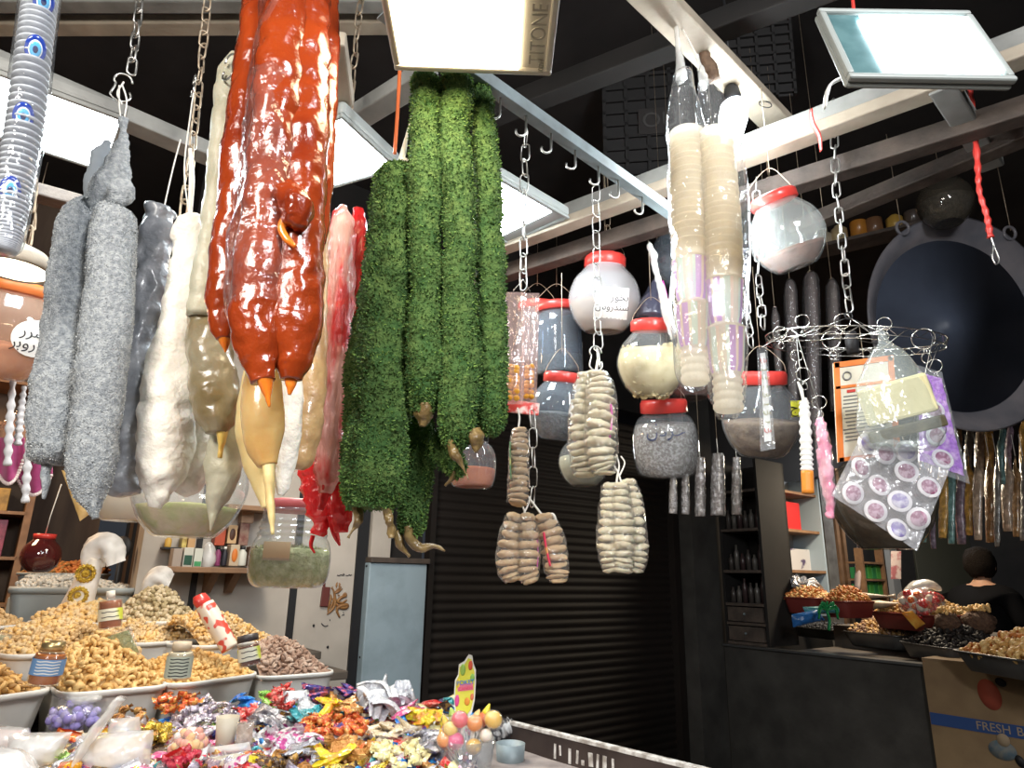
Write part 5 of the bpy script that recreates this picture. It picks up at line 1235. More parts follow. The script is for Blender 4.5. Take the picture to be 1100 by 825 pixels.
m_bluelab = mat('blue_label', (.16, .33, .62), .5); m_yglab = mat('yellow_green_label', (.60, .66, .08), .5, (.75, .74, .6), 9, lo=.5, hi=.56)
bottle('honey jar with a blue label leaning at the left of the cashew heap', (46, 735), (58, 692), 15.5, atz(46, 735, 1.135).y - .02, m_honeyliq, m_bluelab, m_goldcap, HJ, (.26, .66), m_paper, lines=5)
bottle('brown bottle with a yellow green label and clear cap behind the peanuts', (118, 675), (119, 637), 11.5, atz(118, 675, 1.23).y, mat('amber_syrup', (.30, .09, .03), .15, coat=.5), m_yglab, mat('pale_cap', (.72, .68, .60), .4), [(0, 0), (.9, 0), (1, .05), (1, .70), (.85, .80), (.40, .86), (.34, 1.0)], (.22, .55), m_ink, lines=2)
bottle('jar with a grey green label tilted in the right front nuts', (190, 729), (196, 692), 13, atz(190, 729, 1.14).y - .02, mat('pale_cream', (.55, .48, .34), .4), mat('grey_green_label', (.42, .46, .38), .6), mat('tan_cap', (.52, .42, .30), .5), HJ, (.05, .66), m_ink, lines=6)
bottle('dark jar with a yellow green label beside the almond tub', (269, 715), (266, 684), 11, atz(269, 715, 1.145).y - .03, m_brownliq, m_yglab, mat('dark_cap', (.06, .05, .05), .4), [(0, 0), (.95, 0), (1, .05), (1, .78), (.9, .86), (.88, 1.0)], (.18, .62), m_ink, lines=2)
# red capped patterned tube
P, R = pxpath([(247, 697, 9), (238, 680, 9.5), (226, 660, 10), (220, 650, 9.5)], 2.1, 30); t = thing('patterned_tube', P[0], 'tilted tube with red flower pattern and red top, stuck in the nuts', 'tube')
mb = MB(); mb.tube(P, R, 22); mb.build('body', mat('red_flower_print', (.78, .68, .56), .35, (.66, .08, .05), 34, lo=.52, hi=.56, detail=1, coat=.4), t)
P, R = pxpath([(221, 652, 8), (217, 646, 11), (214, 640, 9)], 2.1, 12); mb = MB(); mb.tube(P, R, 14, True, 0, .7, .004, 70); mb.build('red_top', m_red, t)
# tulle wrapped cones with gold rosettes
m_sugar = mat('cream_sugar_cone', (.80, .72, .60), .6, (.72, .62, .5), 10); m_tulle = clear('white_tulle', (.97, .97, .97), .40, (.92, .91, .90), .6, bump=.2, bscale=30, edge=1.1, patches=.3)
m_gold = mat('gold_sequins', (.72, .50, .08), .25, (.50, .33, .04), 120, metal=.7, bump=1, bscale=200)
def cone(label, base, top, w0, w1, Y, veil, rosettes, trim):
    P, R = pxpath([(*base, w0), ((base[0] * .5 + top[0] * .5), (base[1] + top[1]) / 2, (w0 + w1) / 2), (*top, w1)], Y, 20)
    t = thing('sugar_cone', P[0], label, 'sugar cone', 'tulle wrapped sugar cones'); mb = MB(); mb.tube(P, R, 28); mb.build('cone', m_sugar, t)
    d = (P[-1] - P[0]).normalized(); Fr = frame_at(P[-1])
    mb = MB(); mb.tube(P, [r * 1.06 for r in R], 28, False); mb.build('tulle_sleeve', m_tulle, t)
    mb = MB(); s = mpp(P[-1]); vv = [at(*q, Y) for q in veil]; n = (CAM - P[-1]).normalized(); vv = [V(q) for q in spline([tuple(q) for q in vv], 14)]
    def g(u, v):
        i = v * (len(vv) - 1); k = min(int(i), len(vv) - 2); p = vv[k].lerp(vv[k + 1], i - k)
        a = u * 2 * PI; rad = (w1 * 1.0 + 9 * math.sin(PI * min(v * 1.05, 1)) + 3 * math.sin(3 * a + 5 * v)) * s
        tdir = (vv[min(k + 1, len(vv) - 1)] - vv[k]).normalized(); sx = tdir.cross(n).normalized()
        return p + (sx * math.cos(a) + n * math.sin(a) * .6) * rad
    mb.grid(g, 40, 26); mb.build('tulle_veil', m_tulle, t)
    for px, py in rosettes:
        c = at(px, py, Y); nn = (CAM - c).normalized(); c = c + nn * (w0 * .9 * mpp(c)); s2 = mpp(c); b = MB(); Fc = facing(nn) @ rot('X', .1)
        b.torus(c, 7.2 * s2, 2.2 * s2, Fc, 26, 8, 0, 1.0); b.ball(c, (4.6 * s2, 4.6 * s2, 1.5 * s2), 12, 8, Fc)
        for q in range(16): b.ball(c + Fc @ V((math.cos(q * PI / 8), math.sin(q * PI / 8), 0)) * (8.6 * s2), 1.7 * s2, 6, 4)
        b.build('gold_rosette', m_gold, t)
    if trim:
        b = MB(); b.tube([P[0] + d * .002, P[0] + d * .018], [R[0] * 1.08, R[0] * 1.07], 28, True, 0, 1, .002, 80); b.build('gold_trim', m_gold, t)
cone('tall cream cone in white tulle with two gold rosettes', (79, 660), (103, 600), 15.5, 8, 2.5, [(101, 610), (102, 596), (108, 589), (118, 592), (123, 606)], [(92, 616), (84, 640)], True)
cone('small cream cone in white tulle without rosettes', (161, 658), (166, 634), 11, 7, 2.6, [(164, 640), (167, 628), (174, 624), (183, 626)], [], False)
# bag of green kernels lying on the cashews
flat_bag('kernel_bag', 'small clear bag of green kernels lying on the cashew heap', 'bag', ((104, 684), (140, 672), (153, 703), (128, 706)), 1.95, m_film, .010, 3,
         lambda t, s, n, K: (lambda mb: (mb.grid(lambda u, v: s(.08 + .84 * u, .12 + .8 * v, .5) + n * .003 * noise.noise(V((u * 15, v * 15, 1))), 20, 20), mb.build('green_kernels', mat('green_kernel_mix', (.46, .44, .16), .7, (.32, .34, .10), 90, bump=1, bscale=120), t)))(MB()))
P0_ = atz(10, 702, 1.19)
flat_bag('seed_bag', 'clear bag of pale seeds at the left edge over the brown nuts', 'bag', ((-12, 676), (16, 682), (24, 702), (-14, 708)), 2.05, m_film, .02, 5,
         lambda t, s, n, K: (lambda mb: (mb.grid(lambda u, v: s(.1 + .8 * u, .1 + .8 * v, .5), 14, 14), mb.build('pale_seeds', mat('pale_seed_mix', (.70, .64, .42), .7, (.5, .46, .22), 90, bump=1, bscale=120), t)))(MB()))
# maroon jar sitting in the back tub, on a hanging cord
C_ = at(44, 597, 2.75); r_ = 19 * mpp(C_)
t = thing('maroon_ball_jar', C_, 'dark maroon round glass jar at the back left above the white beans', 'jar')
mb = MB(); mb.lathe([(0, -r_ * .9)] + [(r_ * math.sin(PI * k / 20), -r_ * math.cos(PI * k / 20)) for k in range(3, 17)] + [(r_ * .5, r_ * .98)], C_, 32); mb.build('body', mat('maroon_glass', (.07, .012, .012), .08, coat=1), t)
mb = MB(); mb.lathe([(r_ * .55, r_ * .95), (r_ * .57, r_ * 1.2), (0, r_ * 1.22)], C_, 24); mb.build('lid', m_red, t)
mb = MB(); mb.tube([C_ + Z * r_ * 1.1, at(54, 555, 2.7), at(66, 520, 2.7)], .002, 6); mb.build('hanging_cord', m_string, t)

# ------------------------------------------------------------------ the sweet table
m_table = mat('sweet_table_board', (.12, .09, .07), .6, (.08, .06, .05), 8)
t = thing('sweet_table', F(-1.6, 1.7, 0), 'low wooden table carrying the wrapped sweets', 'table')
mb = MB(); fbox(mb, -3.0, -.53, 1.07, 2.75, .94, .97); mb.build('tabletop', m_table, t, bev=.004)
for a_, b_ in ((-2.95, 1.12), (-.6, 1.12), (-2.95, 2.7), (-.6, 2.7)):
    mb = MB(); fbox(mb, a_ - .03, a_ + .03, b_ - .03, b_ + .03, 0, .94); mb.build('leg', m_table, t)
mb = MB(); fbox(mb, -.56, -.53, 1.1, 2.7, .55, .94); mb.build('side_panel', m_table, t)
# wire edge along the right side
t = thing('wire_edge', F(-.52, 1.3, .97), 'low white wire edge along the right side of the sweets', 'basket edge')
w0, w1 = atz(432, 755, 1.06), atz(482, 774, 1.06); wd_ = (w1 - w0); w0 = w0 - wd_ * .9; w1 = w1 + wd_ * .5
mb = MB(); mb.tube([w0, w1], .004, 8); mb.tube([w0 - Z * .05, w1 - Z * .05], .0025, 6); mb.build('rail', mat('chipped_white_wire', (.55, .52, .48), .5), t)
for k in range(16):
    mb = MB(); p = w0.lerp(w1, k / 15); mb.tube([p, p - Z * .085], .0018, 6); mb.build('upright', MATS['chipped_white_wire'], t)
# the worn sign board to the right
s0, s1 = atz(548, 777, 1.06), atz(812, 842, 1.06)
t = thing('sign_board', s0.lerp(s1, .5) - Z * .1, 'worn dark sign board with white lettering at the table corner', 'sign')
m_sign = mat('worn_black_sign', (.025, .016, .014), .45, (.05, .035, .03), 10); m_signw = mat('chipped_white_paint', (.62, .60, .57), .6, (.30, .27, .24), 40, lo=.45, hi=.6)
x = (s1 - s0).normalized(); nn = V((x.y, -x.x, 0)); nn = nn if nn.dot(CAM - s0) > 0 else -nn; Rs = Matrix((x, Z, nn)).transposed(); c = s0.lerp(s1, .5); Ls = (s1 - s0).length
mb = MB(); mb.box(c - Z * .032 , (Ls, .062, .012), Rs); mb.build('board', m_sign, t, bev=.002)
mb = MB(); mb.box(c + Z * .002, (Ls, .008, .016), Rs); mb.build('white_edge', m_signw, t, bev=.001)
mb = MB(); mb.box(c - Z * .098 - nn * .004, (Ls, .07, .008), Rs); mb.build('peeling_panel', mat('peeling_white_brown', (.55, .52, .46), .7, (.12, .07, .04), 22, lo=.44, hi=.54, stretch=(1, 1, .5)), t)
mb = MB()
for u, h_, w_2, dz in ((.245, .030, .006, 0), (.27, .020, .005, .004), (.315, .030, .007, -.002), (.35, .026, .006, 0), (.375, .010, .008, -.008), (.41, .026, .012, .002), (.44, .032, .006, 0), (.47, .032, .010, 0), (.505, .034, .006, -.002), (.53, .008, .012, -.012)):
    mb.box(s0.lerp(s1, u) - Z * (.032 - dz) + nn * .0065, (w_2, h_, .001), Rs @ rot('Z', rng.uniform(-.08, .08)))
mb.build('worn_lettering', m_signw, t)
P, R = pxpath([(530, 789, 9), (545, 782, 10), (553, 779, 7)], 1.78, 16); mb = MB(); mb.tube(P, [r * (1 + .15 * math.sin(i * 2)) for i, r in enumerate(R)], 14, True, 0, 1, .006, 60); mb.build('taped_corner', mat('black_white_tape', (.03, .03, .035), .3, (.5, .5, .5), 30, lo=.5, hi=.58), t)
# grey steel bucket behind the sign
c = at(548, 818, 1.62)
t = thing('steel_cup', c, 'small grey metal cup between the lollipops and the sign', 'cup'); s = mpp(c)
mb = MB(); mb.lathe([(0, -18 * s), (13 * s, -18 * s), (16 * s, 18 * s), (15 * s, 18 * s), (12 * s, -15 * s), (0, -15 * s)], c, 28); mb.build('cup', m_rail, t)

# ------------------------------------------------------------------ wrapped sweets
def m_wrap(nm, c, c2=None, metal=.0, sc=40, lo=.5, hi=.58): return mat(nm, c, .22, c2 or tuple(min(1, q * 1.6 + .08) for q in c), sc, metal, .8, 90, .6, lo=lo, hi=hi)
def twist(L=.05, w=.011, sd=0):
    mb = MB(); mb.tube([(x * L, 0, 0) for x in (-.26, -.22, -.1, .1, .22, .26)], [w * .5, w * .95, w, w, w * .95, w * .5], 10, True, 0, .8, .002, 120, sd)
    for s in (-1, 1):
        def g(u, v): 
            a = (u - .5) * 1.5; r = .006 * (1 - v) + v * L * .26; xx = s * (.25 * L + v * L * .27)
            return V((xx, math.sin(a) * r * 1.3, .0025 * math.sin(u * 16 + sd) * v + .001 * v))
        mb.grid(g, 9, 4)
    return mb
def pillow(L=.07, W=.042, T=.009, sd=0):
    mb = MB()
    for s in (1, -1):
        def g(u, v):
            e = (max(0, math.sin(PI * min(max((u - .1) / .8, 0), 1)))) ** .5 * math.sin(PI * v) ** .5
            return V(((u - .5) * L, (v - .5) * W, s * T * e + .003 * noise.noise(V((u * 5, v * 5, sd))) + (.0012 * math.sin(v * 40) if u < .1 or u > .9 else 0)))
        mb.grid(g, 14, 9)
    return mb
def barwrap(L=.09, W=.026, T=.008, sd=0): return pillow(L, W, T, sd)
def block(sd=0):
    mb = MB(); mb.box((0, 0, 0), (.034, .022, .015)); 
    for s in (-1, 1): mb.box((s * .019, 0, 0), (.006, .02, .007))
    mb.v = [tuple(V(p) * (1 + .15 * noise.noise(V(p) * 90 + V((sd, 0, 0))))) for p in mb.v]; return mb
def fan(sd=0):
    mb = MB()
    def g(u, v): return V(((u - .5) * (.05 + .07 * v), (v - .5) * .09, .012 * math.sin(u * 14 + sd) * (.3 + v) + .02 * math.sin(PI * v)))
    mb.grid(g, 20, 9); return mb
PROTO = {'twist': [twist(sd=k) for k in range(3)], 'pack': [pillow(sd=k) for k in range(3)], 'bar': [barwrap(sd=k) for k in range(3)], 'block': [block(k) for k in range(3)], 'pouch': [fan(k) for k in range(3)], 'bigpack': [pillow(.10, .065, .012, k + 5) for k in range(2)], 'nugget': [twist(.036, .010, k + 7) for k in range(2)]}
_pm = {}
def pm(kind, k, m):
    q = (kind, k, m.name)
    if q not in _pm: _pm[q] = PROTO[kind][k].mesh('wrapped_sweet', m)
    return _pm[q]
W = {}
for nm, c, c2, me in (('red', (.62, .03, .03), (.75, .3, .25), .1), ('orange_red', (.66, .10, .02), (.75, .35, .08), .2), ('green', (.18, .42, .04), (.4, .6, .15), 0), ('blue', (.01, .16, .62), (.05, .35, .75), .2), ('navy', (.05, .04, .22), (.5, .1, .15), .2), ('silver', (.62, .62, .66), (.35, .34, .40), .5), ('lilac', (.46, .40, .50), (.70, .66, .68), .5), ('gold', (.62, .42, .04), (.75, .62, .2), .7), ('caramel', (.46, .20, .05), (.62, .36, .12), .3), ('pale_yellow', (.74, .66, .32), (.8, .75, .5), 0), ('tan', (.66, .54, .36), (.76, .68, .54), 0), ('pink', (.72, .10, .30), (.8, .5, .6), .1), ('magenta_white', (.74, .70, .74), (.5, .06, .25), 0), ('teal', (.03, .30, .36), (.2, .5, .55), .3), ('white', (.76, .77, .80), (.55, .56, .62), .2), ('yellow', (.72, .56, .02), (.75, .3, .03), 0), ('brown_dark', (.10, .06, .04), (.5, .28, .06), .1), ('clear_red', (.42, .02, .05), (.6, .05, .08), 0)):
    W[nm] = m_wrap('wrapper_' + nm, c, c2, me, 60)
ZONES = [  # px, py, rx, ry, count, wrapper, shape, height, words
 (290, 752, 10, 7, 6, 'green', 'twist', 1.07, 'bright green twist sweet near the almond tub'),
 (305, 750, 15, 10, 14, 'red', 'twist', 1.075, 'red twist sweet in the heap below the almond tub'),
 (262, 756, 9, 5, 3, 'blue', 'pack', 1.07, 'blue foil sweet below the right front tub'),
 (345, 745, 14, 6, 6, 'navy', 'bar', 1.085, 'navy and red striped bar at the far edge of the sweets'),
 (372, 744, 12, 5, 5, 'navy', 'pack', 1.085, 'navy packet near the white post'),
 (412, 752, 20, 9, 9, 'white', 'pouch', 1.08, 'crumpled silver white pouch near the wire edge'),
 (355, 757, 10, 8, 6, 'yellow', 'bar', 1.075, 'yellow bar standing among the red sweets'),
 (330, 752, 12, 5, 4, 'white', 'pack', 1.08, 'white packet between red and navy sweets'),
 (372, 762, 16, 5, 5, 'caramel', 'bar', 1.07, 'long brown bar behind the orange red sweets'),
 (327, 768, 10, 6, 6, 'teal', 'pack', 1.06, 'teal foil packet left of the orange red sweets'),
 (360, 782, 34, 16, 34, 'orange_red', 'twist', 1.06, 'orange red twist sweet in the middle heap'),
 (378, 806, 26, 8, 16, 'caramel', 'block', 1.055, 'caramel coloured wrapped block in front of the orange red heap'),
 (428, 812, 28, 12, 24, 'pale_yellow', 'nugget', 1.06, 'pale yellow wrapped sweet in the front heap'),
 (418, 786, 28, 8, 11, 'tan', 'bar', 1.065, 'tan wafer bar in the stack behind the pale yellow sweets'),
 (438, 766, 14, 5, 6, 'pink', 'pack', 1.065, 'pink packet beside the wire edge'),
 (454, 772, 12, 5, 7, 'yellow', 'pack', 1.065, 'yellow and orange packet beside the wire edge'),
 (462, 802, 12, 14, 12, 'silver', 'pack', 1.055, 'silver foil packet left of the lollipops'),
 (315, 795, 26, 12, 16, 'magenta_white', 'pack', 1.06, 'white and magenta packet left of the orange red heap'),
 (335, 810, 22, 6, 8, 'silver', 'bar', 1.055, 'silver bar in front of the white and magenta packets'),
 (222, 770, 34, 15, 34, 'lilac', 'twist', 1.06, 'lilac silver twist sweet in the heap below the right front tub'),
 (168, 787, 15, 8, 16, 'gold', 'nugget', 1.06, 'gold foil sweet in the small gold heap'),
 (190, 757, 22, 8, 14, 'orange_red', 'twist', 1.07, 'orange twist sweet tucked against the front tubs'),
 (140, 772, 18, 8, 9, 'caramel', 'nugget', 1.06, 'amber twist sweet near the violet bag'),
 (195, 818, 18, 6, 12, 'clear_red', 'nugget', 1.055, 'dark red sweet in front of the pink sweets bowl'),
 (300, 821, 26, 5, 14, 'brown_dark', 'nugget', 1.05, 'black and orange sweet at the front edge'),
 (350, 819, 14, 5, 6, 'yellow', 'bar', 1.05, 'yellow bar at the front edge'),
 (265, 764, 14, 6, 6, 'red', 'twist', 1.065, 'red twist sweet right of the lilac heap'),
 (285, 775, 12, 6, 6, 'silver', 'pack', 1.062, 'silver packet right of the lilac heap'),
]
nsw = 0
def lay(): return rot('Z', rng.uniform(0, 6.28)) @ rot('X', rng.gauss(.0, .45)) @ rot('Y', rng.gauss(0, .35))
for px, py, rx, ry, n, w, shp, z, words in ZONES:
    for k in range(int(n * 1.3)):
        a = rng.uniform(0, 2 * PI); q = math.sqrt(rng.random())
        p = atz(px + rx * q * math.cos(a), py + ry * q * math.sin(a), z); p.z += rng.uniform(-.008, .012)
        o = bpy.data.objects.new('wrapped_sweet', pm(shp, rng.randrange(len(PROTO[shp])), W[w])); COL.objects.link(o)
        s = rng.uniform(.74, .98); o.matrix_basis = Matrix.Translation(p) @ (lay() * s).to_4x4(); tag(o, words, 'sweet', words.replace(' sweet', ' sweets', 1) + ' group'); nsw += 1
# the layer beneath: what nobody could count
hp = MB(); wk = list(W.values()); kinds = list(PROTO)
for k in range(1500):
    px, py = rng.uniform(60, 505), rng.uniform(738, 850)
    if py < 752 + max(0, (280 - px)) * .16 - max(0, px - 430) * 0: continue
    p = atz(px, py, 1.035); a_, b_, _ = ab(p)
    if a_ > -.57 or b_ < 1.08: continue
    p.z += rng.uniform(-.02, .012); kd = rng.choice(('twist', 'pack', 'nugget', 'block', 'bar'))
    put(hp, rng.choice(PROTO[kd]), p, lay(), rng.uniform(.9, 1.2), rng.randrange(len(wk)))
tag(hp.build('sweet_heap', wk), 'jumbled underlying layer of mixed wrapped sweets on the table', 'sweets', None, 'stuff')
mb = MB()
def gg(u, v):
    a_ = -2.9 + u * 2.33; b_ = 1.09 + v * 1.6; e = min(1, min(u, 1 - u) * 14, min(v, 1 - v) * 8 + .25)
    return F(a_, b_, .972 + .045 * e + .008 * noise.noise(V((u * 9, v * 9, 0))))
mb.grid(gg, 60, 30); tag(mb.build('table_cover', mat('plastic_table_cover', (.20, .17, .16), .5, (.35, .30, .28), 20)), 'rumpled plastic cover under the wrapped sweets', 'cover')

# bags and bowls on the sweets
def ballbag(nm, lab, c_px, rpx, Y, bm, n, rb, film=m_film, flatz=.7):
    c = at(*c_px, Y); s = mpp(c); t = thing(nm, c, lab, 'bag'); r2 = random.Random(n)
    mb = MB(); mb.ball(c, (rpx[0] * s, rpx[0] * s * .8, rpx[1] * s), 28, 18, nz=.12, nsc=14, seed=n); mb.build('film', film, t)
    for k in range(n):
        d = V((r2.gauss(0, 1), r2.gauss(0, 1) - .6, r2.gauss(0, 1))).normalized() * r2.uniform(.6, .92)
        b = MB(); b.ball(c + V((d.x * rpx[0] * s, d.y * rpx[0] * s * .8, d.z * rpx[1] * s)), rb * s * r2.uniform(.85, 1.15), 10, 7); b.build('sweet_ball', r2.choice(bm), t)
    return t, c, s
t, c, s = ballbag('violet_bag', 'clear bag of violet sugar balls in front of the left tubs', (80, 770), (28, 16), 1.78, [mat('violet_sugar', (.28, .24, .58), .6), mat('pale_violet_sugar', (.42, .38, .66), .6)], 70, 4.5)
mb = MB(); q, r = pxpath([(66, 752, 3), (72, 746, 9), (90, 752, 14), (108, 750, 6)], 1.80, 16); mb.tube(q, r, 12, True, 0, .4, .006, 50); mb.build('bag_top', m_milky, t)
ballbag('sugared_bowl', 'clear bag of pink and white sugared balls, front centre left', (203, 800), (21, 17), 1.52, [mat('pink_sugar', (.62, .30, .24), .6), mat('white_sugar', (.76, .68, .62), .6), mat('peach_sugar', (.66, .42, .22), .6)], 80, 4.6)
def boxpack(nm, lab, q4, Y, m, th, inner=None): return flat_bag(nm, lab, 'packet', q4, Y, m, th, 7, inner)
c = at(243, 786, 1.55); s = mpp(c); t = thing('beige_cup', c, 'small beige cup of cream standing among lilac sweets', 'cup')
mb = MB(); mb.lathe([(0, -15 * s), (9 * s, -15 * s), (12 * s, 15 * s), (11 * s, 15 * s), (10 * s, 8 * s), (0, 8 * s)], c, 26); mb.build('cup', mat('beige_cup_plastic', (.68, .62, .50), .4, trans=.2), t)
def filling(m, k=.6): 
    def f(t, sf, n, K):
        mb = MB(); mb.grid(lambda u, v: sf(.08 + .84 * u, .1 + .8 * v, k) + n * .003 * noise.noise(V((u * 9, v * 9, 2))), 16, 16); mb.build('filling', m, t)
    return f
def orangemark(t, sf, n, K):
    filling(mat('beige_filling', (.66, .60, .46), .6, (.52, .44, .3), 30), .4)(t, sf, n, K)
    mb = MB(); mb.grid(lambda u, v: sf(.62 + .22 * u, .45 + .35 * v, 1.15), 5, 5); mb.build('orange_mark', mat('orange_mark', (.7, .2, .03), .5), t)
    mb = MB(); mb.grid(lambda u, v: sf(.40 + .14 * u, .55 + .25 * v, 1.15), 5, 5); mb.build('green_mark', W['green'], t)
boxpack('clear_packet', 'beige packet with an orange mark lying at the front', ((222, 812), (262, 805), (268, 828), (220, 832)), 1.44, m_film, .02, orangemark)
boxpack('clear_packet', 'flat clear packet behind the packet with the orange mark', ((222, 803), (268, 797), (270, 806), (226, 812)), 1.49, m_milky, .012)
boxpack('clear_packet', 'clear packet of brown pieces right of the beige cup', ((254, 776), (276, 772), (272, 800), (252, 802)), 1.53, m_film, .015, filling(mat('brown_pieces', (.40, .28, .2), .6, (.6, .5, .42), 30)))
m_sheet = clear('crumpled_white_bag', (.97, .97, .97), .35, (.86, .86, .86), .15, bump=1, bscale=18, patches=.3)
flat_bag('plastic_bag', 'pinkish crumpled clear bag at the left edge', 'bag', ((-14, 778), (30, 782), (34, 802), (-14, 812)), 1.56, m_sheet, .035, 2, filling(mat('pink_goods', (.70, .42, .38), .6, (.76, .64, .60), 12), .5))
flat_bag('plastic_bag', 'white crumpled clear bag left of the clear funnel', 'bag', ((10, 788), (78, 786), (60, 822), (6, 830)), 1.45, m_sheet, .04, 3, filling(mat('white_goods', (.74, .72, .70), .6, (.6, .58, .55), 8), .4))
flat_bag('plastic_bag', 'large white crumpled bag in the lower left corner', 'bag', ((-20, 800), (22, 806), (48, 846), (-20, 860)), 1.32, m_sheet, .05, 4, filling(mat('white_goods2', (.78, .78, .78), .6), .4))
flat_bag('plastic_bag', 'clear crumpled bag of tan sticks right of the clear funnel', 'bag', ((88, 788), (165, 784), (160, 830), (80, 836)), 1.40, m_sheet, .04, 5, filling(mat('tan_sticks', (.62, .38, .14), .6, (.72, .68, .62), 14, lo=.4, hi=.5), .4))
flat_bag('plastic_bag', 'small crumpled clear bag between gold sweets and funnel', 'bag', ((118, 772), (150, 770), (152, 792), (116, 796)), 1.56, m_sheet, .025, 6)
t = thing('clear_funnel', at(95, 800, 1.36), 'upright clear film funnel leaning at the lower left', 'wrapper')
P, R = pxpath([(76, 832, 7), (84, 815, 7), (96, 795, 9), (110, 775, 10), (124, 757, 9), (130, 750, 7)], 1.36, 30); mb = MB(); mb.tube(P, R, 18, True, 0, .5, .006, 40, 3); mb.build('film', m_milky, t)
P, R = pxpath([(70, 838, 8), (77, 828, 8), (86, 818, 4)], 1.36, 12); mb = MB(); mb.tube(P, R, 12, True, 0, 1, .006, 50); mb.build('amber_end', m_amber, t)
mb = MB(); q, r = pxpath([(178, 742, 4), (184, 748, 12), (192, 754, 10), (200, 758, 3)], 1.98, 14); mb.tube(q, r, 10, True, 0, .4, .006, 40)
tag(mb.build('olive_bag', mat('olive_green_film', (.34, .36, .26), .3, coat=.4, bump=.6, bscale=30)), 'crumpled olive green film between the two front tubs', 'bag')

# ------------------------------------------------------------------ the lollipop pot
c = at(500, 812, 1.5); s = mpp(c)
t = thing('lollipop_pot', c - Z * 30 * s, 'clear pot holding the lollipops at the table corner', 'pot')
mb = MB(); mb.lathe([(0, -34 * s), (24 * s, -34 * s), (32 * s, 18 * s), (31 * s, 18 * s), (23 * s, -32 * s), (0, -32 * s)], c, 32); mb.build('pot', m_jar, t)
LOL = [(494, 773, 9, 'rose red', (.72, .12, .16)), (489, 796, 9.5, 'pink', (.70, .12, .28)), (510, 777, 8.5, 'orange, right of the rose red one', (.74, .26, .05)), (530, 773, 9.5, 'yellow, furthest right', (.76, .50, .08)), (509, 802, 8.5, 'yellow, low in front', (.74, .48, .10)), (477, 795, 8, 'orange, low at the left', (.74, .30, .08)), (484, 783, 8, 'pale yellow beside the rose red one', (.74, .55, .16)), (522, 790, 7, 'white', (.78, .74, .66))]
m_wrapclear = clear('lolly_wrap', (.98, .97, .96), .08, (.95, .9, .85), .08, bump=.8, bscale=60, edge=1.4)
for px, py, r, nm, cc in LOL:
    p = at(px, py, 1.46); q = mpp(p); t = thing('lollipop', p, 'round lollipop in the pot: ' + nm, 'lollipop', 'round lollipops in the clear pot')
    mb = MB(); mb.ball(p, (r * q, r * q * .8, r * q * .92), 22, 14); mb.build('candy_head', mat('lolly_' + nm.replace(' ', '_').replace(',', ''), cc, .3, coat=.5, sss=.4), t)
    mb = MB(); mb.ball(p, (r * q * 1.12, r * q * .95, r * q * 1.05), 18, 12, nz=.1, nsc=50); mb.build('clear_wrap', m_wrapclear, t)
    mb = MB(); mb.tube([p, c - Z * 20 * s + V((rng.uniform(-.01, .01), 0, 0))], .0022, 7); mb.build('stick', m_white_pl, t)
for px, py, px2, py2, nm, cc, ct in ((476, 768, 484, 792, 'pink fruit shaped', (.74, .25, .30), (.74, .5, .1)), (473, 783, 480, 806, 'orange fruit shaped', (.74, .38, .10), (.74, .5, .1)), (526, 756, 515, 782, 'yellow tipped red', (.70, .18, .08), (.76, .66, .06)), (484, 760, 490, 780, 'green tipped', (.62, .64, .40), (.36, .50, .12)), (515, 762, 508, 780, 'small pale', (.76, .70, .60), (.70, .5, .2))):
    a_, b_ = at(px, py, 1.49), at(px2, py2, 1.49); q = mpp(a_); t = thing('fruit_lolly', b_, nm + ' pointed lolly in the clear pot', 'lollipop')
    P = [b_.lerp(a_, k / 10) for k in range(11)]; mb = MB(); mb.tube(P, [q * w for w in (2, 5, 6.5, 7, 7, 6.5, 5.5, 4.5, 3.5, 2.2, .8)], 16, True, 0, .8); mb.build('candy_body', mat('fl_' + nm.replace(' ', '_'), cc, .35, sss=.3, coat=.4), t)
    mb = MB(); mb.tube(P[6:], [q * w for w in (5.7, 4.7, 3.7, 2.4, .9)], 16, True, 0, .8); mb.build('tip', mat('ft_' + nm.replace(' ', '_'), ct, .35, sss=.3), t)
    mb = MB(); mb.tube([b_, c - Z * 25 * s], .0022, 7); mb.build('stick', m_white_pl, t)
# header card
t = thing('header_card', at(503, 760, 1.52), 'die cut yellow header card standing over the lollipops', 'sign')
hc = at(500, 738, 1.52); q = mpp(hc); Fh = facing(V((-.15, -1, .0))) @ rot('Z', -.04)
out = [(-9, -30), (-11, -18), (-12, -5), (-12, 6), (-9, 12), (-9, 22), (-3, 26), (1, 33), (5, 32), (7, 24), (10, 18), (11, 4), (11, -12), (9, -24), (4, -31)]
def card2(sc, z, m, nm, dy=0):
    b = MB(); pts = [hc + Fh @ V((x * q * sc, y * q * sc + dy, z)) for x, y in out]; back = [p - Fh.col[2] * .0012 for p in pts]; n = len(out)
    b.add(pts + back, [tuple(range(n)), tuple(range(2 * n - 1, n - 1, -1))] + [(i, n + i, n + (i + 1) % n, (i + 1) % n) for i in range(n)], 0, False); return b.build(nm, m, t)
card2(1.0, 0, m_white_pl, 'white_edge'); card2(.88, .0014, mat('yellow_green_print', (.66, .66, .05), .4, (.74, .70, .1), 20), 'printed_face')
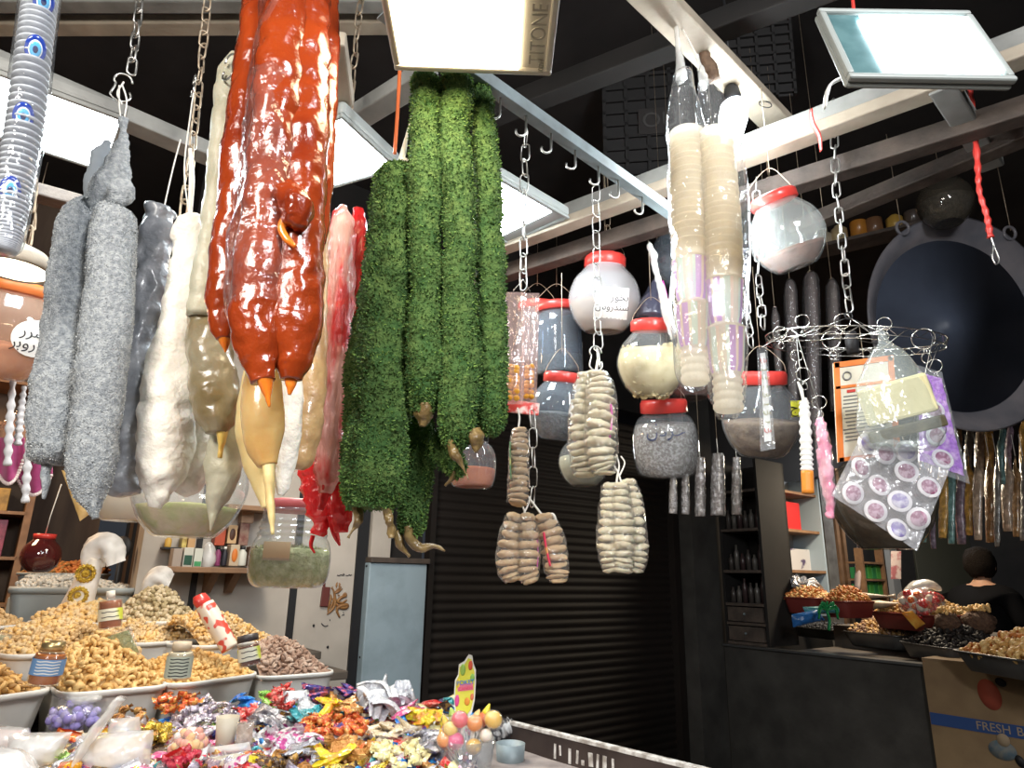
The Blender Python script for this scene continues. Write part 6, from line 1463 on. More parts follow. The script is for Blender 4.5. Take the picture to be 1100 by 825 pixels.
for x, y, rx, ry, cc in ((4, 22, 2.4, 5, (.7, .1, .05)), (-4, 17, 3, 6, (.3, .5, .1)), (-8, -14, 2.5, 6, (.7, .08, .3)), (3, -14, 3, 4, (.75, .3, .05)), (7, 10, 2.5, 4, (.25, .5, .1)), (-8, 3, 2.2, 5, (.75, .55, .05)), (8, -9, 2, 3.5, (.7, .2, .1))):
    b = MB(); b.lathe([(rx * q, 0), (rx * q * .8, .0008), (0, .001)], hc + Fh @ V((x * q, y * q, .0016)), 16, 0, Fh @ Matrix.Diagonal((1, ry / rx, 1)), True, True, 1); b.build('fruit_print', mat('fp_%d' % int(x * 10 + y), cc, .4), t)
b = MB(); b.box(hc + Fh @ V((0, 0, .0018)), (17 * q, 7 * q, .0008), Fh @ rot('Z', .18)); b.build('red_flash', mat('pink_flash', (.75, .2, .3), .4), t)
text_mb('POKET', 6.4 * q, hc + Fh @ V((0, 4.5 * q, .0028)), Fh @ rot('Z', .18)).build('blue_word', mat('blue_word', (.03, .2, .6), .4), t)
text_mb('CANDY', 4.6 * q, hc + Fh @ V((.8 * q, -1.2 * q, .0028)), Fh @ rot('Z', .18)).build('pink_word', mat('deep_pink_word', (.7, .06, .15), .4), t)
mb = MB(); mb.tube([hc + Fh @ V((0, -28 * q, -.003)), c - Z * 25 * s], .003, 8); mb.build('stem', m_white_pl, t)
mb = MB(); q2, r2_ = pxpath([(496, 768, 6), (497, 780, 12), (500, 790, 18), (502, 800, 24)], 1.51, 16); mb.tube(q2, r2_, 20, True, 0, .6, .008, 40); mb.build('film_skirt', m_film, t)
# ------------------------------------------------------------------ goods on the wall shelf, left
def wbox(name, label, cat, px0, px1, py0, py1, b, dep, m, group=None, shape='box', extra=None, bplane=0.0):
    p0, p1 = wallpt(px0, py1, bplane + b), wallpt(px1, py1, bplane + b); q = wallpt((px0 + px1) / 2, py0, bplane + b)
    a0, a1 = ab(p0)[0], ab(p1)[0]; z0 = (p0.z + p1.z) / 2; z1 = q.z; w = a1 - a0; c = F((a0 + a1) / 2, bplane + b - dep / 2, z0)
    t = thing(name, c, label, cat, group)
    if shape == 'box':
        mb = MB(); mb.box(c + Z * (z1 - z0) / 2, (w, dep, z1 - z0), RM); mb.build('carton', m, t, bev=.002)
    else:
        h = z1 - z0; r = w / 2; mb = MB(); mb.lathe([(0, 0), (r * .95, 0), (r, h * .05), (r, h * .68), (r * .55, h * .8), (r * .5, h * .88)], c, 18); mb.build('bottle', m, t)
        mb = MB(); mb.lathe([(r * .58, h * .86), (r * .58, h), (0, h)], c, 16); mb.build('cap', extra or m_white_pl, t)
        return t
    if extra:                                            # a label printed on the face
        mb = MB(); f = c + B * (dep / 2 + .001) + Z * (z1 - z0) / 2
        if extra[0] == 'oval': mb.lathe([(w * .32, 0), (w * .30, .001), (0, .0015)], f, 20, 0, Matrix((A, Z, B)).transposed() @ Matrix.Diagonal((1, (z1 - z0) * .32 / (w * .32), 1)))
        else: mb.box(f + Z * (z1 - z0) * extra[2], (w * .8, .002, (z1 - z0) * extra[3]), RM)
        mb.build('label_print', extra[1], t)
    return t
t = thing('wall_shelf', wallpt(230, 612), 'wooden shelf on brackets across the white wall panels', 'shelf')
p0, p1 = ab(wallpt(168, 611)), ab(wallpt(283, 608)); zs = (p0[2] + p1[2]) / 2
mb = MB(); fbox(mb, p0[0], p1[0], .0, .17, zs - .022, zs); mb.build('board', m_wood, t, bev=.003)
for px in (222, 245):
    a_ = ab(wallpt(px, 620))[0]; mb = MB(); mb.hexa([F(a_ - .015, .012, zs - .10), F(a_ + .015, .012, zs - .10), F(a_ + .015, .03, zs - .10), F(a_ - .015, .03, zs - .10)], [F(a_ - .015, .012, zs - .022), F(a_ + .015, .012, zs - .022), F(a_ + .015, .13, zs - .022), F(a_ - .015, .13, zs - .022)]); mb.build('bracket', m_wood, t)
zb = ab(wallpt(266, 546))[2]; mb = MB(); fbox(mb, ab(wallpt(235, 540))[0], ab(wallpt(290, 540))[0], .0, .15, zb - .02, zb); mb.build('upper_board', m_wood, t, bev=.003)
mc = lambda n, c, c2=None, sc=20, r=.5: mat(n, c, r, c2, sc)
GB = 'goods on the wooden wall shelf'
S_ = .125
shelf = [('carton', 'clear fronted carton at the left of the shelf', 'box', 184, 194, 590, 610, mc('grey_pink_box', (.34, .28, .24)), 'box', None),
 ('carton', 'white carton with a dark green square on the shelf', 'box', 195.5, 206, 589, 610, mc('offwhite_box', (.55, .54, .48)), 'box', ('r', mc('dark_green', (.02, .08, .05)), -.15, .5)),
 ('carton', 'white and green carton in the middle of the shelf', 'box', 207, 216, 590, 610, mc('white_box', (.58, .60, .54)), 'box', ('r', mc('mid_green', (.06, .30, .12)), -.33, .25)),
 ('bottle', 'small magenta bottle on the shelf beside the orange carton', 'bottle', 231.5, 238, 588, 609, mc('magenta_bottle', (.22, .04, .12)), 'bottle', m_dark),
 ('bottle', 'small black bottle on the shelf beside the orange carton', 'bottle', 239, 245, 588, 609, mc('black_bottle', (.02, .02, .03)), 'bottle', m_white_pl),
 ('carton', 'carton with an orange oval on the shelf', 'box', 245.5, 255.5, 586, 609, mc('cream_box', (.50, .40, .28)), 'box', ('oval', mc('orange_oval', (.62, .18, .03)))),
 ('bottle', 'white bottle with a dark cap at the right of the shelf', 'bottle', 256, 266, 588, 609, mc('white_bottle', (.58, .58, .52)), 'bottle', m_dark),
 ('carton', 'brown carton at the far right of the shelf', 'box', 267, 275, 588, 609, mc('brown_carton', (.18, .10, .06)), 'box', None)]
for nm, lab, cat, x0, x1, y0, y1, m, sh, ex in shelf: wbox(nm, lab, cat, x0, x1, y0 - 1, y1 - 1, S_, .06, m, GB, sh, ex)
upper = [('bottle', 'yellow jar standing on the upper row at left of the shelf', 'jar', 177.5, 185, 575, 588.5, mc('yellow_jar', (.55, .33, .06)), 'bottle', m_white_pl),
 ('carton', 'small yellow striped carton in the upper row', 'box', 194.5, 200, 576, 588.5, mc('yellow_box', (.58, .46, .14), (.3, .2, .05), 60), 'box', None),
 ('carton', 'small tan carton in the upper row', 'box', 201, 209, 576, 588.5, mc('tan_box', (.50, .30, .14)), 'box', None),
 ('carton', 'red carton in the upper row', 'box', 230, 241, 566, 586, mc('red_box', (.42, .07, .03)), 'box', None),
 ('carton', 'tan carton with a dark oval in the upper row', 'box', 243.5, 253.5, 564, 584, mc('tan_box2', (.52, .34, .18)), 'box', ('oval', mc('dark_oval', (.07, .03, .02)))),
 ('carton', 'tall dark red carton in the upper row', 'box', 256, 266, 562, 586, mc('maroon_box', (.16, .05, .04), (.3, .2, .15), 40), 'box', None),
 ('carton', 'brown carton under the upper board', 'box', 259, 272, 548, 562, mc('brown_box2', (.30, .19, .12)), 'box', None)]
for nm, lab, cat, x0, x1, y0, y1, m, sh, ex in upper: wbox(nm, lab, cat, x0, x1, y0, y1, .06, .05, m, GB, sh, ex)
# a second board carries the upper row
mb = MB(); zq = ab(wallpt(215, 589.3))[2]; fbox(mb, ab(wallpt(172, 589))[0], ab(wallpt(280, 589))[0], .0, .062, zq - .008, zq); mb.build('middle_board', m_dark, bpy.data.objects['wall_shelf'])
mb = MB(); q = wallpt(224, 598, .10); mb.ball(q, (.028, .03, .055), 18, 12, nz=.25, nsc=22); tag(mb.build('film_pack', m_sheet), 'crumpled clear film pack standing between green carton and magenta bottle', 'pack', GB)
# calligraphy on the wall panel
def wpx(zx, zy): return wallpt(330 + zx / 11.786, 610 + zy / 11.786, .003)
m_call = mat('brown_gold_paint', (.20, .09, .03), .45, (.30, .15, .05), 30)
mb = MB()
for P, w in (([(252, 590), (300, 545), (340, 490), (352, 420), (346, 340), (325, 262)], .0042), ([(320, 385), (365, 460), (425, 505), (495, 500), (502, 470), (440, 478), (385, 505), (380, 560), (412, 628)], .0050),
             ([(505, 405), (440, 445), (388, 425), (430, 375), (488, 352), (480, 325), (450, 345)], .0042), ([(345, 325), (390, 300), (442, 262)], .0035), ([(358, 300), (395, 270), (432, 236)], .0028),
             ([(368, 250), (372, 215), (382, 182)], .0025), ([(400, 242), (412, 215), (408, 190)], .0025), ([(262, 560), (275, 470), (300, 380), (292, 335)], .0034), ([(285, 520), (310, 470), (325, 420)], .003), ([(318, 275), (312, 255), (325, 240)], .002), ([(395, 355), (402, 340)], .003)):
    q = spline(P, 26) if len(P) > 2 else [np.array(p) for p in P]; n = len(q); mb.tube([wpx(*x) for x in q], [1.5 * w * (.45 + .75 * math.sin(PI * (i + .6) / (n + .2))) for i in range(n)], 7)
t = tag(mb.build('calligraphy', m_call), 'brown gold calligraphy painted on the white wall panel', 'wall lettering')
mb = MB()
for P in ([(378, 92), (400, 98), (430, 88), (450, 95), (475, 90)], [(490, 95), (515, 98), (535, 85), (545, 98), (565, 85)], [(455, 80), (470, 76)], [(180, 700), (200, 725), (230, 740), (262, 728)], [(285, 655), (292, 668)], [(440, 600), (470, 592)], [(455, 560), (462, 575)]):
    q = spline(P, 12) if len(P) > 2 else [np.array(p) for p in P]; mb.tube([wpx(*x) for x in q], .0018, 6)
mb.build('small_lettering', m_ink, t)
t = thing('padlock_tag', wpx(222, 360), 'small dark red tag hanging on the white panel beside the calligraphy', 'tag')
mb = MB(); mb.box(wpx(220, 365) + B * .006, (.038, .010, .085), RM @ rot('Y', .04)); mb.build('tag', mat('dark_red_tag', (.12, .03, .025), .5), t, bev=.003)
mb = MB(); mb.tube([wpx(205, 300) + B * .004, wpx(212, 180) + B * .004, wpx(222, 100) + B * .004], .006, 8); mb.build('strap', MATS['dark_red_tag'], t)
# screws in the post and panels
mb = MB()
for px, py in ((394, 608), (404, 648), (387, 706), (337, 672), (352, 695)):
    mb.ball(wallpt(px, py, .032 if px > 380 else .002), .006, 8, 6)
struct(mb.build('trim_24', m_dark), 'dark screw heads in the white panels and post')

# ------------------------------------------------------------------ left stall: warm shelves, garlands
t = thing('stall_shelf', F(-2.4, -1.2, 0), 'tall wooden shelving of the left stall, dim and reddish', 'shelving')
for k in range(6):
    mb = MB(); fbox(mb, -4.2, -1.62, -1.29, -1.0, 1.22 + k * .21, 1.235 + k * .21); mb.build('shelf_board', m_wood, t)
for a_ in (-4.2, -3.3, -2.4, -1.62):
    mb = MB(); fbox(mb, a_ - .015, a_ + .015, -1.29, -1.0, 0, 2.5); mb.build('upright', m_wood, t)
cols = [((.30, .06, .04), 'red'), ((.34, .18, .08), 'tan'), ((.12, .06, .04), 'dark brown'), ((.42, .30, .20), 'cream'), ((.30, .12, .03), 'rust'), ((.06, .10, .20), 'blue'), ((.34, .08, .14), 'pink'), ((.40, .24, .05), 'ochre')]
for k in range(1, 5):
    a_ = -3.25; rw = ('lowest', 'second', 'third', 'top')[k - 1]; i = 0
    while a_ < -1.72:
        w = rng.uniform(.05, .10); h = rng.uniform(.09, .17); cc, cn = rng.choice(cols)
        if abs(a_ + w / 2 + 2.4) > w / 2 + .03:
            mb = MB(); fbox(mb, a_, a_ + w * .92, -1.25, -1.04, 1.2355 + k * .21 - .21, 1.2355 + k * .21 - .21 + h)
            tag(mb.build('carton', mat('stall_' + cn.replace(' ', '_'), cc, .5, tuple(q * .5 for q in cc), 30), bev=.003), cn + ' carton on the ' + rw + ' lit shelf of the left stall', 'box', cn + ' cartons on the ' + rw + ' shelf of the left stall')
        a_ += w; i += 1
# garlands
m_mag = mat('magenta_velvet', (.24, .02, .09), .7, (.36, .04, .16), 25, sheen=.3)
for k, (x0, x1, y0, yb, Y, lab) in enumerate(((-6, 26, 470, 520, 1.55, 'maroon cloth pennant with beaded edge at the far left'), (18, 56, 490, 532, 1.6, 'magenta cloth pennant with white beaded edge behind the grey strand'))):
    t = thing('beaded_pennant', at((x0 + x1) / 2, y0, Y), lab, 'pennant'); mb = MB()
    def g(u, v): 
        xx = x0 + (x1 - x0) * u; return at(xx, y0 + (yb - y0) * v * (1 - (2 * u - 1) ** 2 * .5), Y + .01 * math.sin(u * 9))
    mb.grid(g, 16, 10); mb.build('cloth', m_mag, t, solid=.003)
    mb = MB(); s = mpp(at(x0, y0, Y))
    for j in range(26): mb.ball(g(j / 25, 1.0) - V((0, .004, 0)), 1.9 * s, 8, 6)
    mb.build('bead_edge', mat('pale_beads', (.62, .52, .50), .4), t)
m_tas = mat('white_tassel', (.52, .52, .54), .6)
for k, (px, y0, py1, Y) in enumerate(((10, 395, 500, 1.45), (29, 440, 540, 1.5), (21, 415, 478, 1.48))):
    P, R = pxpath([(px + 5, y0, 2), (px + 1, (y0 + py1) / 2, 3.6), (px - 2, py1, 3.4)], Y, 60); mb = MB(); mb.tube(P, [r * (1 + .22 * math.sin(i * .9)) for i, r in enumerate(R)], 10)
    tag(mb.build('braided_tassel', m_tas), ('longest left white braided tassel at the far left', 'lower white braided tassel beside the grey strand', 'short white braided tassel between the two longer ones')[k], 'tassel', 'white braided tassels')
flat_bag('amber_pouch', 'amber brown pouch hanging low between the two fuzzy strands', 'pouch', ((66, 505), (84, 508), (102, 548), (86, 560)), 1.1, mat('amber_film', (.40, .22, .06), .25, (.62, .44, .2), 40, coat=.6), .008, 4)
# the ladle on the brown wall
t = thing('ladle', wallpt(131, 588, -.14), 'dark ladle hanging on the brown board wall', 'ladle')
pl = wallpt(131, 588, -.11); mb = MB(); mb.ball(pl, (.04, .02, .045), 16, 10); mb.build('bowl', m_dark, t); mb = MB(); mb.tube([pl, pl - Z * .3], .008, 8); mb.build('handle', m_dark, t)

# ------------------------------------------------------------------ right stall
CAB = thing('dark_cabinet', F(2.37, .34, 1.0), 'dark open cabinet with shelves between shutter pillar and right stall', 'cabinet')
mb = MB(); fbox(mb, 2.26, 2.60, .17, .19, 1.0, 2.2); fbox(mb, 2.26, 2.60, .47, .49, 1.0, 2.2); fbox(mb, 2.58, 2.60, .17, .49, 1.0, 2.2); mb.build('carcass', m_darkwall, CAB)
for z in (1.0, 1.12, 1.24, 1.45, 1.72, 1.98):
    mb = MB(); fbox(mb, 2.25, 2.58, .19, .47, z, z + .018); mb.build('shelf_board', m_oldwood, CAB)
for z in (1.02, 1.14):
    mb = MB(); fbox(mb, 2.252, 2.27, .20, .46, z + .004, z + .092); d_ = mb.build('drawer', m_oldwood, CAB); mb = MB(); mb.ball(F(2.245, .33, z + .05), .009, 10, 8); mb.build('knob', m_rail, d_)
for k, (z, rw) in enumerate(((1.258, 'lower'), (1.468, 'middle'), (1.738, 'upper'))):
    for j in range(6):
        h = rng.uniform(.10, .17); c = F(2.31, .215 + j * .045, z); mb = MB(); r = .017; mb.lathe([(0, 0), (r, 0), (r, h * .7), (r * .45, h * .82), (r * .45, h), (0, h)], c, 12)
        tag(mb.build('bottle', mat('dim_bottle_%d' % (j % 3), ((.06, .05, .045), (.10, .09, .08), (.05, .03, .03))[j % 3], .3)), 'dim bottle in the dark cabinet, ' + rw + ' shelf', 'bottle', 'bottles on the ' + rw + ' shelf of the dark cabinet')
# end wall of the stall: shelf with red boxes, poster, doorway
def wb(px, py, b=.0): return ab(wallpt(px, py, b))
t = thing('end_shelf', wallpt(855, 568, .0), 'lit shelf with red boxes at the back of the right stall', 'shelf')
a0, a1 = wb(822, 568, .25)[0], wb(880, 568, .25)[0]; z0 = wb(850, 568, .25)[2]; z1 = wb(850, 612, .25)[2]; z2 = wb(850, 530, .25)[2]
mb = MB(); fbox(mb, a0, a1, .02, .25, z0 - .02, z0); mb.build('shelf_board', m_wood, t)
mb = MB(); fbox(mb, a0, a1, .02, .25, z2 + .0, z2 + .02); mb.build('upper_board', m_wood, t)
mb = MB(); fbox(mb, a0, a1, .0, .018, 1.2, 2.2); mb.build('back_panel', mat('pale_back_panel', (.36, .38, .40), .6), t)
mb = MB(); fbox(mb, a1, a1 + .02, .0, .27, 1.15, 2.2); mb.build('side_board', mat('pale_blue_board', (.40, .50, .58), .5), t)
m_redbox = mat('bright_red_box', (.58, .03, .03), .45)
def onshelf(nm, lab, cat, px0, px1, py0, m, shape='box', z=None, dep=.09, grp='goods on the lit end shelf', b=.2, cap=None):
    a_0, a_1 = wb(px0, 568, b)[0], wb(px1, 568, b)[0]; zt = wb((px0 + px1) / 2, py0, b)[2]; z = z if z is not None else z0; h = max(.03, zt - z); c = F((a_0 + a_1) / 2, b - dep / 2, z)
    tt = thing(nm, c, lab, cat, grp); mb = MB()
    if shape == 'box': mb.box(c + Z * h / 2, (a_1 - a_0, dep, h), RM); mb.build('carton', m, tt, bev=.003)
    else:
        r = (a_1 - a_0) / 2; mb.lathe([(0, 0), (r, 0), (r, h * .6), (r * .6, h * .7), (r * .6, h * .72)], c, 14); mb.build('bottle', m, tt); mb = MB(); mb.lathe([(r * .7, h * .7), (r * .65, h), (0, h)], c, 12); mb.build('cap', cap or m_goldcap, tt)
onshelf('carton', 'red box at the right end of the lit shelf', 'box', 846, 861, 540, m_redbox)
onshelf('carton', 'red carton behind the little bottles on the lit shelf', 'box', 823, 845, 553, m_redbox, b=.13)
for k, (px, cn, cc) in enumerate(((825, 'magenta', (.50, .06, .30)), (829.5, 'white', (.62, .60, .55)), (833.5, 'pale gold', (.55, .40, .16)), (837.5, 'silver', (.55, .55, .55)), (841.5, 'amber', (.55, .25, .06)))):
    onshelf('bottle', cn + ' little bottle on the lit shelf before the red carton', 'bottle', px - 1.8, px + 1.8, 541 + k % 2 * 3, mat('mini_' + cn.replace(' ', '_'), cc, .3), 'bottle', b=.22)
onshelf('carton', 'pale blue carton at the back of the lower shelf', 'box', 824, 846, 588, mat('pale_blue_box', (.25, .45, .55), .5, (.5, .6, .6), 14), z=z1, b=.12)
onshelf('carton', 'turquoise carton before the pale blue one', 'box', 826, 843, 600, mat('turquoise_box', (.10, .38, .50), .5, (.6, .6, .55), 18), z=z1, b=.2)
mb = MB(); fbox(mb, a0, a1, .02, .27, z1 - .02, z1); mb.build('lower_board', m_wood, t)
onshelf('poster_board', 'white printed board with dark violet picture on the lower shelf', 'poster', 847, 876, 590, mat('white_board_print', (.62, .62, .64), .5, (.10, .07, .16), 9, lo=.56, hi=.6), z=z1, b=.15, dep=.02, grp=None)
# doorway and white doors
p0, p1 = wb(882, 600), wb(905, 600)
mb = MB(); fbox(mb, p0[0] + .05, p1[0] - .12, .0, .03, 0, 2.3); struct(mb.build('trim_21', mat('grey_board', (.24, .23, .21), .7, (.12, .11, .1), 8)), 'grey board beside the doorway of the right stall')
for k, px in enumerate((899, 905)):
    a_ = wb(px, 600)[0]; mb = MB(); fbox(mb, a_ - .05, a_, .0, .05, 0, 2.4); struct(mb.build('trim_%d' % (22 + k), m_wood))
a0, a1 = wb(952, 610)[0], wb(978, 610)[0]
mb = MB(); fbox(mb, a0, min(a1, 5.28), .0, .05, 0, 2.3); struct(mb.build('door_1', mat('white_door', (.52, .51, .48), .5)), 'white door at the back of the right stall')
# green cartons on a small rack
g0 = F(4.35, .25, 1.05)
t = thing('small_rack', g0, 'small rack of green cartons by the white door', 'rack')
a0, a1 = wb(928, 620, .35)[0], wb(950, 620, .35)[0]
for py in (604, 622, 640):
    zz = wb(940, py, .35)[2]; mb = MB(); fbox(mb, a0, a1, .22, .36, zz - .015, zz); mb.build('shelf_board', m_wood, t)
for a_ in (a0, a1): mb = MB(); fbox(mb, a_ - .015, a_ + .015, .30, .36, .0, wb(940, 590, .35)[2]); mb.build('side', m_wood, t)
for py, rw in ((622, 'upper'), (640, 'lower')):
    zz = wb(940, py, .35)[2]
    for j in range(4):
        w = (a1 - a0 - .05) / 4; mb = MB(); fbox(mb, a0 + .025 + j * w, a0 + .025 + (j + .9) * w, .23, .34, zz + .001, zz + .09 + .02 * (j % 2))
        tag(mb.build('carton', mat('leaf_green_box_%d' % (j % 2), ((.03, .22, .07), (.06, .30, .06))[j % 2], .5), bev=.003), 'green carton on the ' + rw + ' board of the small rack', 'box', 'green cartons on the ' + rw + ' rack board')
P_ = [wallpt(px, py, .3) for px, py in ((921, 575), (921, 592), (922, 600), (921, 634))]; s = mpp(P_[0])
t = thing('hanging_towel', P_[0], 'pale pink towel hanging in the doorway of the right stall', 'towel'); mb = MB(); mb.tube(spline([(p.x, p.y, p.z) for p in P_], 24), [(.6 + 5.5 * min(1, max(0, (i - 9) / 5))) * s for i in range(24)], 16, True, 0, .4, .01, 14); mb.build('cloth', mat('pale_pink_cloth', (.58, .46, .44), .8), t)
flat = lambda *a, **k: flat_bag(*a, **k)
flat('wall_notice', 'pinkish printed sheet on the white door', 'notice', ((957, 592), (968, 592), (968, 622), (957, 622)), 5.2, mat('pink_print_sheet', (.55, .45, .44), .6, (.35, .12, .14), 14, lo=.5, hi=.6), .004, 2)
# low tier of dry goods on the right counter
t = thing('counter', F(2.7, 2.2, 0), 'dark stepped counter behind the low plaster wall', 'counter')
for a_0, a_1, zz in ((2.37, 2.95, .98), (2.95, 3.3, 1.12)):
    mb = MB(); fbox(mb, a_0, a_1, .55, 4.0, 0, zz); mb.build('step', m_stand, t)
m_steeltray = mat('dull_steel_tray', (.16, .155, .15), .4, (.10, .10, .10), 6, metal=.5); m_redtray = mat('dark_red_tray', (.18, .03, .025), .45)
GR2 = dict(m=m_steeltray)
tray('steel tray of brown nuts on the right counter, nearest the ledge', (902, 677), (965, 683), 1.09, .42, .09, 'almond', n_dark, .10, .034, (-.1, .2), heaplabel='heap of brown nuts in the steel tray on the right counter', nmats=[n_dark, n_brown, n_tan], **GR2)
tray('steel tray of black dried fruit beside the cardboard sheet', (962, 688), (1016, 696), 1.08, .38, .08, 'almond', mat('black_dried_fruit', (.018, .014, .013), .6), .10, .04, (.0, .2), heaplabel='heap of black dried fruit in the steel tray', **GR2)
tray('steel tray of golden chips at the right edge above the cardboard', (1018, 697), (1120, 712), 1.10, .5, .09, 'cashew', n_gold, .12, .04, (.1, .3), heaplabel='heap of golden chips above the cardboard sheet', nmats=[n_gold, n_gold2, n_orange], **GR2)
tray('empty looking steel tray of dark pieces at the left end of the counter', (846, 672), (896, 677), 1.08, .36, .07, 'bean', mat('dark_bits', (.03, .03, .035), .6), .03, .034, (.0, .0), heaplabel='dark pieces in the left steel tray', **GR2)
tray('dark red tray of orange pieces on the rear step, left end', (838, 640), (876, 643), None, .30, .10, 'almond', n_orange, .065, .032, (-.2, .1), m=m_redtray, Y=(4.62, 4.42), heaplabel='heap of orange pieces in the left red tray', nmats=[n_orange, n_gold])
tray('dark red tray of orange shreds on the rear step', (878, 644), (908, 646), None, .30, .10, 'almond', n_orange, .085, .032, (-.1, .1), m=m_redtray, Y=(4.40, 4.22), heaplabel='heap of orange shreds in the middle red tray', nmats=[n_orange, n_orange, n_gold2])
tray('red tray of golden nuts on the rear step before the person', (930, 655), (1005, 662), None, .34, .10, 'peanut', n_gold2, .10, .036, (.0, .1), m=m_redtray, Y=(4.55, 4.05), heaplabel='heap of golden nuts on the rear step', nmats=[n_gold2, n_dark, n_tan])
mb = MB(); p = at(857, 628, 4.75); 
for k in range(14): put(mb, PROTO['pouch'][k % 3], p + V((rng.gauss(0, .06), rng.gauss(0, .05), rng.uniform(-.02, .03))), randrot(), .9)
tag(mb.build('foil_pile', W['white'], None), 'pile of crumpled silver white foil on the left red tray', 'foil', None, 'stuff')
# dried fish and flat slabs
m_fish = mat('dried_fish_skin', (.52, .40, .26), .5, (.30, .24, .18), 12)
for k, (x0, y0, x1, y1, w, cn) in enumerate(((905, 640, 962, 640, 6, 'pale long dried fish lying at the back of the counter'), (925, 650, 975, 646, 7, 'tan dried fish across the nuts'), (903, 648, 935, 655, 8, 'golden dried fish at the left of the nuts'), (945, 657, 985, 655, 7, 'dried fish pointing to the red packets'))):
    a_, b_ = at(x0, y0, 4.45 + .05 * k), at(x1, y1, 4.3 + .05 * k); s = mpp(a_); mb = MB(); n = 14
    mb.tube([a_.lerp(b_, i / n) for i in range(n + 1)], [s * w * q for q in (.15, .55, .8, .95, 1, 1, .95, .85, .7, .55, .4, .28, .2, .5, .75)], 14, True, 0, 1, .002, 30, up=V((0, 0, 1))); mb.v = [(x, y, a_.z + (z - a_.z) * .6) for x, y, z in mb.v]
    tag(mb.build('dried_fish', m_fish), cn, 'dried fish', 'dried fish on the right counter')
# blue and green plastic bits on the left of the counter
flat('blue_packet', 'bright blue packet on the dark steel tray', 'packet', ((850, 660), (878, 655), (886, 666), (852, 674)), 4.25, mat('blue_plastic_bright', (.02, .12, .36), .3, coat=.5), .03, 3)
flat('teal_packet', 'teal flat packet behind the green bow', 'packet', ((862, 652), (910, 650), (912, 658), (866, 660)), 4.3, mat('teal_plastic', (.05, .24, .26), .35, coat=.4), .025, 4)
t = thing('green_bow', at(888, 660, 4.1), 'shiny green ribbon bow hanging over the counter tray', 'bow'); mb = MB(); c = at(888, 656, 4.1); s = mpp(c)
for k in range(7):
    a_ = PI * (-.1 + k * .2); mb.tube(spline([tuple(c), tuple(c + V((math.cos(a_) * 8 * s, -.02, math.sin(a_) * 6 * s + .02))), tuple(c + V((math.cos(a_) * 11 * s, -.01, math.sin(a_) * 9 * s - .03)))], 10), 2.2 * s, 8, True, 0, .4)
mb.build('loops', mat('shiny_green', (.02, .26, .08), .25, coat=.6), t); mb = MB(); mb.tube(spline([tuple(c), tuple(c + V((.01, 0, -10 * s))), tuple(c + V((.0, 0, -20 * s)))], 12), 3 * s, 8, True, 0, .4); mb.build('tail', MATS['shiny_green'], t)
# net of red packets, sponges, orange card
t, c, s = ballbag('red_sweet_bag', 'clear bag of red and orange sweets at the back of the right counter', (990, 648), (24, 15), 4.2, [W['red'], W['orange_red'], mat('cream_sweet', (.7, .62, .5), .4)], 60, 4.2)
mb = MB(); q, r = pxpath([(972, 636, 4), (985, 630, 12), (998, 628, 10), (1010, 634, 4)], 4.25, 14); mb.tube(q, r, 12, True, 0, .5, .012, 20); mb.build('bag_top', m_milky, t)
for k, (px, py, r_, lb) in enumerate(((1018, 668, 12, 'left brown bristly coconut like ball on the right counter'), (1052, 668, 15, 'right brown bristly ball topped with golden pieces'))):
    c = at(px, py, 3.95); s = mpp(c); t = thing('bristly_ball', c, lb, 'coconut'); mb = MB(); mb.ball(c, (r_ * s, r_ * s, r_ * s * .85), 22, 16, nz=.25, nsc=30, seed=k); mb.build('husk', mat('dark_brown_husk', (.08, .045, .03), .8, (.14, .08, .05), 60, bump=1, bscale=90), t)
    mb = MB()
    for j in range(24): put(mb, NUT['peanut'], c + V((rng.gauss(0, r_ * s * .4), rng.gauss(0, r_ * s * .3), r_ * s * .8 + rng.uniform(0, .02))), randrot(), .035)
    mb.build('golden_topping', n_gold, t)
flat('orange_packet', 'orange flat packet lying on the right counter', 'packet', ((968, 658), (980, 656), (994, 670), (984, 676)), 4.1, mat('orange_packet_film', (.62, .20, .02), .3, (.7, .4, .08), 20), .015, 9)
# ledge scraps
# cardboard sheet with printing
CBW = 1.1; b0, zt, zb_ = 1.40, 1.02, .12; cc = F(2.205, b0 + CBW / 2, (zt + zb_) / 2)
t = thing('cardboard_sheet', F(2.2, b0 + CBW / 2, zb_), 'cardboard box side with a red oval and blue band leaning on the counter', 'cardboard')
m_card = mat('brown_cardboard', (.25, .17, .09), .8, (.20, .13, .07), 6)
mb = MB(); fbox(mb, 2.19, 2.235, b0, b0 + CBW, zb_, zt); mb.build('sheet', m_card, t, bev=.003)
mb = MB(); fbox(mb, 2.19, 2.5, b0, b0 + CBW, zt, zt + .012); mb.build('flap', m_card, t)
Rc = Matrix((B, Z, -A)).transposed()
def cbp(px, py): return onplane(px, py, F(2.188, 0), A)
q = cbp(1063, 755); z_b = q.z; h_ = abs(cbp(1063, 748).z - cbp(1063, 762).z) if False else None
pb = [cbp(1026, 769), cbp(1026, 782)]; mb = MB(); fbox(mb, 2.186, 2.189, b0 + .005, b0 + CBW - .005, pb[1].z, pb[0].z); mb.build('blue_band', mat('dark_blue_print', (.02, .06, .20), .6), t)
p = cbp(1048, 776); hh = (pb[0].z - pb[1].z) * .9
m_bl = mat('pale_card_print', (.34, .26, .17), .8)
for wd_, off in (('FRESH', 0), ('BANANAS', hh * 3.3)): text_mb(wd_, hh * 1.05, V((p.x, p.y, (pb[0].z + pb[1].z) / 2)) - A * .003 + B * off, Rc, 'LEFT', .001).build('band_lettering', m_bl, t)
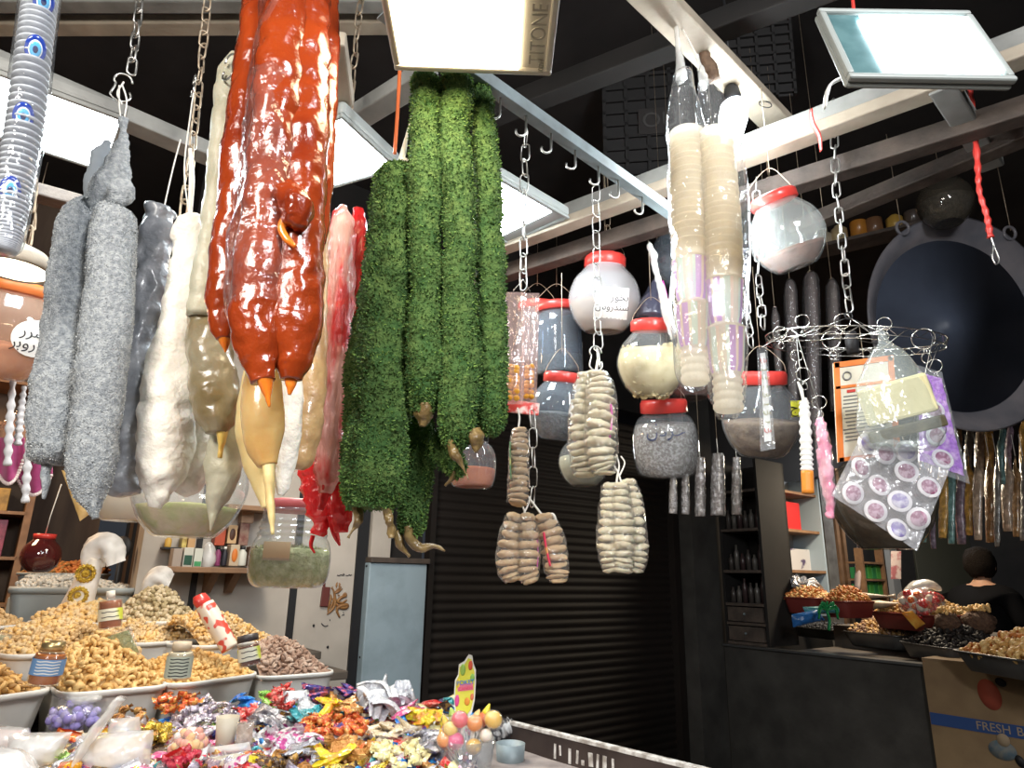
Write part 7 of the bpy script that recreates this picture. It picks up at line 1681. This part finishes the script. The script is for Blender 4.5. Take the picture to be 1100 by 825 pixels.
def ovalp(px, py, rx, ry, nm, m, ang=0, off=.001):
    c = cbp(px, py) - A * off; k = (cbp(px + 5, py) - cbp(px - 5, py)).dot(B) / 10; kz = (cbp(px, py - 5) - cbp(px, py + 5)).z / 10
    mb = MB(); mb.lathe([(rx, -.0005), (rx, .0008), (0, .001)], c, 30, 0, Rc @ Matrix.Diagonal((k, kz, 1)) @ rot('Z', ang) @ Matrix.Diagonal((1, ry / rx, 1))); mb.build(nm, m, t)
ovalp(1063, 746, 12, 16.5, 'red_oval', mat('faded_red_print', (.36, .07, .04), .7), .25)
ovalp(1075, 733, 6, 4.5, 'black_oval', m_dark, -.3)
ovalp(1077, 806, 15, 10.5, 'blue_oval', mat('slate_blue_print', (.10, .15, .19), .7, (.2, .2, .18), 40), 0)
ovalp(1078, 795, 7, 7, 'pale_mark', mat('pale_card_print', (.34, .26, .17), .8), .3, .003)
ovalp(1096, 818, 5, 7, 'black_mark', m_dark, .5)
# hanging goods over the right stall
hues = [((.22, .12, .05), 'brown'), ((.40, .22, .05), 'amber'), ((.12, .11, .10), 'dark grey'), ((.10, .20, .20), 'teal'), ((.30, .22, .16), 'tan'), ((.16, .12, .16), 'dull violet')]
k = 0
for row, (y0, y1, Y, nn_) in enumerate(((452, 540, 3.7, 10), (500, 588, 3.5, 12))):
    for j in range(nn_):
        px = 992 + j * (118 / nn_) + rng.uniform(-2, 2); cc, cn = hues[(j * 2 + row * 3 + (j > 5)) % 6]; w = rng.uniform(4, 7.5); yb = y1 + rng.uniform(-20, 6)
        P, R = pxpath([(px, y0 - 10, .6), (px, y0, w * .3), (px + 1, y0 + 12, w), (px + rng.uniform(-2, 2), (y0 + yb) / 2, w), (px + 1, yb, w * .8)], Y + rng.uniform(-.12, .12), 26)
        t = thing('hanging_packet', P[0], cn + ' film packet in the ' + ('upper', 'lower')[row] + ' hanging row over the right stall', 'packet', cn + ' packets, ' + ('upper', 'lower') [row] + ' row')
        mb = MB(); mb.tube(P, R, 12, True, 0, .55, .006, 30, k); mb.build('film_pack', mat('film_' + cn.replace(' ', '_'), cc, .22, tuple(min(1, q * 2.2) for q in cc), 30, coat=.8, bump=1, bscale=50, lo=.45, hi=.68), t); mb = MB(); mb.tube([P[0], P[0] + Z * .12], .002, 5); mb.build('string', m_string, t); k += 1
a_, b_ = at(985, 440, 3.6), at(1130, 436, 3.6); mb = MB(); mb.tube([a_, b_], .012, 8); tag(mb.build('hanging_pole', m_rail), 'thin steel pole carrying the hanging packets over the right stall', 'pole')
# dark board behind the person
mb = MB(); q = at(1012, 640, 5.35); mb.box((q.x + .05, q.y, 1.0), (.42, .03, 2.0), rot('Z', -.1)); tag(mb.build('dark_board', mat('blackish_green_board', (.018, .022, .020), .6), bev=.004), 'blackish board standing left of the person in black', 'board')
# bottles on a high shelf behind the rack, warm light put into their colours
t = thing('high_shelf', at(930, 262, 3.6), 'high dark shelf behind the round pan', 'shelf'); a_, b_ = at(880, 268, 3.55), at(1000, 240, 3.3)
d = b_ - a_; mb = MB(); mb.box(a_ + d / 2 - Z * .012, (d.length + .3, .16, .02), Matrix((d.normalized(), d.normalized().cross(Z).normalized() * -1, Z)).transposed()); mb.build('board', m_oldwood, t)
for k, (u, cn, cc, h) in enumerate(((.06, 'pale', (.5, .42, .3), .12), (.2, 'cream', (.52, .40, .22), .14), (.38, 'amber', (.50, .20, .03), .22), (.52, 'brown', (.2, .1, .05), .16), (.70, 'ochre', (.5, .3, .06), .12), (.86, 'dark', (.08, .06, .05), .18))):
    c = a_ + d * u; r = .045; mb = MB(); mb.lathe([(0, 0), (r, 0), (r, h * .65), (r * .5, h * .8), (r * .5, h), (0, h)], c, 16); tag(mb.build('bottle', mat('high_' + cn, cc, .3, coat=.4)), cn + ' bottle on the high shelf behind the round pan', 'bottle', 'bottles on the high dark shelf')
# crates of the ventilation over the lane
def crate(lab, px0, px1, py0, py1, Y, word):
    c = at((px0 + px1) / 2, (py0 + py1) / 2, Y); s = mpp(c); Wd, H = (px1 - px0) * s, (py1 - py0) * s; n = V((-.15, -1, -.1)).normalized(); R = facing(n)
    t = thing('plastic_crate', c, lab, 'crate'); m = mat('black_crate', (.009, .008, .008), .7); mb = MB()
    mb.box(c - n * .1, (Wd, H, .2), R); mb.build('body', m, t, bev=.006)
    mb = MB()
    for k in range(9): mb.box(c + R.col[1] * H * (-.46 + .92 * k / 8) + n * .006, (Wd, H * .03, .012), R)
    for k in range(5): mb.box(c + R.col[0] * Wd * (-.48 + .96 * k / 4) + n * .006, (Wd * .04, H, .012), R)
    mb.build('grille', m, t)
    if word:
        mb = MB(); mb.box(c + R.col[1] * H * -.0 + R.col[0] * Wd * .2 + n * .012, (Wd * .62, H * .24, .008), R); mb.build('plate', mat('dark_plate', (.016, .013, .012), .6), t)
        text_mb(word, H * .2, c + R.col[0] * Wd * .2 + n * .018, R).build('lettering', mat('grey_letter', (.045, .042, .04), .6), t)
    mb = MB()
    for sx in (-.4, .4): mb.tube([c + R.col[0] * Wd * sx + R.col[1] * H * .5 - n * .1, V((c.x + R.col[0].x * Wd * sx, c.y + .1, 3.4))], .006, 6)
    mb.build('hanger', m_dark, t)
crate('black slatted crate with grey letters hung under the ceiling left of the cup bags', 648, 745, 70, 195, 2.3, 'OUR')
crate('black slatted crate hung under the ceiling right of the cup bags', 775, 850, 10, 110, 1.95, None)
# pipe and rope knot on the cream board
mb = MB(); q, r = pxpath([(752, 40, 3), (757, 52, 6), (757, 66, 7), (764, 74, 7), (768, 86, 6)], 1.3, 16); mb.tube(q, r, 14, True, 0, 1, .003, 50); tag(mb.build('rope_knot', mat('brown_rope', (.10, .06, .04), .8, (.16, .1, .06), 60, bump=1)), 'brown rope knot wound on the cream board above the cup bags', 'rope')
for k, (px, py) in enumerate(((788, 78), (822, 112))):
    c = at(px, py, 1.45); mb = MB(); mb.torus(c, .016, .0014, rot('X', PI / 2 - .2) @ rot('Z', 1.2), 20, 6, 0, .7); tag(mb.build('wire_ring', m_dark), ('upper', 'lower')[k] + ' dark wire loop hanging from the cream board', 'ring')

# ------------------------------------------------------------------ the person, seen from behind
def person():
    base = at(1060, 660, 4.95); ft = V((base.x, base.y, 0)); hx, hz = at(1046, 611, 4.7), 0
    yaw = math.radians(35)                                 # facing away to the right
    Fd = V((math.sin(yaw + .5), math.cos(yaw + .5), 0)); Rd = V((Fd.y, -Fd.x, 0)); top = at(1046, 592, 4.95).z; k = top / 1.70
    def P(x, y, z): return ft + Rd * x * k + Fd * y * k + Z * z * k
    t = thing('person', ft, 'person in a black shirt seen from behind at the right counter', 'person')
    J = [(P(0, 0, .95), .14), (P(0, 0, 1.12), .135), (P(0, .0, 1.28), .15), (P(0, .0, 1.40), .115), (P(0, .01, 1.475), .05), (P(0, .03, 1.53), .06), (P(0, .03, 1.60), .085), (P(0, .025, 1.645), .07),
         (P(.17, 0, 1.38), .07), (P(.25, .03, 1.15), .048), (P(.22, .22, 1.05), .038), (P(.21, .29, 1.03), .03), (P(-.17, 0, 1.38), .07), (P(-.25, .03, 1.15), .048), (P(-.22, .22, 1.05), .038), (P(-.21, .29, 1.03), .03),
         (P(.09, 0, .86), .095), (P(.10, .01, .48), .06), (P(.10, -.01, .09), .042), (P(.10, .13, .035), .035), (P(-.09, 0, .86), .095), (P(-.10, .01, .48), .06), (P(-.10, -.01, .09), .042), (P(-.10, .13, .035), .035)]
    E = [(0, 1), (1, 2), (2, 3), (3, 4), (4, 5), (5, 6), (6, 7), (3, 8), (8, 9), (9, 10), (10, 11), (3, 12), (12, 13), (13, 14), (14, 15), (0, 16), (16, 17), (17, 18), (18, 19), (0, 20), (20, 21), (21, 22), (22, 23)]
    for s, w in ((1, 11), (-1, 15)):                         # five fingers on each hand
        for j, (dx, L) in enumerate(((-.03, .05), (-.012, .075), (.0, .082), (.012, .076), (.024, .06))):
            i0 = len(J); q = P(s * (.21 + dx * .8), .31, 1.025); J.append((q, .010)); J.append((q + Fd * L * .6 * k - Z * .012, .0095)); J.append((q + Fd * L * k - Z * .035, .008)); E += [(w, i0), (i0, i0 + 1), (i0 + 1, i0 + 2)]
    def skin(nm, idx, ed, grow, m):
        mp = {i: n for n, i in enumerate(idx)}; me = bpy.data.meshes.new(nm); me.from_pydata([J[i][0] - ft for i in idx], [(mp[a], mp[b]) for a, b in ed if a in mp and b in mp], [])
        o = bpy.data.objects.new(nm, me); COL.objects.link(o); md = o.modifiers.new('s', 'SKIN'); md.use_smooth_shade = True
        for n, i in enumerate(idx):
            r = J[i][1] * k * grow + (.006 if grow > 1 else 0); sx = 1.35 if i in (0, 1, 2, 3) else 1; me.skin_vertices[0].data[n].radius = (r * sx, r)
        me.skin_vertices[0].data[0].use_root = True; sb = o.modifiers.new('b', 'SUBSURF'); sb.levels = sb.render_levels = 2
        dg = bpy.context.evaluated_depsgraph_get(); dg.update(); new = bpy.data.meshes.new_from_object(o.evaluated_get(dg)); bpy.data.objects.remove(o)
        new.materials.clear(); new.materials.append(m); new.polygons.foreach_set('use_smooth', [True] * len(new.polygons)); q = bpy.data.objects.new(nm, new); COL.objects.link(q); q.parent = t; return q
    m_skin = mat('skin', (.42, .24, .16), .5, sss=.2)
    skin('body', list(range(len(J))), E, 1.0, m_skin)
    J[3] = (J[3][0], .13)
    skin('shirt', [0, 1, 2, 3, 4, 8, 9, 12, 13], E, 1.16, mat('black_shirt', (.005, .005, .006), .95, spec=.1))
    skin('trousers', [0, 16, 17, 18, 20, 21, 22], E, 1.12, mat('dark_trousers', (.02, .02, .03), .8))
    hc = P(0, .03, 1.60); mb = MB(); m_hair = mat('dark_hair', (.006, .004, .003), .8, (.012, .008, .006), 80, bump=1, bscale=160, spec=.15)
    Rh = Matrix((Rd, Fd, Z)).transposed(); mb.ball(hc + Z * .012 * k - Fd * .012 * k, (.097 * k, .112 * k, .118 * k), 28, 18, Rh, 0, .07, 30)
    ok = [tuple(v) for v in mb.v]; keep = []
    for f in mb.f:
        c = sum((V(ok[i]) for i in f), V()) / len(f) - hc; y = c.dot(Fd) / k; z = c.z / k
        if not (y > .035 and z < .055) and not (z < -.085) : keep.append(f)
    mb.f = keep; mb.m = [0] * len(keep); mb.sm = [True] * len(keep); mb.build('hair', m_hair, t, solid=.012)
    mb = MB()
    for s in (-1, 1):
        mb.ball(hc + Rd * s * .085 * k + Fd * .005 * k - Z * .012 * k, (.012 * k, .020 * k, .032 * k), 12, 10, Rh); mb.ball(hc + Rd * s * .033 * k + Fd * .082 * k + Z * .005 * k, (.013 * k, .008 * k, .009 * k), 10, 8, Rh)
    mb.ball(hc + Fd * .098 * k - Z * .02 * k, (.014 * k, .018 * k, .024 * k), 12, 8, Rh); mb.ball(hc + Fd * .08 * k - Z * .055 * k, (.026 * k, .012 * k, .008 * k), 12, 8, Rh); mb.ball(hc + Fd * .03 * k - Z * .06 * k, (.055 * k, .06 * k, .035 * k), 16, 10, Rh)
    mb.build('ears_and_features', m_skin, t)
person()
# ------------------------------------------------------------------ wires that carry the loose hanging things
def wire(oname, p0, p1, r=.0009, m=None):
    mb = MB(); mb.tube([V(p0), V(p1)], r, 5); mb.build('hanging_wire', m or m_rust, bpy.data.objects[oname])
def up(oname, p, z=3.4): wire(oname, p, (p[0], p[1], z))
for o in [o for o in COL.objects if o.parent is None and o.name.split('.')[0] in ('stick_pack', 'film_tube')]: up(o.name, o.location)
for a in (2.2, 1.05):
    p = PC + Rp @ V((math.cos(a) * PR * 1.06, math.sin(a) * PR * 1.06, 0)); wire('round_pan', p, (p.x, p.y, 3.4), .002)
def ringpt(p):
    d = V((p.x - RC.x, p.y - RC.y, 0)); a = math.atan2(d.y, d.x); return RC + tiltR @ V((RR * .99 * math.cos(a), RR * .99 * math.sin(a), -.004))
for nm in ('slim_packet', 'twisted_candle', 'pink_packet', 'orange_card', 'tied_bag', 'purple_bag', 'badge_bag'):
    p = bpy.data.objects[nm].location.copy(); wire(nm, p, ringpt(p), .0008, m_steel)
for nm in ('candy_pouch', 'candy_pouch.001'): p = bpy.data.objects[nm].location.copy(); wire(nm, p, at(562, 300, 1.3), .0008, m_steel)
wire('red_packet', at(562, 424, 1.42), at(560, 300, 1.31)) if 'red_packet' in bpy.data.objects else None
q0, q1 = atz(700, -4, 2.6), atz(835, 132, 2.6); dq = q1 - q0
for nm, px, py, Y in (('cup_bag', 724, -6, 1.22), ('cup_bag.001', 749, 60, 1.20)):
    p = at(px, py, Y); u = (p - q0).dot(dq) / dq.length_squared; wire(nm, p, q0 + dq * u, .002, m_string)
p = at(915, -10, .93); wire('tied_strip', p, (p.x, p.y, 3.4), .0015, m_red)
